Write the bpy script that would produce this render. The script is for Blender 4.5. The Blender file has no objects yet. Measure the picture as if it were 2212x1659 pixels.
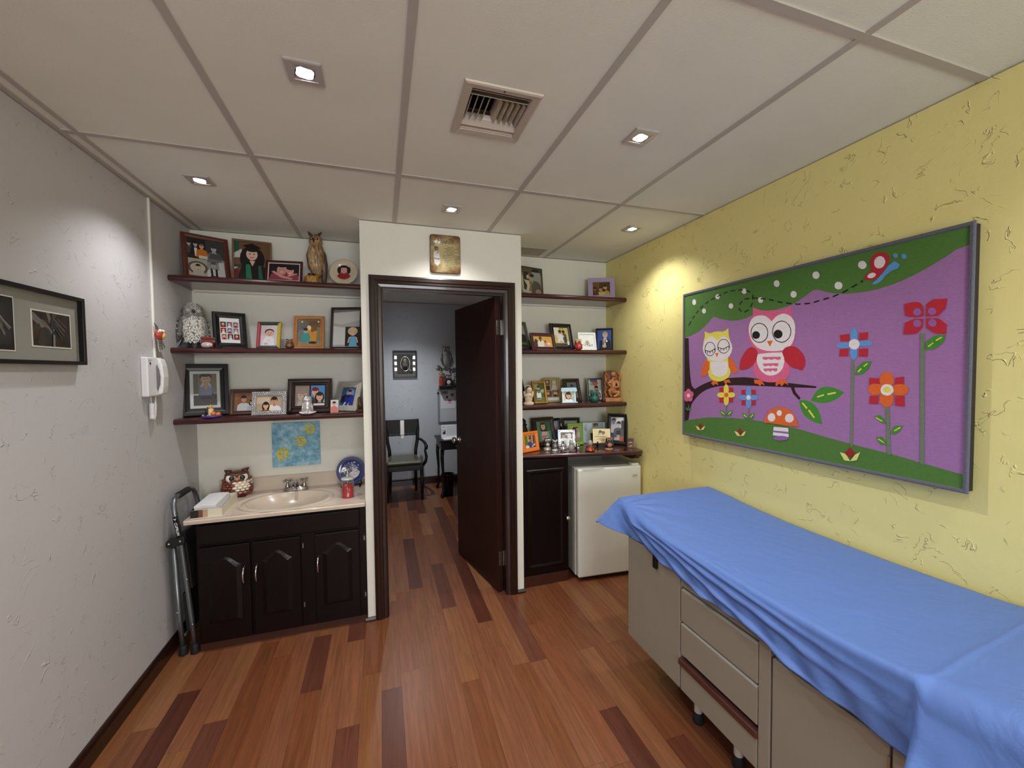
import bpy, math, random
from mathutils import Vector, Matrix
R = math.radians
random.seed(11)
SC = bpy.context.scene
C = SC.collection

# ---------------------------------------------------------------- colours / materials
def lin(c):
    f = lambda v: (v/255)/12.92 if v/255 <= .04045 else (((v/255)+.055)/1.055)**2.4
    return (f(c[0]), f(c[1]), f(c[2]), 1.0)

MATS = {}
def mat(name, rgb, rough=.5, metal=0.0, coat=0.0, bump=None, var=None, emit=0, trans=0.0, attr=False, spec=.5, ior=None):
    if name in MATS: return MATS[name]
    m = bpy.data.materials.new(name); m.use_nodes = True
    nt = m.node_tree; N = nt.nodes; L = nt.links
    b = N['Principled BSDF']
    b.inputs['Base Color'].default_value = lin(rgb)
    b.inputs['Roughness'].default_value = rough
    b.inputs['Metallic'].default_value = metal
    b.inputs['Coat Weight'].default_value = coat
    b.inputs['Coat Roughness'].default_value = .08
    b.inputs['Specular IOR Level'].default_value = spec
    b.inputs['Transmission Weight'].default_value = trans
    if ior: b.inputs['IOR'].default_value = ior
    if emit:
        b.inputs['Emission Color'].default_value = lin(rgb)
        b.inputs['Emission Strength'].default_value = emit
    tc = N.new('ShaderNodeTexCoord')
    src = None
    if attr:
        at = N.new('ShaderNodeAttribute'); at.attribute_name = 'Col'
        src = at.outputs['Color']
    if var:                                   # (scale, amount, (sx,sy,sz))
        mp = N.new('ShaderNodeMapping'); mp.inputs['Scale'].default_value = var[2]
        L.new(tc.outputs['Object'], mp.inputs['Vector'])
        nz = N.new('ShaderNodeTexNoise'); nz.inputs['Scale'].default_value = var[0]; nz.inputs['Detail'].default_value = 5
        L.new(mp.outputs['Vector'], nz.inputs['Vector'])
        mr = N.new('ShaderNodeMapRange'); mr.inputs['From Min'].default_value = .3; mr.inputs['From Max'].default_value = .7
        mr.inputs['To Min'].default_value = 1-var[1]; mr.inputs['To Max'].default_value = 1+var[1]
        L.new(nz.outputs['Fac'], mr.inputs['Value'])
        mx = N.new('ShaderNodeMix'); mx.data_type = 'RGBA'; mx.blend_type = 'MULTIPLY'; mx.inputs['Factor'].default_value = 1
        if src: L.new(src, mx.inputs['A'])
        else: mx.inputs['A'].default_value = lin(rgb)
        L.new(mr.outputs['Result'], mx.inputs['B'])
        src = mx.outputs['Result']
    if src: L.new(src, b.inputs['Base Color'])
    if bump:                                  # (scale, strength, distance)
        nz = N.new('ShaderNodeTexNoise'); nz.inputs['Scale'].default_value = bump[0]; nz.inputs['Detail'].default_value = 4
        L.new(tc.outputs['Object'], nz.inputs['Vector'])
        bp = N.new('ShaderNodeBump'); bp.inputs['Strength'].default_value = bump[1]; bp.inputs['Distance'].default_value = bump[2]
        L.new(nz.outputs['Fac'], bp.inputs['Height']); L.new(bp.outputs['Normal'], b.inputs['Normal'])
    MATS[name] = m
    return m

def stucco(name, rgb, strength=.55):
    """hand-trowelled plaster: sparse raised trowel ridges over a soft undulation"""
    m = bpy.data.materials.new(name); m.use_nodes = True
    N = m.node_tree.nodes; L = m.node_tree.links; b = N['Principled BSDF']
    b.inputs['Base Color'].default_value = lin(rgb); b.inputs['Roughness'].default_value = .55
    tc = N.new('ShaderNodeTexCoord')
    n1 = N.new('ShaderNodeTexNoise'); n1.inputs['Scale'].default_value = 8.5; n1.inputs['Detail'].default_value = 3; n1.inputs['Distortion'].default_value = 1.3
    L.new(tc.outputs['Object'], n1.inputs['Vector'])
    a = N.new('ShaderNodeMath'); a.operation = 'SUBTRACT'; a.inputs[1].default_value = .5
    L.new(n1.outputs['Fac'], a.inputs[0])
    ab = N.new('ShaderNodeMath'); ab.operation = 'ABSOLUTE'; L.new(a.outputs[0], ab.inputs[0])
    rg = N.new('ShaderNodeMapRange'); rg.inputs['From Min'].default_value = 0; rg.inputs['From Max'].default_value = .012
    rg.inputs['To Min'].default_value = 1; rg.inputs['To Max'].default_value = 0
    L.new(ab.outputs[0], rg.inputs['Value'])
    n2 = N.new('ShaderNodeTexNoise'); n2.inputs['Scale'].default_value = 13; n2.inputs['Detail'].default_value = 2
    mp = N.new('ShaderNodeMapping'); mp.inputs['Location'].default_value = (3.1, 1.7, 9.2)
    L.new(tc.outputs['Object'], mp.inputs['Vector']); L.new(mp.outputs['Vector'], n2.inputs['Vector'])
    r2 = N.new('ShaderNodeMapRange'); r2.inputs['From Min'].default_value = .53; r2.inputs['From Max'].default_value = .62
    L.new(n2.outputs['Fac'], r2.inputs['Value'])
    mu = N.new('ShaderNodeMath'); mu.operation = 'MULTIPLY'
    L.new(rg.outputs['Result'], mu.inputs[0]); L.new(r2.outputs['Result'], mu.inputs[1])
    n3 = N.new('ShaderNodeTexNoise'); n3.inputs['Scale'].default_value = 14; n3.inputs['Detail'].default_value = 5; n3.inputs['Roughness'].default_value = .6
    L.new(tc.outputs['Object'], n3.inputs['Vector'])
    m3 = N.new('ShaderNodeMath'); m3.operation = 'MULTIPLY_ADD'; m3.inputs[1].default_value = .38
    L.new(n3.outputs['Fac'], m3.inputs[0]); L.new(mu.outputs[0], m3.inputs[2])
    bp = N.new('ShaderNodeBump'); bp.inputs['Strength'].default_value = strength; bp.inputs['Distance'].default_value = .006
    L.new(m3.outputs[0], bp.inputs['Height']); L.new(bp.outputs['Normal'], b.inputs['Normal'])
    return m

def floor_mat():
    m = bpy.data.materials.new('hardwood_planks'); m.use_nodes = True
    N = m.node_tree.nodes; L = m.node_tree.links; b = N['Principled BSDF']
    b.inputs['Roughness'].default_value = .33; b.inputs['Specular IOR Level'].default_value = .4
    at = N.new('ShaderNodeAttribute'); at.attribute_name = 'Col'
    tc = N.new('ShaderNodeTexCoord')
    ad = N.new('ShaderNodeVectorMath'); ad.operation = 'ADD'
    sc = N.new('ShaderNodeVectorMath'); sc.operation = 'SCALE'; sc.inputs['Scale'].default_value = 37
    L.new(at.outputs['Vector'], sc.inputs[0]); L.new(tc.outputs['Object'], ad.inputs[0]); L.new(sc.outputs[0], ad.inputs[1])
    mp = N.new('ShaderNodeMapping'); mp.inputs['Scale'].default_value = (38, 2.2, 1)
    L.new(ad.outputs[0], mp.inputs['Vector'])
    nz = N.new('ShaderNodeTexNoise'); nz.inputs['Scale'].default_value = 1.6; nz.inputs['Detail'].default_value = 7; nz.inputs['Roughness'].default_value = .62; nz.inputs['Distortion'].default_value = .6
    L.new(mp.outputs['Vector'], nz.inputs['Vector'])
    mr = N.new('ShaderNodeMapRange'); mr.inputs['From Min'].default_value = .3; mr.inputs['From Max'].default_value = .7; mr.inputs['To Min'].default_value = .74; mr.inputs['To Max'].default_value = 1.22
    L.new(nz.outputs['Fac'], mr.inputs['Value'])
    mx = N.new('ShaderNodeMix'); mx.data_type = 'RGBA'; mx.blend_type = 'MULTIPLY'; mx.inputs['Factor'].default_value = 1
    L.new(at.outputs['Color'], mx.inputs['A']); L.new(mr.outputs['Result'], mx.inputs['B'])
    L.new(mx.outputs['Result'], b.inputs['Base Color'])
    bp = N.new('ShaderNodeBump'); bp.inputs['Strength'].default_value = .08; bp.inputs['Distance'].default_value = .002
    L.new(nz.outputs['Fac'], bp.inputs['Height']); L.new(bp.outputs['Normal'], b.inputs['Normal'])
    return m

def glass_mat(name='picture_glass', k=.95, k0=.045):
    """clear pane: mirror reflection by fresnel, otherwise straight through"""
    m = bpy.data.materials.new(name); m.use_nodes = True
    N = m.node_tree.nodes; L = m.node_tree.links; N.remove(N['Principled BSDF'])
    lw = N.new('ShaderNodeLayerWeight'); pw = N.new('ShaderNodeMath'); pw.operation = 'POWER'; pw.inputs[1].default_value = 5; L.new(lw.outputs['Facing'], pw.inputs[0])
    fr = N.new('ShaderNodeMath'); fr.operation = 'MULTIPLY_ADD'; fr.inputs[1].default_value = k; fr.inputs[2].default_value = k0; L.new(pw.outputs[0], fr.inputs[0])
    tr = N.new('ShaderNodeBsdfTransparent'); gl = N.new('ShaderNodeBsdfGlossy'); gl.inputs['Roughness'].default_value = .02
    mx = N.new('ShaderNodeMixShader')
    L.new(fr.outputs[0], mx.inputs[0]); L.new(tr.outputs[0], mx.inputs[1]); L.new(gl.outputs[0], mx.inputs[2])
    L.new(mx.outputs[0], N['Material Output'].inputs['Surface'])
    return m

M_white = stucco('white_plaster', (198, 196, 200))
M_cream = stucco('cream_plaster', (232, 230, 220), .25)
M_yellow = stucco('yellow_plaster', (238, 226, 150), .75)
M_grey = stucco('grey_plaster', (196, 203, 212))
M_floor = floor_mat()
M_glass = glass_mat()
M_glass_ar = glass_mat('low_glare_glass', .22, .02)
M_ceil = mat('ceiling_tile', (234, 235, 226), .9, bump=(260, .25, .003), var=(3, .03, (1, 1, 1)))
M_tee = mat('ceiling_tee', (186, 180, 174), .5)
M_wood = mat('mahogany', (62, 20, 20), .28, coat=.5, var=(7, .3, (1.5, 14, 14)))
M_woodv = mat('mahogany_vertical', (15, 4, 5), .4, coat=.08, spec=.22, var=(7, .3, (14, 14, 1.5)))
M_door = mat('dark_veneer', (44, 18, 12), .5, coat=.03, spec=.25, var=(6, .35, (12, 12, 1.2)))
M_casing = mat('dark_casing', (38, 19, 15), .28, coat=.35, var=(7, .2, (12, 12, 1.4)))
M_black = mat('black_lacquer', (14, 12, 13), .38, coat=.05, spec=.35)
M_rubber = mat('black_rubber', (20, 20, 21), .7)
M_chrome = mat('chrome', (225, 225, 228), .12, 1.0)
M_steel = mat('brushed_steel', (190, 190, 192), .3, 1.0)
M_gun = mat('grey_metal_tube', (128, 134, 140), .35, .85)
M_silver = mat('silver_ornament', (206, 206, 208), .22, .95, bump=(60, .5, .004))
M_gold = mat('gold_moulding', (196, 152, 82), .28, .75)
M_brass = mat('antique_brass', (166, 150, 98), .35, .7)
M_plastic = mat('white_plastic', (232, 232, 236), .35)
M_enamel = mat('white_enamel', (228, 228, 220), .25, coat=.3)
M_ltgrey = mat('grey_laminate', (146, 140, 127), .45, bump=(300, .05, .001))
M_print = mat('photo_print', (255, 255, 255), .22, attr=True, coat=.35)
M_matte = mat('woven_print', (255, 255, 255), .9, attr=True, bump=(420, .6, .002), var=(90, .1, (1, 1, 6)))
M_paint = mat('painted_ceramic', (255, 255, 255), .3, attr=True, coat=.35)
M_flat = mat('painted_matte', (255, 255, 255), .65, attr=True)

# ---------------------------------------------------------------- mesh builder
class MB:
    def __init__(s): s.v = []; s.f = []; s.c = []; s.hascol = False
    def add(s, vs, fs, col=None, M=None):
        o = len(s.v)
        for v in vs:
            v = Vector(v)
            s.v.append(M @ v if M else v)
        s.f += [tuple(i+o for i in f) for f in fs]
        cc = lin(col) if col else (1, 1, 1, 1)
        if col: s.hascol = True
        s.c += [cc]*len(vs)
        return s
    def box(s, x0, y0, z0, x1, y1, z1, col=None, M=None):
        x0, x1 = min(x0, x1), max(x0, x1); y0, y1 = min(y0, y1), max(y0, y1); z0, z1 = min(z0, z1), max(z0, z1)
        v = [(x0,y0,z0),(x1,y0,z0),(x1,y1,z0),(x0,y1,z0),(x0,y0,z1),(x1,y0,z1),(x1,y1,z1),(x0,y1,z1)]
        return s.add(v, [(0,3,2,1),(4,5,6,7),(0,1,5,4),(1,2,6,5),(2,3,7,6),(3,0,4,7)], col, M)
    def tube(s, pts, r, n=10, col=None, closed=False, M=None):
        pts = [Vector(p) for p in pts]; k = len(pts)
        rs = r if isinstance(r, (list, tuple)) else [r]*k
        vs = []; prev = None
        for i, p in enumerate(pts):
            a = pts[(i-1) % k] if (closed or i > 0) else p
            b = pts[(i+1) % k] if (closed or i < k-1) else p
            t = (b-a)
            t = t.normalized() if t.length > 1e-9 else Vector((0, 0, 1))
            if prev is None:
                u = t.cross(Vector((0, 0, 1)))
                if u.length < .2: u = t.cross(Vector((0, 1, 0)))
            else:
                u = prev - t*prev.dot(t)
            u.normalize(); prev = u; w = t.cross(u)
            for j in range(n):
                an = 2*math.pi*j/n
                vs.append(p + (u*math.cos(an) + w*math.sin(an))*rs[i])
        fs = []
        for i in range(k if closed else k-1):
            for j in range(n):
                i2 = (i+1) % k
                fs.append((i*n+j, i*n+(j+1) % n, i2*n+(j+1) % n, i2*n+j))
        if not closed:
            fs.append(tuple(range(n-1, -1, -1))); fs.append(tuple((k-1)*n+j for j in range(n)))
        return s.add(vs, fs, col, M)
    def cyl(s, p0, p1, r, n=16, col=None, r1=None, M=None):
        return s.tube([p0, p1], [r, r if r1 is None else r1], n, col, False, M)
    def lathe(s, prof, c=(0,0,0), n=24, sx=1, sy=1, col=None, M=None, cols=None):
        vs = []; fs = []; k = len(prof)
        for i, (r, z) in enumerate(prof):
            for j in range(n):
                a = 2*math.pi*j/n
                vs.append((c[0]+r*sx*math.cos(a), c[1]+r*sy*math.sin(a), c[2]+z))
        for i in range(k-1):
            for j in range(n):
                fs.append((i*n+j, i*n+(j+1) % n, (i+1)*n+(j+1) % n, (i+1)*n+j))
        if prof[0][0] > 1e-6: fs.append(tuple(range(n-1, -1, -1)))
        if prof[-1][0] > 1e-6: fs.append(tuple((k-1)*n+j for j in range(n)))
        o = len(s.v); s.add(vs, fs, col, M)
        if cols:
            s.hascol = True
            for i in range(k):
                for j in range(n): s.c[o+i*n+j] = lin(cols[i])
        return s
    def ball(s, c, r, n=16, m=10, col=None, M=None):
        if not isinstance(r, (list, tuple)): r = (r, r, r)
        vs = [(c[0], c[1], c[2]-r[2])]; fs = []
        for i in range(1, m):
            ph = -math.pi/2 + math.pi*i/m
            for j in range(n):
                a = 2*math.pi*j/n
                vs.append((c[0]+r[0]*math.cos(ph)*math.cos(a), c[1]+r[1]*math.cos(ph)*math.sin(a), c[2]+r[2]*math.sin(ph)))
        vs.append((c[0], c[1], c[2]+r[2])); t = len(vs)-1
        for j in range(n):
            fs.append((0, 1+(j+1) % n, 1+j)); fs.append((t, 1+(m-2)*n+j, 1+(m-2)*n+(j+1) % n))
            for i in range(m-2):
                fs.append((1+i*n+j, 1+i*n+(j+1) % n, 1+(i+1)*n+(j+1) % n, 1+(i+1)*n+j))
        return s.add(vs, fs, col, M)
    def prism(s, poly, y0, y1, col=None, M=None):
        """polygon in x,z extruded from y0 to y1"""
        n = len(poly)
        vs = [(p[0], y0, p[1]) for p in poly] + [(p[0], y1, p[1]) for p in poly]
        fs = [tuple(range(n)), tuple(range(2*n-1, n-1, -1))] + [(i, n+i, n+(i+1) % n, (i+1) % n) for i in range(n)]
        return s.add(vs, fs, col, M)
    def prismx(s, poly, x0, x1, col=None, M=None):
        n = len(poly)
        vs = [(x0, p[0], p[1]) for p in poly] + [(x1, p[0], p[1]) for p in poly]
        fs = [tuple(range(n-1, -1, -1)), tuple(range(n, 2*n))] + [(i, (i+1) % n, n+(i+1) % n, n+i) for i in range(n)]
        return s.add(vs, fs, col, M)
    def prismz(s, poly, z0, z1, col=None, M=None):
        n = len(poly)
        vs = [(p[0], p[1], z0) for p in poly] + [(p[0], p[1], z1) for p in poly]
        fs = [tuple(range(n-1, -1, -1)), tuple(range(n, 2*n))] + [(i, (i+1) % n, n+(i+1) % n, n+i) for i in range(n)]
        return s.add(vs, fs, col, M)
    def ring(s, w, h, prof, col=None, M=None, x0=0, z0=0, close=True):
        """mitred rectangular moulding; prof = [(inset, y)]; rectangle centred on x0, bottom at z0"""
        vs = []; fs = []; k = len(prof)
        for i, y in prof:
            vs += [(x0-w/2+i, y, z0+i), (x0+w/2-i, y, z0+i), (x0+w/2-i, y, z0+h-i), (x0-w/2+i, y, z0+h-i)]
        for a in range(k if close else k-1):
            b = (a+1) % k
            for j in range(4):
                fs.append((a*4+j, a*4+(j+1) % 4, b*4+(j+1) % 4, b*4+j))
        return s.add(vs, fs, col, M)
    def build(s, name, material, parent=None, smooth=False, bevel=0, seg=2, auto=None):
        me = bpy.data.meshes.new(name)
        me.from_pydata([tuple(v) for v in s.v], [], s.f); me.validate(); me.update()
        if s.hascol:
            ca = me.color_attributes.new('Col', 'FLOAT_COLOR', 'POINT')
            for i, c in enumerate(s.c): ca.data[i].color = c
        me.materials.append(material)
        if smooth: me.polygons.foreach_set('use_smooth', [True]*len(me.polygons))
        o = bpy.data.objects.new(name, me); C.objects.link(o)
        if parent: o.parent = parent
        if bevel:
            bm = o.modifiers.new('Bevel', 'BEVEL'); bm.width = bevel; bm.segments = seg; bm.limit_method = 'ANGLE'; bm.angle_limit = R(40)
        return o

def thing(name, label, cat, loc=(0,0,0), rz=0, group=None, kind=None):
    o = bpy.data.objects.new(name, None); C.objects.link(o)
    o.location = loc; o.rotation_euler = (0, 0, R(rz)); o.empty_display_size = .05
    return tag(o, label, cat, group, kind)
def tag(o, label, cat, group=None, kind=None):
    o['label'] = label; o['category'] = cat
    if group: o['group'] = group
    if kind: o['kind'] = kind
    return o
def struct(o, label, cat):
    return tag(o, label, cat, None, 'structure')
def rot(lean=0, dz=0, dy=0):
    return Matrix.Translation((0, dy, dz)) @ Matrix.Rotation(-R(lean), 4, 'X')

# ---------------------------------------------------------------- flat prints (photographs, drawings)
def clip(poly):
    for ax, lo, sg in ((0, 0, 1), (0, 1, -1), (1, 0, 1), (1, 1, -1)):
        out = []
        for i in range(len(poly)):
            a, b = poly[i-1], poly[i]
            ina = sg*(a[ax]-lo) >= 0; inb = sg*(b[ax]-lo) >= 0
            if ina != inb:
                t = (lo-a[ax])/(b[ax]-a[ax]); out.append((a[0]+(b[0]-a[0])*t, a[1]+(b[1]-a[1])*t))
            if inb: out.append(b)
        poly = out
        if not poly: return poly
    return poly
class Pic:
    """painter over the unit square; asp = width/height so circles stay round"""
    def __init__(s, asp=1.0, bg=(128,128,128)): s.a = asp; s.sh = [(bg, [(0,0),(1,0),(1,1),(0,1)])]
    def p(s, col, *pts):
        q = clip(list(pts))
        if len(q) > 2: s.sh.append((col, q))
        return s
    def r(s, col, x0, y0, x1, y1): return s.p(col, (x0,y0), (x1,y0), (x1,y1), (x0,y1))
    def e(s, col, x, y, rx, ry=None, n=18, a0=0, a1=360):
        """radii in units of the picture height"""
        ry = rx if ry is None else ry
        return s.p(col, *[(x+rx/s.a*math.cos(R(a0+(a1-a0)*i/n)), y+ry*math.sin(R(a0+(a1-a0)*i/n))) for i in range(n)])
    def st(s, col, w, *pts):
        """round ended stroke of width w (units of picture height)"""
        for (x0, y0), (x1, y1) in zip(pts, pts[1:]):
            dx, dy = (x1-x0)*s.a, y1-y0; l = math.hypot(dx, dy) or 1; nx, ny = -dy/l*w/2/s.a, dx/l*w/2
            s.p(col, (x0+nx, y0+ny), (x1+nx, y1+ny), (x1-nx, y1-ny), (x0-nx, y0-ny)); s.e(col, x0, y0, w/2, n=12); s.e(col, x1, y1, w/2, n=12)
        return s
    def who(s, x, y, k, skin, hair, shirt, long=0, cap=None, beard=False, arms=False):
        a = s.a; X = lambda d: x+d*k/a
        if long: s.e(hair, x, y-.35*k*long, 1.08*k, (1.1+.55*long)*k)
        s.p(shirt, (X(-2.0), y-5*k), (X(2.0), y-5*k), (X(1.75), y-2.1*k), (X(1.2), y-1.55*k), (X(.45), y-1.25*k), (X(-.45), y-1.25*k), (X(-1.2), y-1.55*k), (X(-1.75), y-2.1*k))
        dk = tuple(int(c*.82) for c in skin)
        s.p(dk, (X(-.36), y-1.5*k), (X(.36), y-1.5*k), (X(.36), y-.6*k), (X(-.36), y-.6*k))
        s.e(hair, x, y+.22*k, .88*k, .98*k)
        s.e(skin, x, y-.1*k, .74*k, .92*k)
        if not cap: s.e(hair, x, y+.62*k, .74*k, .42*k)
        for d in (-.3, .3): s.e((40,26,22), X(d), y+.02*k, .1*k, .07*k, 8); s.e(hair, X(d), y+.2*k, .17*k, .05*k, 8)
        s.e(dk, x, y-.2*k, .1*k, .12*k, 8); s.e((176,88,80), x, y-.5*k, .25*k, .08*k, 10)
        if beard: s.e(hair, x, y-.82*k, .42*k, .2*k)
        if cap:
            s.e(cap, x, y+.55*k, .82*k, .5*k); s.p(cap, (X(-1.5), y+.85*k), (x, y+.5*k), (X(1.5), y+.85*k), (x, y+1.3*k))
        if arms:
            s.p(skin, (X(-1.5), y-3.6*k), (X(-1.1), y-3.8*k), (X(-.1), y-1.2*k), (X(-.4), y-1.0*k)); s.p(skin, (X(1.5), y-3.6*k), (X(1.1), y-3.8*k), (X(.1), y-1.2*k), (X(.4), y-1.0*k))
        return s
    def mesh(s, x0, z0, w, h, y, M=None, step=.00003, mb=None):
        mb = mb or MB()
        for i, (c, q) in enumerate(s.sh):
            mb.add([(x0+u*w, y-step*i, z0+v*h) for u, v in q], [tuple(range(len(q)))], c, M)
        return mb

def text_mesh(txt, size, col, M, shear=0, align='LEFT', mb=None, bold=0):
    cu = bpy.data.curves.new('t', 'FONT'); cu.body = txt; cu.size = size; cu.shear = shear; cu.align_x = align; cu.resolution_u = 2; cu.offset = bold
    ob = bpy.data.objects.new('t', cu); C.objects.link(ob)
    dg = bpy.context.evaluated_depsgraph_get(); me = bpy.data.meshes.new_from_object(ob.evaluated_get(dg))
    mb = mb or MB()
    Mx = M @ Matrix.Rotation(R(90), 4, 'X')
    mb.add([v.co.copy() for v in me.vertices], [tuple(p.vertices) for p in me.polygons], col, Mx)
    bpy.data.objects.remove(ob); bpy.data.curves.remove(cu); bpy.data.meshes.remove(me)
    return mb

# ---------------------------------------------------------------- room constants (metres; camera stands at x=0,y=0)
XL, XR, YP, YB, H = -1.164, 1.894, 2.690, 3.173, 2.517
YR, YF = -2.60, 5.75                         # rear wall of this room, far wall of the next room
EXPOSURE = -0.2

# ================================================================ SETTING
def floor():
    w = .0957; x0 = -.03
    dark = {0: [(1.02, 2.065)], 8: [(2.015, 2.9)], 10: [(.75, 1.62)], 12: [(.5, 1.40)], -10: [(1.35, 2.365)], -8: [(1.15, 2.12)],
            -2: [(1.0, 1.90), (2.51, 3.1)], -4: [(2.175, 2.62)], 4: [(2.665, 3.31)], 2: [(2.98, 3.9)], 6: [(2.44, 3.45)], 14: [(1.0, 1.7), (2.75, 3.3)], -12: [(.4, 1.1)]}
    mid = [(126, 79, 50), (121, 74, 47), (130, 83, 53), (118, 71, 46), (132, 85, 53), (123, 76, 50), (120, 72, 47), (135, 89, 56), (125, 75, 49)]
    dk = [(92, 50, 36), (87, 47, 34), (97, 54, 38)]
    mb = MB(); mb.box(XL-.1, YR-.1, -.08, XR+.1, YF+.1, -.0015, (40, 20, 12))
    rnd = random.Random(4)
    k0 = int(math.floor((XL-.1-x0)/w)); k1 = int(math.ceil((XR+.1-x0)/w))
    for k in range(k0, k1):
        a, b = x0+k*w, x0+(k+1)*w
        dd = sorted(dark.get(k, []))
        cuts = []
        y = YR-.1
        segs = []
        def fill(y0, y1):
            y = y0
            while y < y1-.001:
                l = rnd.choice((.62, .8, .95, 1.1, 1.25))
                e = min(y1, y+l)
                if y1-e < .25: e = y1
                c = rnd.choice(mid)
                if (not dd and y < 1.2 and rnd.random() < .05) or (y > 3.4 and rnd.random() < .3): c = rnd.choice(dk)
                segs.append((y, e, c)); y = e
        for (d0, d1) in dd:
            fill(y, d0); segs.append((d0, d1, rnd.choice(dk))); y = d1
        fill(y, YF+.1)
        for (s, e, c) in segs:
            j = rnd.randint(-7, 7); c = tuple(max(0, v+j) for v in c); g = .0004
            mb.add([(a+g, s+g, 0), (b-g, s+g, 0), (b-g, e-g, 0), (a+g, e-g, 0)], [(0, 1, 2, 3)], c)
    struct(mb.build('floor', M_floor), 'reddish brown hardwood plank floor running through the doorway', 'floor')
floor()

GAP = .006
def wall(name, m, boxes, label):
    mb = MB()
    for b in boxes: mb.box(*b)
    return struct(mb.build(name, m), label, 'wall')
wall('wall_left', M_white, [(XL-.1, YR, 0, XL, YB+.1, H-GAP)], 'white textured plaster wall on the left with the intercom')
wall('wall_right', M_yellow, [(XR, YR, 0, XR+.1, YB+.1, H-GAP)], 'yellow textured plaster wall behind the owl tapestry')
WX0, WX1, WZ0, WZ1 = -.45, 1.25, 1.0, 2.25
wall('wall_rear', M_cream, [(XL-.1, YR-.1, 0, WX0, YR, H), (WX1, YR-.1, 0, XR+.1, YR, H), (WX0, YR-.1, 0, WX1, YR, WZ0), (WX0, YR-.1, WZ1, WX1, YR, H)], 'pale wall with an assumed window at the rear of the room')
def window():
    root = thing('assumed_window_1', 'assumed white framed window in the unseen rear wall, added for daylight', 'window', ((WX0+WX1)/2, YR, WZ0), 0, kind='structure')  # assumed window, out of view, added for frontal light from behind the camera
    w, h = WX1-WX0, WZ1-WZ0
    MB().ring(w, h, [(0, .0), (0, -.1), (.045, -.1), (.045, 0)]).build('window_frame', M_plastic, root)
    MB().box(-.02, -.07, .045, .02, -.03, h-.045).build('mullion', M_plastic, root)
    MB().add([(-w/2+.045, -.05, .045), (w/2-.045, -.05, .045), (w/2-.045, -.05, h-.045), (-w/2+.045, -.05, h-.045)], [(0, 1, 2, 3)]).build('pane', M_glass, root)
    ld = bpy.data.lights.new('daylight', 'AREA'); ld.shape = 'RECTANGLE'; ld.size = w; ld.size_y = h; ld.energy = ASSUMED_DAY; ld.color = (.93, .97, 1.0)  # added area lamp standing in for daylight through the assumed window
    lo = bpy.data.objects.new('daylight', ld); C.objects.link(lo); lo.location = ((WX0+WX1)/2, YR-.14, (WZ0+WZ1)/2); lo.rotation_euler = (R(90), 0, 0)
ASSUMED_DAY = 105
window()
wall('wall_back_left', M_cream, [(XL, YB, 0, -.112, YB+.1, H-GAP)], 'white back wall of the shelf niche above the sink')
wall('wall_back_right', M_cream, [(.938, YB, 0, XR, YB+.1, H-GAP)], 'white back wall of the shelf niche above the fridge')
wall('wall_partition', M_cream, [(-.112, YP, 0, -.004, YP+.1, H-GAP), (.824, YP, 0, .938, YP+.1, H-GAP), (-.004, YP, 2.122, .824, YP+.1, H-GAP),
     (-.112, YP+.1, 0, -.03, YB+.1, H-GAP), (.85, YP+.1, 0, .938, YB+.1, H-GAP)], 'white projecting wall around the open doorway')
wall('wall_far', M_grey, [(XL-.1, YF, 0, XR+.1, YF+.1, H-GAP)], 'grey plaster wall at the back of the next room')
wall('wall_far_left', M_grey, [(XL-.1, YB+.1, 0, XL, YF, H-GAP)], 'grey side wall of the next room on its left')
wall('wall_far_right', M_grey, [(XR, YB+.1, 0, XR+.1, YF, H-GAP)], 'grey side wall of the next room on its right')

def ceiling():
    root = thing('ceiling', 'suspended ceiling of large beige tiles in a grey metal grid', 'ceiling', kind='structure')
    p = MB(); vx0, vx1, vy0, vy1 = .41-.106, .41+.106, 1.457-.117, 1.457+.117
    p.box(XL-.1, YR-.1, H, vx0, YF+.1, H+.08); p.box(vx1, YR-.1, H, XR+.1, YF+.1, H+.08); p.box(vx0, YR-.1, H, vx1, vy0, H+.08); p.box(vx0, vy1, H, vx1, YF+.1, H+.08)
    p.build('ceiling_panel', M_ceil, root)
    g = MB(); t = .012; z = H-.004
    xs = [-.513+.61*i for i in range(4)]
    ys = [2.034-1.215*i for i in range(4)]
    for x in xs: g.box(x-t, YR, z, x+t, YB, H+.001)
    for y in ys: g.box(XL, y-t, z-.0003, XR, y+t, H+.001)
    g.box(XL, YR, z-.0006, XL+.022, YB, H+.001); g.box(XL+.055, YR, z, XL+.075, YB, H+.001)
    g.build('grid', M_tee, root)
ceiling()

# baseboards
def bb(name, x0, y0, x1, y1, h, label):
    mb = MB()
    if abs(x1-x0) < abs(y1-y0):
        s = 1 if x1 > x0 else -1
        mb.prism([(x0, 0), (x1, 0), (x1, h*.72), (x0+s*abs(x1-x0)*.5, h*.86), (x0+s*abs(x1-x0)*.4, h), (x0, h)], y0, y1)
    else:
        mb.prismx([(y0, 0), (y1, 0), (y1, h*.72), (y0+(y1-y0)*.5, h*.86), (y0+(y1-y0)*.4, h), (y0, h)], x0, x1)
    return struct(mb.build(name, M_casing), label, 'baseboard')
bb('baseboard_left', XL, YR, XL+.016, YB, .088, 'dark brown baseboard along the white left wall')
bb('baseboard_right', XR, YR, XR-.014, 2.6, .088, 'dark brown baseboard along the yellow wall')
bb('baseboard_far', XL, YF, XR, YF-.016, .1, 'dark baseboard along the wall of the next room')
for i, (a, b) in enumerate(((-.125, -.066), (.886, .945))):
    o = MB().prismx([(YP-.02, 0), (YP, 0), (YP, .022), (YP-.008, .022), (YP-.02, .012)], a, b).build('baseboard_partition_%s' % ('left', 'right')[i], M_casing)
    struct(o, 'short dark shoe strip at the foot of the %s side of the doorway' % ('left', 'right')[i], 'baseboard')

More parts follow.
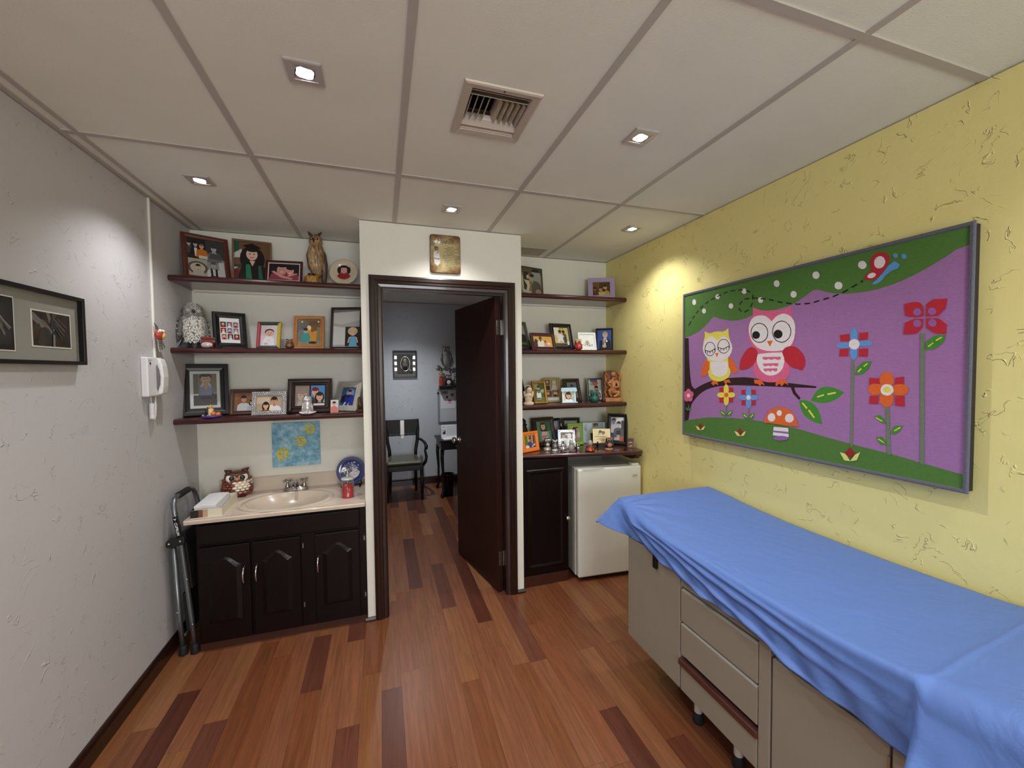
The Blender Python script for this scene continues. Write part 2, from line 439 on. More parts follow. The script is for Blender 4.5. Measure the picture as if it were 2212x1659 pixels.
# door casing, jamb and open door
def doorway():
    root = thing('trim_1', 'stepped dark brown wooden casing framing the doorway', 'door frame', (0, 0, 0), 0, kind='structure')
    xl, xr, zt = -.065, .888, 2.181
    prof = [(0, YP), (0, YP-.012), (.008, YP-.014), (.016, YP-.02), (.03, YP-.022), (.036, YP-.016), (.05, YP-.018), (.054, YP-.01), (.07, YP-.008), (.08, YP-.004), (.08, YP+.01)]
    mb = MB(); vs = []; fs = []
    for i, y in prof: vs += [(xl+i, y, 0), (xl+i, y, zt-i), (xr-i, y, zt-i), (xr-i, y, 0)]
    for a in range(len(prof)-1):
        for j in range(3): fs.append((a*4+j, a*4+4+j, a*4+5+j, a*4+1+j))
    mb.add(vs, fs).build('casing', M_casing, root)
    j = MB()
    j.box(-.004, YP-.002, 0, .014, YP+.1, 2.104); j.box(.806, YP-.002, 0, .824, YP+.1, 2.104); j.box(-.004, YP-.002, 2.104, .824, YP+.1, 2.122)
    j.box(.014, YP+.012, 0, .018, YP+.04, 2.1); j.box(.014, YP+.012, 2.09, .806, YP+.04, 2.104)
    j.build('jamb', M_casing, root, bevel=.001)
doorway()
def door():
    root = thing('door_1', 'dark brown flush door standing open into the next room', 'door', (.797, 2.738, .010), 0, kind='structure')
    root.rotation_euler = (0, 0, R(12.3))
    # local: leaf runs along +Y from the hinge, thickness toward -X
    MB().box(-.040, 0, 0, 0, .73, 2.082).build('leaf', M_door, root, bevel=.0015)
    for z in (.235, 1.868):
        h = MB(); h.box(-.032, -.002, z-.05, -.008, 0.0002, z+.05); h.cyl((.004, -.004, z-.052), (.004, -.004, z+.052), .005, 10)
        hp = h.build('hinge', M_chrome if z > 1.5 else M_steel, root)
        s = MB()
        for k, dz in enumerate((-.034, 0, .034)): s.cyl((-.02-(.004 if k == 1 else 0), -.0021, z+dz), (-.02-(.004 if k == 1 else 0), -.0032, z+dz), .004, 8)
        s.build('screw', M_rubber, hp)
    k = MB(); k.lathe([(.026, 0), (.026, .004), (.012, .008), (.010, .03), (.02, .036), (.027, .05), (.024, .062), (.0, .066)], n=20,
                      M=Matrix.Translation((-.040, .665, .99)) @ Matrix.Rotation(R(-90), 4, 'Y'))
    k.build('knob', M_chrome, root, smooth=True)
door()

# ================================================================ CEILING FITTINGS
def downlight(x, y, label, power, tilt=0, visible=True):
    root = thing('ceiling_downlight', label, 'ceiling light', (x, y, H), 0, 'square recessed ceiling downlights')
    f = MB(); f.ring(.104, .104, [(0, 0), (0, -.005), (.004, -.007), (.018, -.007), (.018, 0)], M=Matrix.Translation((0, -.052, 0)) @ Matrix(((1,0,0,0),(0,0,1,0),(0,1,0,0),(0,0,0,1))))
    f.build('frame', M_steel_w, root)
    b = MB()
    n = 28; r = .0285; zz = -.0055
    vs = [(.0335*sx, .0335*sy, zz) for sx, sy in ((-1,-1),(1,-1),(1,1),(-1,1))] + [(r*math.cos(2*math.pi*i/n+R(225)), r*math.sin(2*math.pi*i/n+R(225)), zz) for i in range(n)]
    fs = []
    for q in range(4):
        for i in range(n//4):
            fs.append((q, 4+(q*n//4+i+1) % n, 4+(q*n//4+i) % n))
        fs.append((q, (q+1) % 4, 4+((q+1)*n//4) % n))
    b.add(vs, fs)
    b.build('gimbal', M_steel_w, root)
    MB().box(-.0352, -.03, -.006, -.0337, .03, -.002).build('slot', M_rubber, root); MB().box(.0337, -.03, -.006, .0352, .03, -.002).build('slot', M_rubber, root)
    l = MB(); l.lathe([(0, -.0062), (.018, -.006), (.0285, -.005), (.0285, -.001)], n=28); l.build('lens', M_lens, root, smooth=True)
    ld = bpy.data.lights.new('bulb', 'SPOT'); ld.energy = power; ld.spot_size = R(SPOT_A); ld.spot_blend = SPOT_B; ld.shadow_soft_size = .022; ld.color = LIGHT_COL
    lo = bpy.data.objects.new('bulb', ld); C.objects.link(lo); lo.parent = root; lo.location = (0, 0, -.03)
    return root
M_steel_w = mat('pale_metal_trim', (196, 190, 190), .35, .35)
M_lens = mat('lit_lens', (255, 250, 244), .4, emit=14)
SPOT_A, SPOT_B, LIGHT_COL = 128, .95, (1.0, .985, .97)
PW = 48
downlight(-.818, 2.361, 'lit square downlight nearest the left wall, in the tile over the left shelves', PW*.62)
downlight(-.208, 1.43, 'large lit downlight in the ceiling tile left of the air vent', PW)
downlight(.405, 2.372, 'lit square downlight just in front of the plaque above the doorway', PW*.62)
downlight(1.012, 1.43, 'lit downlight in the ceiling tile right of the air vent', PW)
downlight(1.61, 2.362, 'lit square downlight nearest the yellow wall, over the right shelves', PW*.72)
for x in (-.818, .402, 1.622): downlight(x, .21, 'assumed lit downlight overhead in the unseen near part of the room', PW*.55)  # assumed row out of view, added to light the near end
for x in (-.208, 1.012): downlight(x, -.95, 'assumed lit downlight in the unseen rear part of the room, behind the viewer', PW*.8)  # assumed pair behind the viewer, added to light the rear part
downlight(.25, 4.85, 'assumed downlight in the unseen ceiling of the next room', 80)  # unseen lamp added to brighten the next room

def vent():
    root = thing('air_vent', 'square metal air vent with curved fins in the ceiling tile', 'air vent', (.41, 1.457, H), 0)
    T = Matrix.Translation((0, -.147, 0)) @ Matrix(((1,0,0,0),(0,0,1,0),(0,1,0,0),(0,0,0,1)))
    m = mat('vent_metal', (196, 184, 172), .45, .1)
    MB().ring(.272, .294, [(0, -.0003), (.002, -.006), (.008, -.009), (.03, -.006), (.032, .0), (.034, .07), (.033, .07), (.031, -.0003)], M=T).build('frame', m, root, bevel=.001)
    MB().box(-.12, -.13, .0805, .12, .13, .09).build('duct', mat('duct_dark', (14, 12, 11), .9), root)
    dirt = mat('vent_fin', (186, 176, 160), .6, var=(30, .25, (1, 1, 1)))
    for i in range(9):
        x = -.085+.0212*i; s = -1 if i < 4 else 1; f = MB(); L = .062
        pts = [(x, .045), (x+s*.002, .03), (x+s*.007, .014), (x+s*.015, .002)]
        vs = []; fs = []
        for px, pz in pts: vs += [(px, -L, pz), (px, L, pz)]
        fs = [(2*k, 2*k+1, 2*k+3, 2*k+2) for k in range(3)]
        o = f.add(vs, fs).build('fin', dirt, root); sm = o.modifiers.new('Solidify', 'SOLIDIFY'); sm.thickness = .001
    for s, y in ((1, -.072), (1, -.095), (-1, .078), (-1, .1)):
        f = MB(); pts = [(y+s*.012, .03), (y+s*.006, .014), (y-s*.004, .004), (y-s*.012, -.004)]
        vs = []
        for py, pz in pts: vs += [(-.104, py, pz), (.104, py, pz)]
        o = f.add(vs, [(2*k, 2*k+1, 2*k+3, 2*k+2) for k in range(3)]).build('louver', m, root); sm = o.modifiers.new('Solidify', 'SOLIDIFY'); sm.thickness = .0012
    MB().cyl((0, -.132, -.0085), (0, -.132, -.0075), .004, 10).build('screw', M_rubber, root)
vent()
def vent2():
    root = thing('return_grille', 'flat return air grille in the ceiling above the right shelves', 'air vent', (1.125, 3.04, H), 0)
    T = Matrix.Translation((0, -.095, 0)) @ Matrix(((1,0,0,0),(0,0,1,0),(0,1,0,0),(0,0,0,1)))
    m = mat('grille_metal', (176, 166, 148), .5)
    MB().ring(.25, .19, [(0, 0), (0, -.004), (.022, -.004), (.022, 0)], M=T).build('frame', m, root)
    for i in range(8):
        MB().box(-.102, -.066+.0185*i, -.003, .102, -.056+.0185*i, -.001).build('slat', m, root)
vent2()
TAP=[((164,116,170),[(0,0),(1,0),(1,1),(0,1)]),
((80,124,52),[(0,1),(1,1),(1,0.961),(1,0.941),(1,0.928),(0.971,0.918),(0.96,0.906),(0.939,0.888),(0.914,0.868),(0.886,0.85),(0.865,0.838),(0.851,0.832),(0.836,0.826),(0.82,0.822),(0.804,0.818),(0.788,0.816),(0.771,0.815),(0.754,0.815),(0.737,0.817),(0.72,0.819),(0.704,0.823),(0.69,0.828),(0.677,0.834),(0.665,0.84),(0.654,0.847),(0.644,0.854),(0.635,0.861),(0.626,0.866),(0.619,0.867),(0.61,0.863),(0.595,0.851),(0.572,0.831),(0.559,0.821),(0.547,0.814),(0.535,0.809),(0.522,0.805),(0.509,0.802),(0.496,0.8),(0.482,0.798),(0.461,0.796),(0.437,0.796),(0.42,0.796),(0.409,0.795),(0.398,0.793),(0.386,0.789),(0.375,0.784),(0.363,0.779),(0.35,0.775),(0.336,0.771),(0.322,0.768),(0.307,0.767),(0.292,0.768),(0.277,0.77),(0.261,0.775),(0.246,0.781),(0.231,0.787),(0.213,0.796),(0.181,0.815),(0.148,0.776),(0.129,0.756),(0.114,0.743),(0.098,0.731),(0.082,0.722),(0.066,0.714),(0.05,0.707),(0.031,0.701),(0,0.694)]),
((80,124,52),[(0,0.089),(0.082,0.119),(0.129,0.133),(0.165,0.142),(0.21,0.149),(0.287,0.159),(0.38,0.163),(0.446,0.161),(0.515,0.155),(0.579,0.145),(0.665,0.125),(0.766,0.106),(0.853,0.092),(0.929,0.074),(1,0.059),(1,0),(0,0)]),
((44,16,16),[(0,0.694),(0.029,0.69),(0.034,0.527),(0.039,0.442),(0.044,0.396),(0.047,0.372),(0.051,0.354),(0.058,0.341),(0.07,0.328),(0.101,0.35),(0.118,0.361),(0.132,0.369),(0.146,0.377),(0.162,0.384),(0.178,0.39),(0.196,0.396),(0.216,0.401),(0.247,0.407),(0.287,0.413),(0.325,0.416),(0.347,0.417),(0.359,0.416),(0.369,0.415),(0.381,0.413),(0.401,0.409),(0.426,0.402),(0.445,0.399),(0.476,0.394),(0.545,0.388),(0.629,0.377),(0.629,0.368),(0.545,0.366),(0.451,0.367),(0.368,0.367),(0.307,0.366),(0.263,0.362),(0.229,0.357),(0.207,0.353),(0.187,0.347),(0.168,0.34),(0.151,0.332),(0.134,0.322),(0.119,0.31),(0.104,0.296),(0.091,0.28),(0.079,0.265),(0.069,0.25),(0.06,0.236),(0.053,0.223),(0.048,0.207),(0.043,0.188),(0.038,0.16),(0.032,0.104),(0,0.085)]),
((44,16,16),[(0.539,0.365),(0.552,0.368),(0.558,0.341),(0.576,0.311),(0.57,0.301),(0.549,0.331)]),
((66,140,46),[(0.61,0.301),(0.621,0.332),(0.627,0.346),(0.632,0.356),(0.638,0.364),(0.643,0.369),(0.649,0.373),(0.656,0.376),(0.664,0.377),(0.672,0.376),(0.68,0.374),(0.688,0.371),(0.698,0.366),(0.717,0.353),(0.704,0.331),(0.696,0.32),(0.688,0.312),(0.679,0.305),(0.668,0.298),(0.658,0.294),(0.647,0.292),(0.634,0.294)]),
((66,140,46),[(0.571,0.301),(0.588,0.303),(0.597,0.302),(0.605,0.299),(0.612,0.294),(0.619,0.287),(0.626,0.28),(0.631,0.271),(0.636,0.262),(0.639,0.251),(0.642,0.241),(0.645,0.229),(0.647,0.214),(0.651,0.186),(0.633,0.19),(0.624,0.193),(0.616,0.197),(0.609,0.202),(0.601,0.209),(0.595,0.216),(0.589,0.225),(0.584,0.235),(0.58,0.245),(0.577,0.256),(0.575,0.266),(0.573,0.279)]),
((232,222,84),[(0.633,0.319),(0.655,0.332),(0.654,0.339),(0.632,0.326)]),
((232,222,84),[(0.666,0.335),(0.692,0.346),(0.691,0.353),(0.665,0.343)]),
((232,222,84),[(0.58,0.285),(0.596,0.257),(0.601,0.263),(0.584,0.29)]),
((232,222,84),[(0.602,0.249),(0.622,0.213),(0.626,0.218),(0.607,0.255)]),
((235,228,228),[(0.076,0.936),(0.075,0.93),(0.074,0.925),(0.071,0.921),(0.068,0.919),(0.064,0.919),(0.06,0.92),(0.057,0.924),(0.054,0.929),(0.052,0.935),(0.052,0.942),(0.052,0.948),(0.054,0.953),(0.057,0.957),(0.06,0.959),(0.064,0.959),(0.068,0.957),(0.071,0.953),(0.074,0.948),(0.075,0.942)]),
((235,228,228),[(0.136,0.862),(0.136,0.856),(0.134,0.852),(0.132,0.849),(0.128,0.847),(0.125,0.847),(0.121,0.848),(0.118,0.851),(0.116,0.856),(0.114,0.861),(0.113,0.866),(0.114,0.872),(0.116,0.876),(0.118,0.879),(0.121,0.881),(0.125,0.881),(0.128,0.88),(0.131,0.877),(0.134,0.872),(0.136,0.867)]),
((235,228,228),[(0.214,0.937),(0.213,0.933),(0.212,0.928),(0.209,0.925),(0.206,0.924),(0.202,0.924),(0.199,0.926),(0.196,0.929),(0.193,0.933),(0.191,0.938),(0.191,0.943),(0.191,0.948),(0.193,0.953),(0.196,0.956),(0.199,0.957),(0.202,0.957),(0.206,0.955),(0.209,0.952),(0.211,0.948),(0.213,0.943)]),
((235,228,228),[(0.285,0.862),(0.285,0.856),(0.283,0.852),(0.281,0.849),(0.277,0.847),(0.274,0.847),(0.27,0.849),(0.267,0.852),(0.265,0.856),(0.263,0.861),(0.262,0.867),(0.263,0.872),(0.265,0.876),(0.267,0.88),(0.27,0.881),(0.274,0.881),(0.277,0.88),(0.28,0.876),(0.283,0.872),(0.285,0.867)]),
((235,228,228),[(0.35,0.935),(0.349,0.93),(0.347,0.926),(0.345,0.923),(0.342,0.922),(0.338,0.922),(0.335,0.924),(0.332,0.927),(0.329,0.931),(0.327,0.936),(0.327,0.942),(0.327,0.947),(0.329,0.951),(0.331,0.954),(0.335,0.955),(0.338,0.955),(0.342,0.953),(0.345,0.95),(0.347,0.946),(0.349,0.941)]),
((235,228,228),[(0.424,0.864),(0.424,0.859),(0.422,0.854),(0.42,0.851),(0.417,0.85),(0.413,0.85),(0.41,0.851),(0.407,0.854),(0.404,0.859),(0.403,0.864),(0.402,0.869),(0.403,0.874),(0.404,0.878),(0.407,0.882),(0.41,0.883),(0.413,0.883),(0.417,0.881),(0.42,0.878),(0.422,0.874),(0.424,0.869)]),
((235,228,228),[(0.491,0.937),(0.491,0.932),(0.489,0.927),(0.486,0.923),(0.483,0.922),(0.48,0.922),(0.476,0.924),(0.473,0.928),(0.47,0.933),(0.468,0.938),(0.468,0.944),(0.468,0.95),(0.47,0.955),(0.473,0.958),(0.476,0.96),(0.479,0.96),(0.483,0.957),(0.486,0.954),(0.489,0.949),(0.49,0.943)]),
((235,228,228),[(0.556,0.861),(0.556,0.855),(0.554,0.851),(0.552,0.847),(0.549,0.846),(0.545,0.846),(0.542,0.848),(0.538,0.851),(0.536,0.856),(0.534,0.861),(0.534,0.867),(0.534,0.872),(0.536,0.877),(0.538,0.88),(0.541,0.882),(0.545,0.882),(0.548,0.88),(0.551,0.877),(0.554,0.872),(0.556,0.866)]),
((235,228,228),[(0.634,0.935),(0.633,0.93),(0.632,0.925),(0.629,0.922),(0.626,0.92),(0.622,0.92),(0.619,0.923),(0.615,0.926),(0.613,0.931),(0.611,0.937),(0.61,0.943),(0.611,0.949),(0.612,0.954),(0.615,0.957),(0.618,0.958),(0.622,0.958),(0.626,0.956),(0.629,0.952),(0.631,0.947),(0.633,0.941)]),
((235,228,228),[(0.705,0.862),(0.705,0.856),(0.703,0.852),(0.701,0.848),(0.697,0.847),(0.694,0.847),(0.69,0.849),(0.687,0.852),(0.684,0.857),(0.682,0.863),(0.682,0.869),(0.682,0.875),(0.684,0.88),(0.686,0.883),(0.69,0.885),(0.693,0.884),(0.697,0.882),(0.7,0.879),(0.703,0.874),(0.705,0.868)]),
((235,228,228),[(0.772,0.935),(0.771,0.929),(0.77,0.925),(0.767,0.922),(0.764,0.92),(0.76,0.921),(0.757,0.923),(0.754,0.927),(0.751,0.932),(0.749,0.938),(0.749,0.944),(0.749,0.949),(0.751,0.954),(0.753,0.957),(0.756,0.958),(0.76,0.958),(0.764,0.955),(0.767,0.951),(0.769,0.946),(0.771,0.941)]),
((20,14,16),[(0.032,0.778),(0.048,0.807),(0.043,0.811),(0.026,0.782)]),
((20,14,16),[(0.056,0.821),(0.065,0.836),(0.06,0.84),(0.051,0.825)]),
((20,14,16),[(0.065,0.835),(0.069,0.841),(0.064,0.846),(0.06,0.84)]),
((20,14,16),[(0.079,0.854),(0.094,0.873),(0.089,0.878),(0.074,0.859)]),
((20,14,16),[(0.104,0.884),(0.122,0.898),(0.119,0.904),(0.1,0.89)]),
((20,14,16),[(0.135,0.907),(0.153,0.92),(0.149,0.926),(0.131,0.913)]),
((20,14,16),[(0.167,0.926),(0.188,0.933),(0.185,0.94),(0.164,0.932)]),
((20,14,16),[(0.202,0.939),(0.206,0.94),(0.203,0.947),(0.199,0.945)]),
((20,14,16),[(0.205,0.94),(0.223,0.945),(0.221,0.951),(0.203,0.947)]),
((20,14,16),[(0.237,0.949),(0.258,0.955),(0.256,0.961),(0.235,0.955)]),
((20,14,16),[(0.272,0.955),(0.295,0.952),(0.294,0.958),(0.271,0.962)]),
((20,14,16),[(0.31,0.95),(0.324,0.948),(0.323,0.954),(0.309,0.956)]),
((20,14,16),[(0.323,0.948),(0.332,0.943),(0.332,0.95),(0.324,0.954)]),
((20,14,16),[(0.346,0.936),(0.359,0.929),(0.36,0.936),(0.347,0.942)]),
((20,14,16),[(0.358,0.931),(0.364,0.921),(0.368,0.924),(0.362,0.934)]),
((20,14,16),[(0.375,0.904),(0.378,0.9),(0.381,0.904),(0.379,0.908)]),
((20,14,16),[(0.377,0.903),(0.375,0.88),(0.381,0.878),(0.382,0.901)]),
((20,14,16),[(0.374,0.861),(0.374,0.854),(0.379,0.852),(0.379,0.859)]),
((20,14,16),[(0.374,0.855),(0.366,0.839),(0.371,0.834),(0.378,0.85)]),
((20,14,16),[(0.36,0.824),(0.34,0.816),(0.342,0.809),(0.362,0.818)]),
((20,14,16),[(0.329,0.822),(0.317,0.833),(0.315,0.828),(0.327,0.816)]),
((20,14,16),[(0.319,0.83),(0.32,0.84),(0.314,0.842),(0.313,0.832)]),
((20,14,16),[(0.321,0.859),(0.322,0.87),(0.317,0.872),(0.316,0.861)]),
((20,14,16),[(0.322,0.868),(0.332,0.876),(0.328,0.882),(0.318,0.874)]),
((20,14,16),[(0.343,0.886),(0.346,0.888),(0.343,0.894),(0.34,0.892)]),
((20,14,16),[(0.344,0.887),(0.363,0.885),(0.362,0.892),(0.344,0.894)]),
((20,14,16),[(0.378,0.883),(0.388,0.881),(0.387,0.888),(0.377,0.89)]),
((20,14,16),[(0.387,0.882),(0.399,0.877),(0.399,0.884),(0.388,0.888)]),
((20,14,16),[(0.413,0.871),(0.435,0.863),(0.435,0.87),(0.414,0.878)]),
((20,14,16),[(0.449,0.857),(0.469,0.846),(0.47,0.852),(0.45,0.864)]),
((20,14,16),[(0.483,0.838),(0.502,0.827),(0.503,0.833),(0.484,0.844)]),
((20,14,16),[(0.502,0.827),(0.503,0.826),(0.504,0.833),(0.502,0.833)]),
((20,14,16),[(0.517,0.821),(0.538,0.813),(0.538,0.82),(0.518,0.828)]),
((20,14,16),[(0.551,0.808),(0.56,0.805),(0.56,0.811),(0.551,0.815)]),
((20,14,16),[(0.56,0.805),(0.571,0.803),(0.571,0.81),(0.56,0.811)]),
((20,14,16),[(0.585,0.801),(0.602,0.799),(0.602,0.806),(0.584,0.808)]),
((20,14,16),[(0.602,0.799),(0.605,0.799),(0.603,0.806),(0.601,0.806)]),
((20,14,16),[(0.617,0.801),(0.636,0.805),(0.634,0.811),(0.616,0.808)]),
((20,14,16),[(0.648,0.807),(0.666,0.811),(0.665,0.818),(0.647,0.814)]),
((20,14,16),[(0.678,0.814),(0.679,0.814),(0.678,0.821),(0.677,0.821)]),
((20,14,16),[(0.679,0.814),(0.695,0.821),(0.694,0.827),(0.678,0.821)]),
((20,14,16),[(0.707,0.825),(0.71,0.826),(0.708,0.833),(0.705,0.832)]),
((20,14,16),[(0.71,0.826),(0.723,0.835),(0.721,0.841),(0.708,0.833)]),
((20,14,16),[(0.733,0.842),(0.739,0.846),(0.737,0.852),(0.731,0.848)]),
((20,14,16),[(0.739,0.846),(0.748,0.852),(0.746,0.859),(0.737,0.852)]),
((20,14,16),[(0.759,0.859),(0.764,0.863),(0.762,0.87),(0.756,0.866)]),
((232,222,84),[(0.129,0.725),(0.145,0.714),(0.154,0.71),(0.163,0.709),(0.172,0.71),(0.182,0.713),(0.192,0.714),(0.202,0.714),(0.212,0.713),(0.223,0.71),(0.232,0.709),(0.24,0.711),(0.249,0.715),(0.262,0.727),(0.263,0.698),(0.264,0.682),(0.266,0.668),(0.27,0.655),(0.273,0.641),(0.276,0.628),(0.278,0.616),(0.279,0.604),(0.279,0.593),(0.278,0.582),(0.275,0.57),(0.271,0.558),(0.266,0.545),(0.263,0.531),(0.262,0.518),(0.264,0.504),(0.269,0.491),(0.272,0.477),(0.274,0.464),(0.274,0.45),(0.273,0.437),(0.269,0.424),(0.263,0.413),(0.253,0.404),(0.241,0.395),(0.229,0.389),(0.216,0.386),(0.204,0.385),(0.192,0.388),(0.182,0.392),(0.172,0.399),(0.165,0.408),(0.158,0.42),(0.154,0.434),(0.151,0.451),(0.15,0.471),(0.152,0.494),(0.15,0.515),(0.147,0.534),(0.142,0.551),(0.134,0.566),(0.128,0.581),(0.124,0.598),(0.122,0.614),(0.122,0.632),(0.123,0.647),(0.124,0.659),(0.126,0.669),(0.128,0.676),(0.13,0.683),(0.131,0.691),(0.131,0.703)]),
((235,228,228),[(0.283,0.598),(0.279,0.573),(0.269,0.55),(0.252,0.532),(0.23,0.521),(0.205,0.518),(0.179,0.523),(0.156,0.537),(0.136,0.557),(0.124,0.583),(0.119,0.612),(0.123,0.639),(0.136,0.663),(0.155,0.681),(0.178,0.691),(0.204,0.692),(0.229,0.684),(0.251,0.67),(0.268,0.649),(0.279,0.625)]),
((232,222,84),[(0.167,0.699),(0.196,0.706),(0.243,0.694),(0.234,0.685),(0.203,0.655),(0.177,0.684)]),
((20,14,16),[(0.194,0.6),(0.193,0.586),(0.188,0.573),(0.181,0.563),(0.173,0.556),(0.163,0.555),(0.153,0.557),(0.144,0.565),(0.137,0.576),(0.132,0.59),(0.13,0.605),(0.132,0.62),(0.136,0.633),(0.144,0.643),(0.153,0.649),(0.162,0.65),(0.172,0.647),(0.181,0.639),(0.188,0.628),(0.192,0.615)]),
((235,228,228),[(0.19,0.6),(0.189,0.587),(0.185,0.576),(0.179,0.566),(0.172,0.561),(0.163,0.559),(0.154,0.562),(0.146,0.568),(0.14,0.579),(0.136,0.591),(0.134,0.605),(0.136,0.618),(0.14,0.63),(0.146,0.639),(0.154,0.645),(0.162,0.646),(0.171,0.643),(0.179,0.636),(0.185,0.626),(0.189,0.614)]),
((20,14,16),[(0.135,0.594),(0.131,0.58),(0.135,0.579),(0.139,0.592)]),
((20,14,16),[(0.148,0.59),(0.146,0.574),(0.15,0.573),(0.152,0.589)]),
((20,14,16),[(0.161,0.589),(0.161,0.573),(0.165,0.573),(0.165,0.589)]),
((20,14,16),[(0.174,0.592),(0.176,0.576),(0.18,0.577),(0.178,0.592)]),
((20,14,16),[(0.186,0.598),(0.19,0.584),(0.194,0.585),(0.19,0.599)]),
((20,14,16),[(0.134,0.593),(0.162,0.582),(0.163,0.586),(0.135,0.598)]),
((20,14,16),[(0.164,0.582),(0.191,0.601),(0.189,0.605),(0.162,0.586)]),
((20,14,16),[(0.27,0.611),(0.269,0.597),(0.264,0.585),(0.257,0.575),(0.248,0.569),(0.238,0.567),(0.228,0.57),(0.219,0.577),(0.211,0.588),(0.206,0.602),(0.204,0.617),(0.206,0.632),(0.211,0.645),(0.218,0.654),(0.227,0.66),(0.238,0.661),(0.248,0.658),(0.257,0.65),(0.264,0.639),(0.269,0.626)]),
((235,228,228),[(0.267,0.612),(0.266,0.599),(0.262,0.587),(0.255,0.578),(0.247,0.573),(0.238,0.571),(0.229,0.574),(0.221,0.581),(0.214,0.591),(0.21,0.603),(0.208,0.617),(0.21,0.63),(0.214,0.642),(0.22,0.651),(0.229,0.656),(0.238,0.657),(0.247,0.654),(0.255,0.647),(0.261,0.637),(0.265,0.625)]),
((20,14,16),[(0.208,0.606),(0.205,0.593),(0.208,0.592),(0.212,0.605)]),
((20,14,16),[(0.222,0.602),(0.221,0.587),(0.224,0.586),(0.226,0.601)]),
((20,14,16),[(0.236,0.601),(0.236,0.586),(0.24,0.586),(0.24,0.601)]),
((20,14,16),[(0.25,0.604),(0.252,0.589),(0.255,0.589),(0.253,0.604)]),
((20,14,16),[(0.263,0.609),(0.267,0.596),(0.27,0.597),(0.267,0.61)]),
((20,14,16),[(0.208,0.606),(0.238,0.595),(0.239,0.599),(0.209,0.61)]),
((20,14,16),[(0.239,0.595),(0.268,0.612),(0.266,0.616),(0.237,0.599)]),
((226,104,40),[(0.192,0.572),(0.211,0.574),(0.202,0.546)]),
((226,104,40),[(0.133,0.53),(0.161,0.519),(0.159,0.466),(0.139,0.419),(0.111,0.419),(0.115,0.478)]),
((226,104,40),[(0.262,0.546),(0.284,0.529),(0.306,0.481),(0.312,0.449),(0.289,0.438),(0.265,0.481)]),
((235,228,228),[(0.165,0.515),(0.256,0.519),(0.261,0.492),(0.263,0.477),(0.262,0.466),(0.261,0.456),(0.258,0.447),(0.254,0.438),(0.249,0.432),(0.244,0.426),(0.237,0.422),(0.23,0.419),(0.222,0.417),(0.214,0.417),(0.206,0.418),(0.198,0.421),(0.191,0.425),(0.184,0.431),(0.178,0.438),(0.173,0.447),(0.17,0.459),(0.167,0.477)]),
((226,104,40),[(0.169,0.374),(0.184,0.392),(0.205,0.387),(0.211,0.361),(0.194,0.37),(0.184,0.358)]),
((226,104,40),[(0.239,0.391),(0.267,0.403),(0.278,0.379),(0.259,0.383),(0.252,0.363)]),
((222,100,140),[(0.38,0.832),(0.402,0.816),(0.414,0.808),(0.424,0.804),(0.437,0.8),(0.461,0.796),(0.485,0.79),(0.497,0.789),(0.507,0.79),(0.518,0.793),(0.537,0.804),(0.538,0.779),(0.539,0.764),(0.541,0.752),(0.545,0.738),(0.549,0.724),(0.552,0.709),(0.554,0.692),(0.555,0.675),(0.555,0.657),(0.554,0.64),(0.552,0.623),(0.549,0.607),(0.544,0.592),(0.539,0.58),(0.533,0.571),(0.526,0.565),(0.511,0.561),(0.526,0.505),(0.532,0.482),(0.534,0.469),(0.536,0.458),(0.535,0.446),(0.533,0.436),(0.529,0.425),(0.522,0.414),(0.514,0.406),(0.503,0.399),(0.49,0.394),(0.475,0.391),(0.46,0.39),(0.447,0.39),(0.435,0.393),(0.424,0.397),(0.414,0.404),(0.405,0.411),(0.398,0.421),(0.392,0.432),(0.388,0.445),(0.385,0.459),(0.385,0.476),(0.385,0.493),(0.387,0.51),(0.389,0.525),(0.391,0.538),(0.394,0.551),(0.393,0.564),(0.391,0.578),(0.385,0.593),(0.376,0.609),(0.369,0.625),(0.363,0.642),(0.36,0.66),(0.358,0.678),(0.358,0.694),(0.358,0.71),(0.36,0.723),(0.362,0.736),(0.365,0.747),(0.368,0.756),(0.371,0.764),(0.375,0.771),(0.378,0.78),(0.38,0.789),(0.38,0.803)]),
((235,228,228),[(0.362,0.709),(0.363,0.718),(0.364,0.727),(0.365,0.735),(0.367,0.742),(0.369,0.749),(0.372,0.756),(0.375,0.762),(0.379,0.767),(0.384,0.772),(0.389,0.775),(0.396,0.777),(0.404,0.778),(0.411,0.778),(0.418,0.777),(0.424,0.775),(0.431,0.772),(0.437,0.768),(0.443,0.762),(0.45,0.753),(0.462,0.735),(0.472,0.75),(0.478,0.758),(0.484,0.762),(0.492,0.766),(0.5,0.769),(0.508,0.769),(0.516,0.766),(0.524,0.761),(0.531,0.754),(0.537,0.746),(0.542,0.737),(0.546,0.728),(0.549,0.718),(0.551,0.707),(0.553,0.695),(0.553,0.682),(0.553,0.669),(0.553,0.656),(0.551,0.643),(0.55,0.63),(0.547,0.618),(0.544,0.608),(0.54,0.598),(0.536,0.59),(0.531,0.584),(0.526,0.579),(0.519,0.574),(0.512,0.571),(0.504,0.568),(0.494,0.567),(0.483,0.566),(0.471,0.566),(0.456,0.568),(0.444,0.57),(0.432,0.574),(0.421,0.579),(0.412,0.585),(0.403,0.592),(0.396,0.6),(0.389,0.61),(0.383,0.62),(0.378,0.631),(0.373,0.643),(0.37,0.654),(0.367,0.666),(0.365,0.677),(0.363,0.688),(0.363,0.699)]),
((20,14,16),[(0.448,0.672),(0.447,0.655),(0.442,0.639),(0.433,0.627),(0.423,0.62),(0.411,0.619),(0.399,0.623),(0.388,0.632),(0.379,0.646),(0.373,0.664),(0.371,0.682),(0.372,0.701),(0.378,0.716),(0.387,0.728),(0.398,0.735),(0.41,0.735),(0.422,0.73),(0.433,0.72),(0.441,0.706),(0.446,0.69)]),
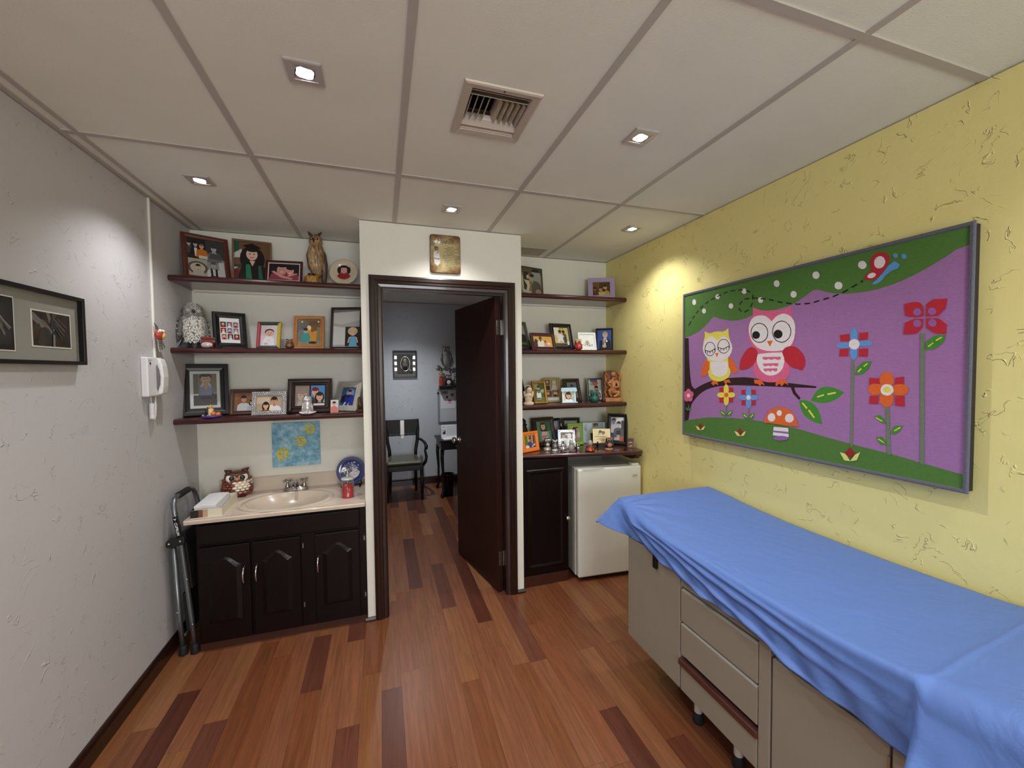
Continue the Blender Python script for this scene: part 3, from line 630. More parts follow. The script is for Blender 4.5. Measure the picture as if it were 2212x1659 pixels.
((235,228,228),[(0.445,0.672),(0.443,0.656),(0.439,0.642),(0.431,0.632),(0.422,0.625),(0.411,0.624),(0.4,0.627),(0.39,0.636),(0.382,0.649),(0.376,0.665),(0.374,0.682),(0.376,0.699),(0.381,0.713),(0.389,0.724),(0.399,0.73),(0.41,0.73),(0.421,0.726),(0.43,0.717),(0.438,0.704),(0.443,0.689)]),
((20,14,16),[(0.413,0.664),(0.412,0.657),(0.41,0.651),(0.406,0.646),(0.401,0.644),(0.396,0.643),(0.39,0.645),(0.385,0.649),(0.381,0.654),(0.379,0.661),(0.378,0.668),(0.379,0.675),(0.381,0.682),(0.385,0.686),(0.39,0.689),(0.395,0.689),(0.401,0.687),(0.406,0.683),(0.409,0.678),(0.412,0.671)]),
((20,14,16),[(0.539,0.666),(0.537,0.648),(0.532,0.632),(0.524,0.62),(0.514,0.612),(0.503,0.61),(0.491,0.615),(0.48,0.624),(0.472,0.639),(0.466,0.657),(0.464,0.676),(0.466,0.695),(0.471,0.712),(0.48,0.724),(0.49,0.731),(0.502,0.732),(0.513,0.727),(0.523,0.716),(0.532,0.702),(0.537,0.685)]),
((235,228,228),[(0.536,0.666),(0.534,0.65),(0.53,0.635),(0.522,0.624),(0.513,0.617),(0.503,0.615),(0.492,0.619),(0.482,0.628),(0.475,0.642),(0.469,0.658),(0.467,0.676),(0.469,0.693),(0.474,0.709),(0.482,0.72),(0.491,0.726),(0.502,0.727),(0.512,0.723),(0.522,0.713),(0.529,0.7),(0.534,0.684)]),
((20,14,16),[(0.506,0.658),(0.505,0.65),(0.503,0.644),(0.499,0.639),(0.494,0.636),(0.488,0.635),(0.483,0.637),(0.478,0.641),(0.474,0.647),(0.471,0.654),(0.47,0.662),(0.471,0.67),(0.474,0.676),(0.478,0.681),(0.483,0.684),(0.488,0.684),(0.493,0.682),(0.498,0.678),(0.502,0.672),(0.505,0.665)]),
((226,104,40),[(0.443,0.626),(0.468,0.626),(0.456,0.593)]),
((190,36,52),[(0.345,0.57),(0.354,0.583),(0.362,0.592),(0.37,0.596),(0.378,0.596),(0.385,0.594),(0.391,0.59),(0.396,0.585),(0.4,0.578),(0.402,0.57),(0.404,0.561),(0.404,0.55),(0.403,0.538),(0.401,0.526),(0.397,0.515),(0.392,0.504),(0.385,0.494),(0.378,0.486),(0.371,0.478),(0.364,0.472),(0.356,0.467),(0.348,0.463),(0.341,0.462),(0.333,0.462),(0.319,0.465),(0.321,0.497),(0.324,0.516),(0.329,0.533),(0.336,0.551)]),
((190,36,52),[(0.527,0.587),(0.534,0.589),(0.54,0.589),(0.546,0.587),(0.553,0.584),(0.559,0.58),(0.565,0.573),(0.571,0.564),(0.578,0.554),(0.583,0.543),(0.586,0.533),(0.589,0.522),(0.591,0.511),(0.591,0.5),(0.591,0.49),(0.588,0.478),(0.582,0.457),(0.557,0.468),(0.546,0.473),(0.54,0.477),(0.536,0.482),(0.531,0.488),(0.526,0.495),(0.521,0.502),(0.517,0.51),(0.513,0.519),(0.509,0.529),(0.506,0.538),(0.505,0.548),(0.506,0.557),(0.508,0.566),(0.511,0.574),(0.515,0.58),(0.521,0.584)]),
((235,228,228),[(0.405,0.554),(0.439,0.557),(0.464,0.558),(0.505,0.557),(0.51,0.538),(0.513,0.527),(0.514,0.517),(0.514,0.507),(0.513,0.495),(0.511,0.484),(0.509,0.473),(0.505,0.464),(0.5,0.454),(0.494,0.446),(0.488,0.44),(0.481,0.435),(0.473,0.431),(0.465,0.429),(0.457,0.429),(0.449,0.43),(0.441,0.434),(0.434,0.439),(0.427,0.446),(0.42,0.454),(0.415,0.464),(0.41,0.474),(0.406,0.485),(0.403,0.496),(0.401,0.507),(0.4,0.518),(0.4,0.527),(0.401,0.537)]),
((222,100,140),[(0.425,0.536),(0.5,0.534),(0.5,0.519),(0.493,0.517),(0.489,0.517),(0.486,0.517),(0.483,0.519),(0.48,0.521),(0.477,0.522),(0.474,0.522),(0.471,0.521),(0.468,0.519),(0.465,0.518),(0.462,0.518),(0.459,0.519),(0.455,0.521),(0.452,0.522),(0.449,0.522),(0.446,0.521),(0.443,0.519),(0.44,0.519),(0.436,0.519),(0.432,0.52),(0.425,0.525)]),
((222,100,140),[(0.427,0.498),(0.49,0.499),(0.491,0.483),(0.485,0.481),(0.482,0.481),(0.479,0.482),(0.476,0.483),(0.474,0.485),(0.471,0.486),(0.469,0.486),(0.466,0.485),(0.463,0.482),(0.461,0.481),(0.458,0.481),(0.455,0.482),(0.453,0.484),(0.45,0.485),(0.447,0.485),(0.445,0.484),(0.442,0.482),(0.439,0.481),(0.437,0.482),(0.434,0.483),(0.431,0.485),(0.429,0.487),(0.428,0.489),(0.427,0.492)]),
((222,100,140),[(0.43,0.469),(0.487,0.47),(0.487,0.455),(0.482,0.453),(0.479,0.452),(0.476,0.453),(0.474,0.455),(0.468,0.459),(0.459,0.45),(0.454,0.455),(0.451,0.456),(0.448,0.456),(0.446,0.455),(0.443,0.453),(0.441,0.452),(0.439,0.452),(0.436,0.453),(0.434,0.455),(0.432,0.457),(0.431,0.46),(0.43,0.463)]),
((226,104,40),[(0.388,0.404),(0.407,0.404),(0.416,0.402),(0.422,0.398),(0.428,0.39),(0.437,0.371),(0.422,0.38),(0.416,0.366),(0.41,0.375),(0.407,0.378),(0.403,0.38),(0.399,0.38),(0.392,0.379)]),
((226,104,40),[(0.481,0.376),(0.48,0.381),(0.481,0.385),(0.483,0.39),(0.485,0.395),(0.489,0.399),(0.494,0.402),(0.502,0.406),(0.519,0.411),(0.531,0.378),(0.516,0.389),(0.506,0.37),(0.496,0.385),(0.483,0.368)]),
((190,36,52),[(0.783,0.917),(0.782,0.927),(0.782,0.935),(0.782,0.943),(0.783,0.951),(0.784,0.958),(0.786,0.965),(0.789,0.97),(0.792,0.974),(0.796,0.977),(0.801,0.978),(0.806,0.977),(0.811,0.975),(0.816,0.973),(0.82,0.969),(0.823,0.963),(0.827,0.957),(0.829,0.951),(0.83,0.944),(0.83,0.937),(0.829,0.93),(0.828,0.923),(0.826,0.916),(0.824,0.91),(0.82,0.901),(0.815,0.89),(0.811,0.883),(0.809,0.879),(0.806,0.875),(0.803,0.871),(0.801,0.868),(0.798,0.866),(0.794,0.864),(0.79,0.863),(0.786,0.862),(0.782,0.863),(0.778,0.864),(0.774,0.867),(0.766,0.875),(0.768,0.885),(0.77,0.89),(0.773,0.893),(0.777,0.896),(0.785,0.9)]),
((235,228,228),[(0.818,0.919),(0.816,0.913),(0.812,0.909),(0.808,0.907),(0.804,0.908),(0.799,0.911),(0.796,0.917),(0.793,0.924),(0.792,0.933),(0.792,0.941),(0.793,0.949),(0.796,0.955),(0.799,0.959),(0.804,0.961),(0.808,0.96),(0.812,0.956),(0.816,0.95),(0.818,0.943),(0.82,0.935),(0.82,0.927)]),
((235,228,228),[(0.797,0.886),(0.797,0.882),(0.796,0.879),(0.794,0.875),(0.792,0.873),(0.788,0.871),(0.785,0.871),(0.782,0.872),(0.779,0.874),(0.777,0.876),(0.775,0.88),(0.775,0.883),(0.776,0.887),(0.778,0.89),(0.78,0.893),(0.784,0.894),(0.787,0.895),(0.79,0.894),(0.793,0.892),(0.795,0.889)]),
((98,156,218),[(0.786,0.846),(0.795,0.855),(0.799,0.861),(0.803,0.866),(0.808,0.874),(0.816,0.888),(0.823,0.902),(0.827,0.909),(0.83,0.914),(0.834,0.918),(0.842,0.925),(0.855,0.906),(0.853,0.897),(0.851,0.893),(0.849,0.891),(0.846,0.889),(0.842,0.889),(0.838,0.888),(0.835,0.885),(0.831,0.882),(0.828,0.879),(0.824,0.874),(0.82,0.869),(0.817,0.862),(0.813,0.855),(0.81,0.85),(0.806,0.846),(0.802,0.843),(0.798,0.842),(0.795,0.841),(0.792,0.841),(0.79,0.843)]),
((98,156,218),[(0.85,0.945),(0.85,0.942),(0.849,0.94),(0.848,0.938),(0.846,0.937),(0.845,0.938),(0.843,0.939),(0.841,0.941),(0.84,0.944),(0.839,0.947),(0.838,0.95),(0.839,0.953),(0.839,0.956),(0.841,0.957),(0.842,0.958),(0.844,0.958),(0.846,0.956),(0.848,0.954),(0.849,0.952),(0.85,0.948)]),
((98,156,218),[(0.87,0.934),(0.87,0.931),(0.869,0.929),(0.868,0.927),(0.866,0.926),(0.864,0.926),(0.862,0.928),(0.86,0.93),(0.859,0.933),(0.858,0.936),(0.858,0.939),(0.858,0.943),(0.859,0.945),(0.86,0.947),(0.862,0.948),(0.864,0.947),(0.866,0.946),(0.867,0.944),(0.869,0.941),(0.87,0.938)]),
((110,130,98),[(0.736,0.506),(0.737,0.099),(0.744,0.101),(0.744,0.506)]),
((66,140,46),[(0.747,0.435),(0.752,0.474),(0.77,0.497),(0.791,0.5),(0.784,0.466),(0.768,0.441)]),
((232,222,84),[(0.756,0.448),(0.765,0.464),(0.762,0.468),(0.753,0.452)]),
((232,222,84),[(0.771,0.473),(0.781,0.487),(0.779,0.491),(0.769,0.477)]),
((190,36,52),[(0.7,0.627),(0.728,0.63),(0.729,0.596),(0.704,0.595)]),
((190,36,52),[(0.756,0.63),(0.78,0.631),(0.779,0.598),(0.756,0.595)]),
((190,36,52),[(0.701,0.56),(0.727,0.562),(0.727,0.524),(0.7,0.524)]),
((190,36,52),[(0.756,0.556),(0.781,0.558),(0.78,0.52),(0.756,0.522)]),
((98,156,218),[(0.752,0.617),(0.752,0.606),(0.751,0.596),(0.749,0.589),(0.746,0.584),(0.742,0.582),(0.739,0.584),(0.736,0.59),(0.734,0.598),(0.732,0.609),(0.732,0.62),(0.732,0.631),(0.733,0.641),(0.736,0.649),(0.738,0.654),(0.742,0.655),(0.745,0.653),(0.748,0.647),(0.75,0.639),(0.752,0.629)]),
((98,156,218),[(0.752,0.542),(0.752,0.531),(0.751,0.521),(0.748,0.513),(0.746,0.508),(0.742,0.507),(0.739,0.508),(0.736,0.514),(0.734,0.522),(0.732,0.532),(0.731,0.544),(0.732,0.555),(0.733,0.565),(0.735,0.573),(0.738,0.578),(0.742,0.579),(0.745,0.577),(0.748,0.572),(0.75,0.564),(0.752,0.553)]),
((98,156,218),[(0.737,0.574),(0.736,0.57),(0.733,0.566),(0.728,0.563),(0.722,0.562),(0.715,0.562),(0.707,0.563),(0.701,0.566),(0.696,0.569),(0.692,0.574),(0.691,0.578),(0.692,0.583),(0.695,0.587),(0.701,0.589),(0.707,0.591),(0.714,0.591),(0.721,0.589),(0.728,0.587),(0.733,0.583),(0.736,0.579)]),
((98,156,218),[(0.792,0.578),(0.791,0.574),(0.788,0.571),(0.784,0.568),(0.778,0.567),(0.772,0.566),(0.765,0.568),(0.759,0.57),(0.754,0.574),(0.751,0.578),(0.75,0.582),(0.751,0.587),(0.754,0.59),(0.759,0.593),(0.765,0.594),(0.771,0.594),(0.778,0.593),(0.783,0.59),(0.788,0.587),(0.791,0.583)]),
((235,228,228),[(0.758,0.578),(0.757,0.57),(0.755,0.564),(0.752,0.559),(0.748,0.555),(0.743,0.555),(0.739,0.556),(0.734,0.56),(0.731,0.566),(0.728,0.573),(0.728,0.581),(0.728,0.588),(0.73,0.595),(0.734,0.6),(0.738,0.603),(0.743,0.604),(0.747,0.602),(0.752,0.598),(0.755,0.592),(0.757,0.585)]),
((110,130,98),[(0.829,0.296),(0.835,0.087),(0.844,0.09),(0.838,0.298)]),
((66,140,46),[(0.8,0.253),(0.815,0.259),(0.826,0.246),(0.83,0.224),(0.815,0.229)]),
((232,222,84),[(0.804,0.245),(0.82,0.23),(0.822,0.234),(0.805,0.249)]),
((66,140,46),[(0.843,0.186),(0.851,0.217),(0.871,0.224),(0.865,0.199),(0.851,0.179)]),
((232,222,84),[(0.851,0.194),(0.866,0.212),(0.864,0.216),(0.85,0.198)]),
((66,140,46),[(0.807,0.159),(0.823,0.164),(0.831,0.147),(0.834,0.13),(0.817,0.129)]),
((232,222,84),[(0.811,0.15),(0.826,0.137),(0.827,0.141),(0.813,0.154)]),
((190,36,52),[(0.785,0.424),(0.813,0.422),(0.812,0.389),(0.787,0.389)]),
((190,36,52),[(0.85,0.425),(0.871,0.431),(0.871,0.394),(0.85,0.391)]),
((190,36,52),[(0.788,0.342),(0.81,0.344),(0.81,0.307),(0.786,0.306)]),
((190,36,52),[(0.851,0.347),(0.873,0.349),(0.874,0.305),(0.852,0.306)]),
((226,104,40),[(0.847,0.416),(0.847,0.404),(0.844,0.394),(0.841,0.386),(0.836,0.38),(0.83,0.378),(0.825,0.38),(0.82,0.385),(0.816,0.393),(0.813,0.403),(0.812,0.414),(0.813,0.426),(0.815,0.437),(0.819,0.445),(0.824,0.45),(0.83,0.452),(0.835,0.45),(0.84,0.445),(0.844,0.437),(0.846,0.427)]),
((226,104,40),[(0.848,0.334),(0.847,0.323),(0.845,0.313),(0.841,0.304),(0.836,0.299),(0.831,0.296),(0.826,0.297),(0.821,0.302),(0.817,0.309),(0.814,0.319),(0.813,0.33),(0.814,0.342),(0.816,0.352),(0.82,0.36),(0.825,0.366),(0.83,0.368),(0.836,0.366),(0.84,0.362),(0.844,0.354),(0.847,0.345)]),
((226,104,40),[(0.823,0.374),(0.822,0.366),(0.82,0.359),(0.815,0.353),(0.81,0.349),(0.803,0.347),(0.797,0.347),(0.791,0.351),(0.786,0.356),(0.783,0.363),(0.782,0.371),(0.783,0.379),(0.786,0.387),(0.79,0.393),(0.796,0.397),(0.803,0.398),(0.809,0.397),(0.815,0.394),(0.819,0.389),(0.822,0.382)]),
((226,104,40),[(0.882,0.376),(0.881,0.368),(0.878,0.361),(0.874,0.355),(0.868,0.351),(0.862,0.35),(0.856,0.35),(0.85,0.353),(0.845,0.358),(0.842,0.365),(0.841,0.373),(0.842,0.381),(0.845,0.388),(0.849,0.393),(0.855,0.397),(0.861,0.399),(0.868,0.398),(0.873,0.395),(0.878,0.39),(0.881,0.383)]),
((235,228,228),[(0.847,0.373),(0.847,0.366),(0.844,0.358),(0.841,0.353),(0.837,0.349),(0.832,0.347),(0.827,0.348),(0.822,0.351),(0.818,0.356),(0.816,0.363),(0.815,0.371),(0.816,0.379),(0.818,0.386),(0.821,0.392),(0.826,0.396),(0.831,0.397),(0.836,0.396),(0.841,0.393),(0.844,0.388),(0.846,0.381)]),
((232,222,84),[(0.841,0.374),(0.84,0.369),(0.839,0.366),(0.837,0.363),(0.834,0.36),(0.831,0.36),(0.829,0.36),(0.826,0.362),(0.824,0.365),(0.822,0.368),(0.822,0.372),(0.822,0.376),(0.823,0.38),(0.826,0.383),(0.828,0.385),(0.831,0.386),(0.834,0.386),(0.837,0.384),(0.839,0.381),(0.84,0.378)]),
((110,130,98),[(0.905,0.61),(0.914,0.609),(0.92,0.072),(0.911,0.074)]),
((66,140,46),[(0.915,0.54),(0.918,0.574),(0.936,0.596),(0.957,0.596),(0.953,0.567),(0.936,0.542)]),
((232,222,84),[(0.923,0.551),(0.933,0.565),(0.932,0.569),(0.921,0.555)]),
((232,222,84),[(0.938,0.573),(0.95,0.585),(0.949,0.59),(0.937,0.578)]),
((190,36,52),[(0.867,0.736),(0.876,0.738),(0.881,0.739),(0.885,0.74),(0.889,0.74),(0.893,0.739),(0.896,0.738),(0.899,0.736),(0.902,0.733),(0.905,0.729),(0.907,0.723),(0.909,0.715),(0.91,0.703),(0.911,0.678),(0.9,0.677),(0.894,0.677),(0.889,0.678),(0.882,0.68),(0.871,0.686)]),
((190,36,52),[(0.916,0.724),(0.93,0.741),(0.959,0.736),(0.955,0.698),(0.941,0.673),(0.916,0.675)]),
((190,36,52),[(0.867,0.609),(0.87,0.657),(0.892,0.671),(0.911,0.667),(0.909,0.63),(0.896,0.608)]),
((190,36,52),[(0.916,0.668),(0.942,0.663),(0.959,0.635),(0.958,0.599),(0.936,0.604),(0.918,0.629)]),
((150,100,168),[(0.906,0.695),(0.905,0.691),(0.904,0.687),(0.902,0.684),(0.9,0.682),(0.897,0.682),(0.894,0.683),(0.892,0.686),(0.89,0.689),(0.888,0.694),(0.888,0.699),(0.888,0.704),(0.89,0.708),(0.891,0.71),(0.894,0.712),(0.897,0.712),(0.899,0.711),(0.902,0.708),(0.904,0.704),(0.905,0.7)]),
((150,100,168),[(0.937,0.691),(0.936,0.687),(0.935,0.683),(0.933,0.68),(0.931,0.678),(0.929,0.678),(0.926,0.679),(0.924,0.682),(0.922,0.686),(0.92,0.69),(0.92,0.695),(0.92,0.699),(0.921,0.703),(0.923,0.706),(0.926,0.708),(0.928,0.708),(0.931,0.707),(0.933,0.704),(0.935,0.7),(0.936,0.696)]),
((150,100,168),[(0.906,0.649),(0.906,0.644),(0.905,0.64),(0.903,0.637),(0.9,0.636),(0.898,0.635),(0.895,0.636),(0.892,0.639),(0.89,0.643),(0.889,0.647),(0.889,0.652),(0.889,0.657),(0.89,0.661),(0.892,0.664),(0.895,0.665),(0.897,0.666),(0.9,0.664),(0.902,0.662),(0.904,0.658),(0.906,0.654)]),
((150,100,168),[(0.938,0.646),(0.938,0.641),(0.937,0.637),(0.935,0.634),(0.933,0.632),(0.93,0.632),(0.927,0.633),(0.925,0.636),(0.923,0.639),(0.922,0.644),(0.921,0.648),(0.922,0.653),(0.923,0.657),(0.925,0.66),(0.927,0.662),(0.93,0.662),(0.932,0.661),(0.934,0.658),(0.936,0.655),(0.938,0.65)]),
((190,36,52),[(0.246,0.311),(0.218,0.311),(0.218,0.347),(0.244,0.348)]),
((190,36,52),[(0.263,0.312),(0.29,0.317),(0.29,0.351),(0.265,0.35)]),
((190,36,52),[(0.246,0.29),(0.218,0.286),(0.218,0.249),(0.245,0.252)]),
((190,36,52),[(0.263,0.292),(0.29,0.292),(0.29,0.258),(0.265,0.255)]),
((232,222,84),[(0.268,0.335),(0.267,0.325),(0.266,0.315),(0.263,0.307),(0.259,0.301),(0.255,0.299),(0.25,0.301),(0.247,0.305),(0.243,0.313),(0.241,0.323),(0.241,0.334),(0.241,0.345),(0.243,0.355),(0.246,0.363),(0.25,0.368),(0.254,0.37),(0.258,0.368),(0.262,0.364),(0.265,0.356),(0.267,0.346)]),
((232,222,84),[(0.268,0.27),(0.268,0.259),(0.266,0.249),(0.263,0.241),(0.259,0.235),(0.255,0.233),(0.251,0.234),(0.247,0.239),(0.244,0.246),(0.242,0.256),(0.241,0.267),(0.242,0.278),(0.244,0.288),(0.247,0.296),(0.25,0.301),(0.255,0.303),(0.259,0.302),(0.263,0.297),(0.266,0.29),(0.268,0.28)]),
((232,222,84),[(0.251,0.301),(0.25,0.296),(0.247,0.291),(0.242,0.287),(0.236,0.284),(0.229,0.282),(0.222,0.282),(0.215,0.284),(0.21,0.288),(0.206,0.292),(0.205,0.297),(0.206,0.303),(0.21,0.308),(0.215,0.312),(0.221,0.315),(0.228,0.316),(0.236,0.316),(0.242,0.314),(0.247,0.311),(0.25,0.306)]),
((232,222,84),[(0.301,0.305),(0.3,0.3),(0.297,0.296),(0.293,0.291),(0.287,0.289),(0.28,0.287),(0.273,0.287),(0.267,0.289),(0.262,0.292),(0.259,0.297),(0.258,0.302),(0.259,0.307),(0.262,0.312),(0.267,0.316),(0.273,0.319),(0.28,0.32),(0.287,0.32),(0.293,0.318),(0.297,0.315),(0.3,0.31)]),
((226,104,40),[(0.266,0.302),(0.265,0.298),(0.264,0.294),(0.261,0.29),(0.258,0.288),(0.255,0.287),(0.251,0.287),(0.248,0.289),(0.246,0.292),(0.244,0.296),(0.243,0.3),(0.244,0.305),(0.246,0.309),(0.248,0.313),(0.251,0.315),(0.255,0.316),(0.258,0.315),(0.261,0.314),(0.264,0.311),(0.265,0.307)]),
((190,36,52),[(0.357,0.305),(0.331,0.305),(0.331,0.339),(0.355,0.341)]),
((190,36,52),[(0.373,0.306),(0.397,0.31),(0.397,0.344),(0.374,0.342)]),
((190,36,52),[(0.357,0.285),(0.332,0.28),(0.332,0.245),(0.356,0.248)]),
((190,36,52),[(0.373,0.286),(0.397,0.287),(0.397,0.253),(0.375,0.25)]),
((98,156,218),[(0.377,0.328),(0.377,0.318),(0.375,0.308),(0.372,0.301),(0.369,0.295),(0.365,0.293),(0.361,0.295),(0.358,0.299),(0.355,0.307),(0.353,0.316),(0.352,0.327),(0.353,0.337),(0.354,0.347),(0.357,0.355),(0.361,0.36),(0.364,0.362),(0.368,0.36),(0.372,0.356),(0.375,0.348),(0.376,0.339)]),
((98,156,218),[(0.378,0.265),(0.377,0.254),(0.375,0.244),(0.373,0.237),(0.369,0.231),(0.365,0.229),(0.362,0.23),(0.358,0.235),(0.355,0.242),(0.353,0.251),(0.353,0.262),(0.353,0.273),(0.355,0.282),(0.358,0.29),(0.361,0.295),(0.365,0.297),(0.369,0.296),(0.372,0.292),(0.375,0.284),(0.377,0.275)]),
((98,156,218),[(0.362,0.295),(0.361,0.29),(0.358,0.285),(0.353,0.281),(0.348,0.278),(0.341,0.277),(0.335,0.277),(0.329,0.279),(0.324,0.282),(0.321,0.286),(0.32,0.291),(0.321,0.296),(0.324,0.301),(0.329,0.305),(0.335,0.308),(0.341,0.309),(0.348,0.309),(0.353,0.307),(0.358,0.304),(0.361,0.3)]),
((98,156,218),[(0.407,0.299),(0.407,0.295),(0.404,0.29),(0.4,0.286),(0.394,0.283),(0.388,0.282),(0.382,0.282),(0.376,0.284),(0.372,0.287),(0.369,0.291),(0.368,0.296),(0.369,0.301),(0.372,0.305),(0.376,0.309),(0.382,0.312),(0.388,0.313),(0.394,0.313),(0.399,0.311),(0.404,0.308),(0.406,0.304)]),
((235,228,228),[(0.375,0.296),(0.375,0.292),(0.373,0.288),(0.371,0.285),(0.368,0.282),(0.365,0.281),(0.362,0.282),(0.359,0.283),(0.357,0.286),(0.355,0.29),(0.355,0.294),(0.355,0.299),(0.357,0.303),(0.359,0.306),(0.362,0.309),(0.365,0.309),(0.368,0.309),(0.371,0.307),(0.373,0.304),(0.374,0.301)]),
((222,100,140),[(0.047,0.307),(0.046,0.3),(0.044,0.294),(0.041,0.289),(0.036,0.285),(0.031,0.284),(0.026,0.284),(0.022,0.287),(0.018,0.292),(0.016,0.298),(0.015,0.304),(0.016,0.311),(0.018,0.318),(0.022,0.323),(0.026,0.326),(0.031,0.328),(0.036,0.327),(0.04,0.324),(0.044,0.319),(0.046,0.314)]),
((222,100,140),[(0.029,0.287),(0.028,0.28),(0.026,0.273),(0.022,0.268),(0.018,0.265),(0.013,0.263),(0.008,0.264),(0.003,0.266),(0,0.271),(0,0.277),(0,0.284),(0,0.291),(0,0.298),(0.003,0.303),(0.008,0.306),(0.013,0.308),(0.018,0.307),(0.022,0.304),(0.026,0.3),(0.028,0.294)]),
((222,100,140),[(0.036,0.257),(0.035,0.25),(0.033,0.244),(0.029,0.239),(0.025,0.235),(0.02,0.233),(0.015,0.234),(0.01,0.237),(0.007,0.241),(0.004,0.247),(0.004,0.254),(0.004,0.261),(0.007,0.267),(0.01,0.273),(0.015,0.276),(0.02,0.278),(0.025,0.277),(0.029,0.274),(0.033,0.27),(0.035,0.264)]),
((222,100,140),[(0.058,0.259),(0.058,0.253),(0.056,0.246),(0.052,0.241),(0.048,0.237),(0.043,0.236),(0.038,0.236),(0.034,0.239),(0.03,0.244),(0.028,0.25),(0.027,0.256),(0.028,0.263),(0.03,0.27),(0.033,0.275),(0.038,0.278),(0.043,0.28),(0.048,0.279),(0.052,0.276),(0.055,0.272),(0.058,0.266)]),
((222,100,140),[(0.065,0.29),(0.064,0.283),(0.062,0.277),(0.059,0.272),(0.055,0.268),(0.05,0.267),(0.045,0.267),(0.04,0.27),(0.037,0.274),(0.035,0.28),(0.034,0.287),(0.035,0.294),(0.037,0.3),(0.04,0.306),(0.045,0.309),(0.049,0.31),(0.054,0.31),(0.059,0.307),(0.062,0.302),(0.064,0.296)]),
((235,228,228),[(0.042,0.279),(0.041,0.275),(0.04,0.271),(0.037,0.268),(0.035,0.266),(0.031,0.265),(0.028,0.265),(0.025,0.267),(0.023,0.27),(0.022,0.274),(0.021,0.278),(0.021,0.282),(0.023,0.286),(0.025,0.289),(0.028,0.291),(0.031,0.292),(0.034,0.292),(0.037,0.29),(0.04,0.287),(0.041,0.284)]),
((110,130,98),[(0.252,0.235),(0.252,0.172),(0.259,0.173),(0.258,0.236)]),
((66,140,46),[(0.22,0.2),(0.242,0.196),(0.256,0.165),(0.233,0.166)]),
((66,140,46),[(0.289,0.21),(0.269,0.199),(0.256,0.165),(0.278,0.174)]),
((232,222,84),[(0.228,0.188),(0.243,0.173),(0.246,0.177),(0.231,0.193)]),
((232,222,84),[(0.279,0.2),(0.265,0.18),(0.268,0.177),(0.282,0.196)]),
((110,130,98),[(0.363,0.231),(0.363,0.172),(0.369,0.173),(0.368,0.232)]),
((66,140,46),[(0.335,0.198),(0.354,0.194),(0.366,0.165),(0.346,0.167)]),
((66,140,46),[(0.395,0.207),(0.378,0.198),(0.366,0.165),(0.386,0.173)]),
((232,222,84),[(0.342,0.187),(0.355,0.173),(0.358,0.177),(0.345,0.191)]),
((232,222,84),[(0.386,0.198),(0.374,0.179),(0.377,0.176),(0.389,0.195)]),
((110,130,98),[(0.031,0.211),(0.031,0.175),(0.035,0.176),(0.035,0.211)]),
((66,140,46),[(0.011,0.191),(0.024,0.188),(0.033,0.171),(0.019,0.172)]),
((66,140,46),[(0.054,0.197),(0.041,0.191),(0.033,0.171),(0.047,0.176)]),
((235,228,228),[(0.476,0.14),(0.533,0.145),(0.536,0.096),(0.473,0.091)]),
((150,100,168),[(0.475,0.119),(0.534,0.123),(0.535,0.112),(0.475,0.109)]),
((150,100,168),[(0.534,0.089),(0.533,0.085),(0.529,0.08),(0.522,0.076),(0.514,0.072),(0.505,0.069),(0.496,0.067),(0.488,0.067),(0.481,0.068),(0.476,0.071),(0.475,0.075),(0.476,0.079),(0.481,0.084),(0.487,0.089),(0.496,0.092),(0.505,0.095),(0.514,0.097),(0.522,0.097),(0.528,0.095),(0.533,0.093)]),
((226,104,40),[(0.435,0.156),(0.441,0.189),(0.446,0.206),(0.451,0.218),(0.459,0.229),(0.467,0.238),(0.476,0.245),(0.486,0.251),(0.496,0.254),(0.506,0.255),(0.516,0.254),(0.525,0.251),(0.534,0.246),(0.543,0.238),(0.551,0.228),(0.557,0.216),(0.563,0.197),(0.571,0.16),(0.534,0.156),(0.517,0.155),(0.507,0.156),(0.491,0.157),(0.47,0.158)]),
((235,228,228),[(0.482,0.195),(0.482,0.187),(0.479,0.18),(0.476,0.174),(0.472,0.17),(0.467,0.168),(0.462,0.168),(0.458,0.171),(0.454,0.176),(0.452,0.182),(0.451,0.189),(0.452,0.197),(0.454,0.204),(0.458,0.21),(0.462,0.214),(0.467,0.216),(0.471,0.216),(0.476,0.213),(0.479,0.208),(0.481,0.202)]),
((235,228,228),[(0.508,0.222),(0.507,0.217),(0.506,0.213),(0.504,0.209),(0.501,0.206),(0.498,0.205),(0.495,0.205),(0.492,0.207),(0.49,0.21),(0.488,0.214),(0.487,0.219),(0.488,0.224),(0.489,0.229),(0.492,0.233),(0.494,0.236),(0.498,0.237),(0.501,0.237),(0.504,0.235),(0.506,0.232),(0.507,0.227)]),
((235,228,228),[(0.553,0.202),(0.553,0.194),(0.55,0.187),(0.547,0.181),(0.542,0.177),(0.537,0.175),(0.532,0.175),(0.527,0.178),(0.523,0.182),(0.521,0.189),(0.52,0.196),(0.521,0.204),(0.523,0.211),(0.527,0.217),(0.531,0.221),(0.537,0.223),(0.542,0.223),(0.546,0.22),(0.55,0.215),(0.552,0.209)]),
((226,226,130),[(0.079,0.069),(0.097,0.066),(0.109,0.044),(0.092,0.044)]),
((226,226,130),[(0.139,0.08),(0.124,0.068),(0.109,0.044),(0.129,0.052)]),
((160,30,34),[(0.108,0.071),(0.107,0.066),(0.103,0.062),(0.099,0.061),(0.096,0.064),(0.095,0.068),(0.096,0.073),(0.099,0.077),(0.103,0.077),(0.107,0.075)]),
((160,30,34),[(0.124,0.074),(0.122,0.069),(0.119,0.065),(0.115,0.065),(0.112,0.067),(0.111,0.071),(0.112,0.076),(0.115,0.08),(0.119,0.08),(0.122,0.078)]),
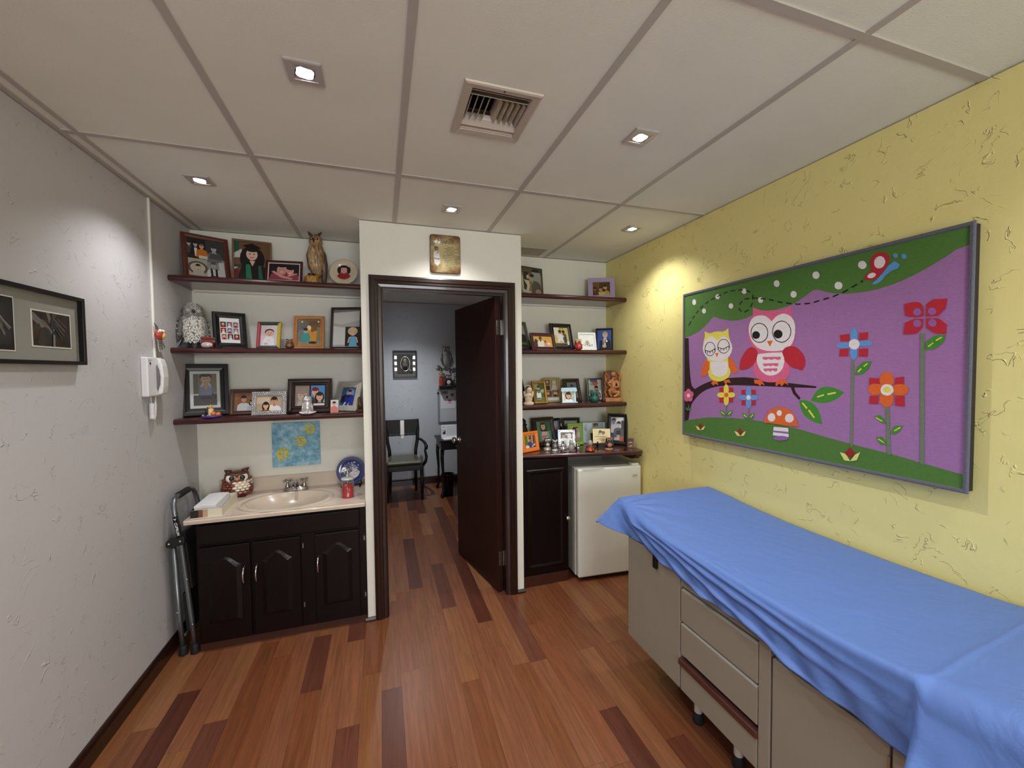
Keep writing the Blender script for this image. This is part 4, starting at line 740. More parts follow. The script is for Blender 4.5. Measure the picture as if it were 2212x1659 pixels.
((160,30,34),[(0.116,0.083),(0.114,0.078),(0.111,0.074),(0.107,0.074),(0.104,0.076),(0.103,0.08),(0.104,0.085),(0.107,0.089),(0.111,0.09),(0.114,0.087)]),
((160,30,34),[(0.116,0.067),(0.115,0.062),(0.111,0.058),(0.107,0.058),(0.104,0.06),(0.103,0.064),(0.104,0.069),(0.107,0.073),(0.111,0.074),(0.114,0.071)]),
((226,226,130),[(0.298,0.078),(0.316,0.075),(0.328,0.052),(0.311,0.052)]),
((226,226,130),[(0.355,0.09),(0.341,0.078),(0.328,0.052),(0.346,0.06)]),
((160,30,34),[(0.326,0.08),(0.325,0.075),(0.322,0.071),(0.318,0.07),(0.315,0.073),(0.314,0.078),(0.315,0.083),(0.318,0.087),(0.322,0.087),(0.325,0.085)]),
((160,30,34),[(0.341,0.083),(0.34,0.078),(0.337,0.075),(0.333,0.074),(0.33,0.076),(0.329,0.081),(0.33,0.086),(0.333,0.09),(0.337,0.091),(0.34,0.088)]),
((160,30,34),[(0.333,0.093),(0.332,0.088),(0.329,0.084),(0.326,0.083),(0.323,0.086),(0.321,0.091),(0.322,0.096),(0.325,0.1),(0.329,0.1),(0.332,0.098)]),
((160,30,34),[(0.333,0.076),(0.332,0.071),(0.329,0.067),(0.326,0.066),(0.323,0.069),(0.321,0.074),(0.323,0.079),(0.326,0.083),(0.329,0.083),(0.332,0.081)]),
((226,226,130),[(0.707,0.063),(0.726,0.059),(0.738,0.028),(0.721,0.027)]),
((226,226,130),[(0.766,0.08),(0.751,0.063),(0.738,0.028),(0.757,0.039)]),
((160,30,34),[(0.736,0.066),(0.735,0.059),(0.732,0.053),(0.728,0.052),(0.725,0.056),(0.723,0.062),(0.724,0.069),(0.728,0.074),(0.731,0.076),(0.735,0.072)]),
((160,30,34),[(0.751,0.07),(0.75,0.063),(0.747,0.058),(0.743,0.057),(0.74,0.06),(0.739,0.067),(0.74,0.074),(0.743,0.079),(0.747,0.08),(0.75,0.077)]),
((160,30,34),[(0.743,0.083),(0.742,0.076),(0.739,0.071),(0.735,0.07),(0.732,0.073),(0.731,0.08),(0.732,0.087),(0.735,0.092),(0.739,0.093),(0.742,0.09)]),
((160,30,34),[(0.744,0.06),(0.743,0.053),(0.74,0.048),(0.736,0.047),(0.733,0.05),(0.731,0.057),(0.732,0.064),(0.735,0.069),(0.739,0.07),(0.742,0.067)])]
# ================================================================ SHELVES
def bull(y0, yb, z0, z1):
    r = (z1-z0)/2; zc = (z0+z1)/2
    return [(yb, z0)] + [(y0+r-r*math.sin(R(a)), zc-r*math.cos(R(a))) for a in (0, 30, 60, 90, 120, 150, 180)] + [(yb, z1)]
T1, T2, T3 = 2.1555, 1.7335, 1.3125
def shelf(x0, x1, zt, label, group, endl, endr):
    root = thing('wall_shelf', label, 'shelf', ((x0+x1)/2, YB-.16, zt-.035), 0, group)
    M = Matrix.Translation((-(x0+x1)/2, -(YB-.16), -(zt-.035)))
    mb = MB(); mb.prismx(bull(2.853, YB-.0005, zt-.035, zt), x0, x1, M=M)
    mb.build('board', M_wood, root)
    m = MB(); m.box(x0+.02, YB-.035, zt-.048, x1-.02, YB-.0005, zt-.035, M=M); m.build('cleat', M_cream, root)
gl, gr = 'dark mahogany wall shelves on the left', 'dark mahogany wall shelves on the right'
shelf(XL+.0005, -.1125, T1, 'top mahogany shelf on the left, holding the graduation photo and brown owl', gl, 0, 1)
shelf(XL+.0005, -.1125, T2, 'middle mahogany shelf on the left, holding the grey feathered owl', gl, 0, 1)
shelf(XL+.0005, -.1125, T3, 'lowest mahogany shelf on the left, just above the blue canvas', gl, 0, 1)
shelf(.9385, XR-.0005, T1, 'top mahogany shelf on the right, holding a lilac frame at its wall end', gr, 0, 1)
shelf(.9385, XR-.0005, T2, 'middle mahogany shelf on the right, with the maroon frame on it', gr, 0, 1)
shelf(.9385, XR-.0005, T3, 'lowest mahogany shelf on the right, with the carved wooden figure on it', gr, 0, 1)

CT = .965
def side_counter():
    root = thing('side_counter', 'dark mahogany counter top above the white fridge, crowded with photo frames', 'counter', (1.4, 2.9, CT-.03), 0)
    M = Matrix.Translation((-1.4, -2.9, -(CT-.03)))
    poly = [(.9385, 2.765), (1.80, 2.598), (1.84, 2.594), (1.868, 2.606), (1.888, 2.64), (1.8935, 2.69), (1.8935, YB-.0005), (.9385, YB-.0005)]
    MB().prismz(poly, CT-.03, CT, M=M).build('top', M_wood, root, bevel=.011, seg=3)
    mb = MB(); mb.prismx([(2.655, CT-.03), (YB-.001, CT-.03), (YB-.001, CT-.085), (2.72, CT-.085), (2.69, CT-.078), (2.676, CT-.06), (2.655, CT-.055)], 1.845, 1.8935, M=M)
    mb.build('bracket', M_wood, root)
side_counter()

# ================================================================ PICTURE FRAMES
PROF = dict(
    flat=lambda b, d: [(0, d), (0, 0), (b, 0), (b, d)],
    bev=lambda b, d: [(0, d), (0, .003), (.003, 0), (b*.45, 0), (b*.6, .003), (b*.9, .006), (b, .006), (b, d)],
    scoop=lambda b, d: [(0, d), (0, .002), (b*.08, 0), (b*.2, 0), (b*.3, .004), (b*.55, .006), (b*.75, .002), (b*.9, .002), (b, .007), (b, d)],
    rnd=lambda b, d: [(0, d), (0, .006), (b*.15, .002), (b*.4, -.002), (b*.65, -.001), (b*.9, .004), (b, .008), (b, d)],
)
def frame(name, label, x, y, z, yaw, lean, w, h, b, d, m, pic, matw=0, matcol=None, prof='bev', group=None, stand=True, asp=None, glass=False, backcol=None, extra=None):
    root = thing(name, label, 'photo frame', (x, y, z+.0004), yaw, group)
    dz = d*math.sin(R(lean))
    M = rot(lean, dz)
    MB().ring(w, h, PROF[prof](b, d), M=M).build('moulding', m, root)
    bk = MB(); bk.box(-w/2+.002, d-.003, .002, w/2-.002, d-.0005, h-.002, M=M); bk.build('backing', M_backing, root)
    yb = min(.0085, d-.0055)
    iw, ih = w-2*b, h-2*b
    if matw:
        mm = MB(); mm.ring(iw+.002, ih+.002, [(0, yb-.001), (matw, yb-.001), (matw, yb+.0012), (0, yb+.0012)], z0=b-.001, M=M)
        mm.build('mat_board', mat('mat_%d_%d_%d' % matcol, matcol, .85), root)
    pw, ph = iw-2*matw, ih-2*matw
    P = pic(pw/ph)
    P.mesh(-pw/2-.001, b+matw-.001, pw+.002, ph+.002, yb+.0013, M=M).build('photograph', M_print, root)
    if glass:
        MB().add([(-iw/2, yb-.0035, b), (iw/2, yb-.0035, b), (iw/2, yb-.0035, b+ih), (-iw/2, yb-.0035, b+ih)], [(0, 1, 2, 3)], M=M).build('glass', M_glass, root)
    if stand:
        zt = h*.62
        top = M @ Vector((0, d, zt)); foot_y = min(top.y+.045*h/.2, (YB-.006-y) if (yaw == 0) else top.y+.035)
        s = MB(); s.prismx([(top.y-.001, top.z), (top.y+.002, top.z), (foot_y, 0.0002), (foot_y-.006, 0.0002)], -.018, .018)
        s.build('easel_leg', M_backing, root)
    if extra: extra(root, M)
    return root
M_backing = mat('frame_backing', (52, 40, 34), .8)
SK, SK2, SK3 = (222, 172, 142), (198, 146, 116), (170, 120, 92)
HB = (26, 20, 18)

def pc_collage(a):
    P = Pic(a, (34, 34, 36))
    P.r((60, 62, 66), .5, .5, 1, 1).r((176, 172, 156), 0, 0, .5, .46).r((150, 152, 156), .5, 0, 1, .5)
    P.e((90, 84, 76), .25, .22, .2, .17).e((200, 192, 172), .25, .22, .15, .13).who(.26, .25, .06, (210, 196, 180), HB, (190, 184, 170))
    P.r((40, 42, 46), 0, .52, .12, 1).who(.06, .84, .05, (190, 180, 172), HB, (70, 72, 70)).who(.23, .84, .055, (206, 186, 170), HB, (24, 24, 28))
    P.p((230, 230, 232), (.19, .74), (.27, .74), (.24, .52), (.2, .52)).who(.39, .8, .06, (220, 180, 150), (120, 90, 60), (206, 120, 34))
    P.r((210, 208, 204), .3, .47, .56, .55).who(.72, .78, .075, (186, 186, 186), (60, 60, 62), (110, 112, 116), arms=True)
    P.p((80, 82, 86), (.56, .5), (.98, .5), (.9, .64), (.62, .66))
    P.who(.68, .34, .075, (176, 174, 172), (90, 88, 88), (214, 214, 216)).p(HB, (.58, .24), (.64, .24), (.66, 0), (.6, 0)).p(HB, (.72, .24), (.78, .24), (.78, 0), (.72, 0)).r((60, 20, 30), .58, 0, .8, .05)
    P.p((206, 206, 208), (.82, .42), (.96, .44), (1, 0), (.84, 0))
    return P
def pc_grad(a):
    P = Pic(a, (112, 80, 52))
    P.r((30, 92, 72), 0, .74, .14, 1).p((208, 206, 202), (0, .3), (.12, .36), (.26, .6), (.2, .82), (0, .7)).e((110, 84, 60), .1, .5, .11, .1).r((60, 56, 52), 0, .36, .2, .42).r((110, 26, 50), 0, 0, .14, .3)
    P.e((14, 12, 14), .5, .58, .25, .33)
    P.p((12, 12, 16), (.06, 0), (.98, 0), (.84, .4), (.66, .52), (.38, .52), (.2, .38))
    P.p((26, 128, 92), (.32, 0), (.5, 0), (.44, .44), (.32, .44)).p((24, 110, 78), (.68, 0), (.8, 0), (.74, .44), (.66, .42))
    P.p((226, 190, 170), (.42, .54), (.58, .54), (.5, .4)).e((230, 192, 172), .49, .7, .115, .15).e((14, 12, 14), .49, .82, .125, .06)
    for q in (.43, .55): P.e((40, 24, 20), q, .71, .02, .012, 8)
    P.e((180, 90, 90), .49, .62, .045, .012, 8).p((10, 10, 14), (.22, .9), (.5, .81), (.76, .88), (.5, .98)).p((10, 10, 14), (.34, .88), (.34, .8), (.64, .8), (.64, .88))
    return P
def pc_twokids(a):
    P = Pic(a, (20, 18, 20))
    P.p((150, 62, 82), (0, 0), (1, 0), (1, .2), (.92, .44), (.7, .46), (.2, .5), (.06, .3))
    P.e((206, 150, 140), .42, .62, .26, .3).e((16, 12, 12), .42, .88, .24, .1).e((214, 156, 146), .7, .56, .19, .23).e((16, 12, 12), .71, .76, .2, .13)
    for q, w, z in ((.42, .06, .64), (.7, .05, .57)):
        for d in (-w, w): P.e((36, 22, 20), q+d, z, .022, .02, 8)
        P.e((240, 226, 220), q, z-.14, .07, .03, 10)
    P.p((216, 150, 140), (.08, .5), (.16, .56), (.44, .3), (.8, .12), (.74, .04), (.4, .16))
    P.p((220, 160, 150), (.96, .42), (.9, .44), (.6, .3), (.66, .22))
    return P
def pc_nine(a):
    P = Pic(a, (236, 236, 238)); cols = [(70, 60, 66), (120, 110, 130), (150, 140, 160), (150, 36, 44), (120, 160, 200), (160, 150, 160), (190, 150, 140), (60, 60, 66), (110, 40, 44)]
    k = 0
    for r_ in range(3):
        for c_ in range(3):
            x0 = .04+.31*c_+(.02 if r_ == 2 else 0); y0 = .62-.24*r_
            P.r(cols[k], x0, y0, x0+.28, y0+.22)
            q = Pic(1); P.e(HB, x0+.14, y0+.145, .058, .06).e(SK, x0+.14, y0+.13, .045, .052).p((230, 228, 228) if k % 2 else (150, 40, 50), (x0+.04, y0), (x0+.24, y0), (x0+.19, y0+.08), (x0+.09, y0+.08))
            k += 1
    return P
def pc_baby(a):
    P = Pic(a, (206, 198, 206)); P.r((196, 188, 190), 0, .5, .35, 1)
    P.p((228, 226, 230), (.12, 0), (.86, 0), (.82, .3), (.68, .46), (.34, .46), (.18, .3)).e((70, 50, 46), .52, .66, .2, .16).e((212, 168, 146), .54, .6, .18, .15)
    for q in (.46, .62): P.e((40, 26, 24), q, .62, .02, .016, 8)
    P.e((176, 100, 96), .54, .53, .05, .015, 8).e((220, 176, 156), .34, .1, .1, .05).e((60, 50, 60), .5, .26, .02, .015, 8)
    return P
def pc_teal(a):
    P = Pic(a, (132, 120, 84)); P.r((104, 92, 66), 0, .7, 1, 1)
    for q in ((.2, .9), (.72, .86), (.9, .92)): P.e((236, 228, 190), q[0], q[1], .03)
    P.r((150, 130, 100), 0, 0, 1, .16).e((90, 92, 96), .2, .62, .18, .2).p((110, 116, 120), (.02, .2), (.34, .2), (.34, .6), (.06, .6))
    P.p((206, 140, 52), (.44, .1), (.8, .1), (.84, .56), (.7, .8), (.46, .74), (.42, .5)).e((110, 70, 40), .68, .82, .16, .12).p((120, 80, 44), (.6, .5), (.86, .6), (.8, .8), (.56, .7)).e((236, 214, 170), .5, .68, .07, .09)
    P.p((52, 150, 150), (.2, .14), (.52, .14), (.56, .34), (.46, .5), (.26, .5), (.16, .34)).e((200, 160, 130), .36, .56, .08, .09).e(HB, .35, .62, .08, .06).e((40, 40, 40), .66, .12, .14, .05)
    return P
def pc_bluegown(a):
    P = Pic(a, (172, 172, 168)); P.p((206, 208, 204), (0, .06), (.62, .06), (.62, .5), (0, .56)).p((196, 198, 194), (.3, .6), (1, .72), (1, .98), (0, .98), (0, .64)).p((120, 122, 118), (0, .92), (.96, .96), (1, 1), (0, 1))  # grey wedges paint the mirror's reflection of ceiling and walls
    P.r((24, 22, 26), .46, .02, 1, .54).e((196, 176, 130), .74, .42, .13, .11).e(SK, .75, .38, .075, .085).e((206, 186, 140), .75, .46, .09, .045)
    P.p((96, 176, 220), (.6, .02), (.92, .02), (.86, .17), (.84, .28), (.66, .28), (.64, .17)).p(SK, (.55, .12), (.6, .1), (.66, .27), (.6, .26)).p(SK, (.95, .12), (.9, .1), (.84, .27), (.9, .26))
    return P
def pc_boy(a):
    P = Pic(a, (104, 102, 86)); P.r((80, 80, 76), 0, 0, .2, 1).r((40, 40, 40), 0, 0, 1, .34).r((196, 198, 200), 0, .32, .3, .37).r((120, 120, 118), .86, .36, 1, .42)
    P.p((34, 40, 56), (.22, .06), (.86, .06), (.86, .36), (.7, .44), (.36, .44), (.22, .34))
    P.p((112, 120, 156), (.28, .32), (.78, .32), (.78, .62), (.66, .74), (.42, .74), (.28, .62)).p((170, 168, 190), (.3, .6), (.4, .74), (.46, .68), (.38, .58)).p((170, 168, 190), (.76, .6), (.66, .74), (.62, .68), (.7, .58))
    P.e((26, 22, 20), .53, .91, .155, .11).e((176, 140, 118), .53, .83, .125, .12).e((26, 22, 20), .53, .95, .13, .05)
    for q in (.46, .6): P.e((36, 24, 20), q, .84, .02, .012, 8)
    P.p((168, 128, 108), (.46, .52), (.6, .52), (.62, .72), (.55, .75), (.47, .72)).p((22, 22, 26), (.3, .2), (.8, .2), (.7, .3), (.4, .3)).p((70, 44, 36), (.2, .06), (.42, .06), (.42, .13), (.24, .13)).p((60, 42, 36), (.66, .1), (.86, .1), (.84, .18), (.68, .18))
    return P
def pc_family(a):
    P = Pic(a, (132, 88, 60)).who(.3, .66, .17, SK2, HB, (206, 206, 210)).who(.82, .7, .16, SK2, HB, (214, 214, 216)).who(.56, .46, .13, SK, HB, (180, 186, 200), long=1)
    return P
def pc_couple(a):
    P = Pic(a, (176, 156, 132)); P.r((196, 180, 156), .0, .5, .5, 1)
    P.who(.68, .66, .23, SK2, HB, (226, 220, 236)); P.p((232, 226, 176), (.5, 0), (.6, .0), (.64, .4), (.52, .38)).who(.36, .36, .2, SK, (30, 18, 16), (110, 40, 40), long=1)
    return P
def pc_double(a):
    P = Pic(a, (20, 16, 16)); P.r((140, 128, 120), 0, 0, .485, 1).r((30, 26, 26), .47, 0, .525, 1).p((160, 148, 138), (0, 0), (.46, 0), (.4, .3), (.1, .34))
    P.e((196, 172, 156), .24, .5, .21, .26).e((150, 130, 118), .24, .66, .19, .1).p((190, 176, 166), (.06, 0), (.44, 0), (.4, .22), (.12, .24))
    for q in (.17, .3): P.e((40, 30, 28), q, .52, .03, .02, 8)
    P.r((72, 134, 190), .525, 0, 1, 1).p((150, 170, 200), (.525, 0), (1, 0), (1, .3), (.525, .3)).who(.67, .68, .2, SK, (110, 30, 40), (60, 60, 70)).p((228, 226, 226), (.6, 0), (.98, 0), (.9, .14), (.7, .14)).who(.82, .44, .2, SK, (28, 22, 22), (36, 36, 38), long=.6).r((226, 226, 228), .62, 0, .99, .1)
    return P
def pc_bluegrad(a):
    P = Pic(a, (66, 92, 128)); P.e((120, 150, 180), .6, .7, .24, .24).p((30, 36, 46), (0, .14), (.4, .2), (.5, .52), (.3, .64), (.04, .5))
    P.p((40, 48, 140), (.14, 0), (.96, 0), (.96, .3), (.84, .56), (.6, .62), (.4, .54)).p((216, 222, 236), (.4, .3), (.7, .34), (.76, .5), (.5, .5)).p((206, 214, 232), (.24, .02), (.36, .02), (.5, .34), (.42, .38)).p((170, 180, 220), (.5, 0), (.64, 0), (.62, .2))
    P.who(.56, .74, .11, (206, 158, 134), (26, 26, 60), (40, 48, 140), cap=(30, 34, 96)); P.p((24, 24, 28), (.44, .56), (.56, .62), (.6, .5), (.46, .46))
    return P
def pc_sepia(a):
    P = Pic(a, (134, 120, 98)); P.r((92, 80, 64), 0, .8, 1, 1).e((34, 30, 26), .72, .9, .16, .08).r((150, 158, 150), .56, .5, .94, .86)
    P.p((196, 184, 160), (.12, .7), (.16, .7), (.2, .24), (.5, .2), (.5, .14), (.16, .16), (.12, .26)).r((52, 46, 40), .2, .26, .42, .84)
    P.p((92, 84, 80), (.52, 0), (1, 0), (.98, .34), (.84, .54), (.64, .58), (.54, .4)).e((176, 156, 132), .52, .64, .07, .1).e((40, 34, 30), .56, .74, .09, .06)
    P.p((206, 196, 176), (.2, .58), (.42, .56), (.46, .4), (.4, .2), (.3, .2), (.34, .4)).e((196, 178, 154), .38, .68, .05, .07).p((190, 178, 156), (.2, .02), (.9, .02), (.84, .14), (.3, .16)).e((150, 138, 120), .82, .2, .12, .1)
    return P
def pc_amber(a):
    P = Pic(a, (86, 60, 30)); P.r((116, 84, 40), 0, .55, .4, 1).who(.72, .62, .18, (206, 176, 110), (60, 42, 22), (196, 160, 84)).who(.46, .5, .16, (196, 160, 96), (70, 44, 22), (214, 186, 110)).e((40, 30, 16), .66, .4, .1).who(.14, .5, .14, (140, 100, 60), (40, 26, 16), (90, 50, 30))
    return P
def pc_landscape(a):
    P = Pic(a, (150, 152, 150)); P.r((60, 74, 50), 0, 0, 1, .5).r((206, 208, 204), 0, .5, 1, .56).e((40, 46, 34), .6, .42, .3, .16).r((120, 130, 80), 0, .1, 1, .2)
    return P
def pc_yellowman(a):
    P = Pic(a, (216, 166, 82)); P.p((60, 34, 30), (0, .4), (.12, .78), (.22, .6), (.2, 0), (0, 0)).p((232, 228, 214), (.2, 0), (.54, 0), (.56, .5), (.46, .62), (.3, .6), (.2, .4)).who(.38, .76, .17, (120, 74, 50), (34, 22, 18), (232, 228, 216), beard=True).p((206, 156, 150), (.5, 0), (.84, 0), (.78, .3), (.6, .34)).e((120, 60, 50), .62, .5, .09, .13).p((236, 232, 222), (.7, .3), (.78, .42), (.9, .3), (.82, .18))
    return P
def pc_starcouple(a):
    P = Pic(a, (206, 186, 120)); P.r((230, 224, 200), 0, .6, .4, 1).r((30, 26, 22), .42, .93, .68, .98).r((200, 184, 130), .46, .94, .64, .97)
    P.p((70, 74, 68), (.56, .2), (.86, .2), (.84, .62), (.74, .7), (.6, .66)).e((70, 44, 34), .66, .76, .08, .08).e(HB, .66, .81, .09, .05).e((90, 58, 42), .42, .76, .085, .09).e(HB, .42, .82, .09, .05)
    P.p((222, 222, 228), (.1, .62), (.36, .62), (.42, .72), (.5, .6), (.68, .58), (.58, .44), (.64, .2), (.42, .32), (.2, .18), (.26, .42)).r((40, 40, 44), 0, 0, 1, .18).r((30, 26, 24), .7, .2, .8, .5).r((228, 228, 228), .84, .1, .98, .3)
    return P
def pc_whitecard(a):
    P = Pic(a, (236, 240, 238)); P.e((206, 208, 204), .52, .36, .2, .14).e((166, 160, 154), .52, .44, .12, .14).e((196, 160, 150), .53, .52, .07, .05)
    for k in range(5): P.r((70, 80, 84), .14+.16*k, .26-.03*(k % 2), .24+.16*k, .3-.03*(k % 2))
    P.r((80, 88, 90), .5, .18, .9, .21)
    return P
def pc_blueman(a):
    P = Pic(a, (44, 80, 150)); P.who(.55, .74, .15, SK, (170, 150, 140), (24, 26, 34)); P.p((232, 232, 238), (.44, .56), (.66, .56), (.58, .2), (.5, .2)).p((20, 20, 24), (.52, .54), (.58, .54), (.6, .3), (.52, .3)).p((120, 120, 126), (.2, .5), (.42, .52), (.46, .2), (.36, .2), (.36, .46)).e((226, 226, 228), .66, .42, .05).e((200, 170, 150), .5, .16, .1, .08)
    return P
def pc_garden(a):
    P = Pic(a, (78, 92, 58)); P.r((110, 118, 74), 0, 0, 1, .24).e((128, 138, 96), .25, .82, .16).e((170, 170, 140), .8, .62, .1, .16).e((60, 76, 46), .72, .84, .2)
    P.p((232, 230, 226), (.2, .12), (.62, .12), (.66, .4), (.56, .56), (.28, .56), (.18, .4)).p((78, 86, 116), (.32, .46), (.52, .46), (.54, .64), (.34, .64)).e((190, 150, 124), .43, .74, .08, .1).e(HB, .43, .81, .09, .06).r((60, 70, 80), .2, .14, .6, .2)
    return P
def pc_sepia4(a):
    P = Pic(a, (170, 158, 130)); P.r((66, 48, 40), .04, .74, .36, .96).r((150, 134, 96), .42, .52, .92, .96).r((60, 46, 38), .06, .5, .36, .7).r((92, 70, 54), .06, .2, .46, .46).r((116, 84, 60), .5, .2, .94, .48).r((206, 202, 200), .06, .05, .94, .16)
    P.e((196, 150, 130), .2, .86, .06, .08).e((206, 190, 160), .67, .84, .09, .1).p((200, 196, 180), (.46, .52), (.88, .52), (.8, .74), (.54, .74)).e((206, 176, 140), .2, .36, .07).e((210, 170, 130), .72, .36, .1, .07).p(HB, (.62, .2), (.78, .2), (.74, .3), (.66, .3))
    return P
def pc_slate(a):
    return Pic(a, (104, 122, 140)).who(.52, .7, .15, (150, 130, 120), (34, 34, 34), (66, 90, 84))
def pc_braces(a):
    P = Pic(a, (206, 214, 190)); P.e((150, 200, 204), .86, .2, .2, .24).e((226, 226, 200), .16, .6, .2).who(.46, .56, .26, (226, 176, 150), (50, 26, 30), (236, 240, 236), long=.4).e((216, 160, 140), .72, .38, .12, .1)
    return P
def pc_redshirt(a):
    P = Pic(a, (206, 210, 200)); P.e((210, 100, 70), .46, .82, .18, .12).e((90, 96, 130), .4, .95, .2, .08).e((120, 190, 200), .2, .78, .08).who(.58, .56, .12, SK2, HB, (158, 74, 100), arms=True).r((236, 236, 238), .1, 0, 1, .06)
    return P
def pc_colour(a):
    P = Pic(a, (120, 90, 70)); P.e((86, 120, 40), .16, .6, .26, .4).r((206, 176, 130), .3, .5, .42, 1).r((110, 50, 46), .62, .5, .9, 1).p((236, 240, 240), (.66, .3), (.72, .3), (.76, 1), (.7, 1)).who(.5, .66, .13, SK2, HB, (60, 64, 130)).p((226, 228, 230), (.05, 0), (.4, 0), (.36, .2), (.1, .24)).p((230, 232, 232), (.6, .1), (.9, .3), (.96, .2), (.8, 0)).p((30, 30, 34), (.7, .06), (.86, .2), (.9, .1), (.8, .02))
    return P
def pc_girl(a):
    P = Pic(a, (84, 142, 120)); P.e((46, 100, 84), .82, .8, .3).e((160, 70, 60), .38, .92, .12, .06); P.e((50, 38, 32), .46, .7, .2, .26).p((50, 38, 32), (.6, .7), (.76, .5), (.72, .3), (.58, .44))
    P.p((140, 168, 150), (.06, 0), (.3, .5), (.4, .5), (.3, 0)).p((150, 178, 160), (.96, 0), (.78, .48), (.66, .5), (.7, 0)).p((226, 196, 190), (.26, .06), (.74, .06), (.68, .48), (.34, .5)).e((216, 176, 152), .46, .74, .13, .17).e((50, 38, 32), .46, .89, .14, .06).p((206, 130, 130), (.2, .2), (.7, .24), (.7, .3), (.2, .26))
    for q in (.4, .53): P.e((40, 26, 24), q, .75, .02, .014, 8)
    return P
def pc_bw(a):
    P = Pic(a, (176, 176, 180)); P.r((218, 218, 220), .4, .4, .9, 1).r((70, 70, 74), .78, .2, 1, .86).p((60, 84, 116), (0, 0), (.26, 0), (.3, .34), (.12, .46), (0, .4)).p((200, 200, 208), (0, .4), (.2, .4), (.4, .3), (.44, .36), (.24, .62), (.1, .7), (0, .66)).who(.22, .84, .1, (150, 140, 136), (50, 50, 52), (190, 190, 198))
    P.who(.6, .7, .11, (196, 190, 186), (40, 40, 42), (90, 90, 96)).p((46, 46, 50), (.42, .26), (.76, .26), (.72, .44), (.46, .44)).p((190, 184, 180), (.44, .02), (.5, .02), (.56, .26), (.48, .26)).p((196, 190, 186), (.56, .02), (.62, .02), (.66, .26), (.58, .26)).r((196, 96, 50), .68, 0, 1, .2).r((40, 40, 42), 0, 0, .68, .03)
    return P
def pc_bluekid(a):
    return Pic(a, (150, 156, 180)).who(.5, .74, .14, SK, (200, 196, 200), (76, 110, 170))
def pc_window(a):
    P = Pic(a, (52, 66, 62)); P.r((150, 164, 160), .06, .7, .94, .94).r((120, 150, 160), .06, .5, .94, .62)
    return P
def pc_profile(a):
    P = Pic(a, (190, 170, 150)); P.r((92, 60, 44), .34, .86, .84, .94); P.e(HB, .42, .7, .15, .2).e((110, 70, 54), .47, .62, .1, .15).p((90, 120, 140), (.05, 0), (.6, 0), (.5, .24), (.2, .34)).p((216, 214, 210), (.7, .3), (.96, .3), (.96, .6), (.76, .62)).p((110, 70, 54), (.36, .34), (.56, .4), (.5, .56))
    return P
def pc_wedding(a):
    P = Pic(a, (60, 66, 66)); P.who(.28, .74, .14, SK2, HB, (236, 236, 236)).who(.74, .72, .15, (236, 226, 216), (230, 230, 226), (240, 240, 240), long=.4).p((206, 226, 226), (.36, 0), (.7, 0), (.66, .5), (.44, .52)).e((230, 226, 120), .5, .82, .1, .06).r((36, 44, 46), 0, 0, .3, .3)
    return P
def pc_pink(a):
    return Pic(a, (236, 222, 210)).r((214, 220, 232), .6, 0, 1, 1).who(.44, .7, .17, (232, 190, 170), (40, 36, 50), (222, 130, 120))

dkred = mat('oxblood_frame', (72, 22, 24), .3, coat=.4)
brown = mat('chestnut_frame', (96, 46, 30), .35, coat=.3, var=(9, .2, (12, 2, 12)))
tan = mat('tan_frame', (122, 94, 62), .45)
espresso = mat('espresso_frame', (46, 28, 24), .3, coat=.4)
walnut = mat('walnut_frame', (84, 58, 46), .35, coat=.3)
teak = mat('golden_wood_frame', (182, 122, 62), .35, coat=.3, var=(9, .2, (12, 2, 12)))
green = mat('lime_frame', (140, 190, 50), .4)
orange = mat('orange_frame', (240, 130, 44), .4, bump=(120, .2, .002))
lilac = mat('lilac_frame', (176, 160, 200), .5)
whitef = mat('white_frame', (232, 238, 238), .4)
pewter = mat('pewter_frame', (90, 92, 90), .35, .5)
glit = mat('glitter_frame', (206, 202, 190), .35, .5, bump=(190, 1.0, .004), var=(230, .35, (1, 1, 1)))
# left, top shelf
frame('photo_frame', 'large brown wooden frame with a black and white family collage, top left shelf', -1.018, 3.02, T1, 28, 14, .242, .306, .027, .02, brown, pc_collage, prof='bev')
frame('photo_frame', 'tan framed portrait of a woman in a graduation cap and green stole', -.784, 3.04, T1, 10, 11, .222, .298, .012, .014, tan, pc_grad, prof='flat')
frame('photo_frame', 'low dark red frame with white border showing two hugging children', -.590, 2.955, T1, -4, 14, .218, .154, .015, .014, dkred, pc_twokids, .006, (226, 220, 220))
# left, middle shelf
frame('photo_frame', 'black frame with nine small photos on white, beside the grey feathered owl', -.902, 3.0, T2, 25, 11, .177, .236, .036, .02, M_black, pc_nine, prof='bev')
def multi(root, M):
    o = [c for c in root.children if c.name.startswith('moulding')][0]
    me = o.data
    for n, c in (('frame_bar_red', (170, 62, 74)), ('frame_bar_yellow', (206, 178, 62)), ('frame_bar_dark', (58, 66, 76)), ('frame_bar_green', (56, 66, 52))): me.materials.append(mat(n, c, .4))
    for p in me.polygons:
        k = p.index % 4; p.material_index = {0: 3, 1: 2, 2: 4, 3: 1}[k]
frame('photo_frame', 'small frame with red, yellow and dark bars around a baby photo', -.701, 3.0, T2, -8, 13, .143, .183, .022, .016, M_black, pc_baby, prof='rnd', extra=multi)
frame('photo_frame', 'golden wooden frame with a colourful group photo, behind the tiny brown owl', -.460, 3.0, T2, -2, 12, .189, .230, .024, .018, teak, pc_teal, prof='scoop')
frame('photo_frame', 'tall dark frame with a child in a blue dress, beside the doorway wall', -.232, 2.985, T2, -18, 8, .215, .292, .017, .018, espresso, pc_bluegown, prof='bev')
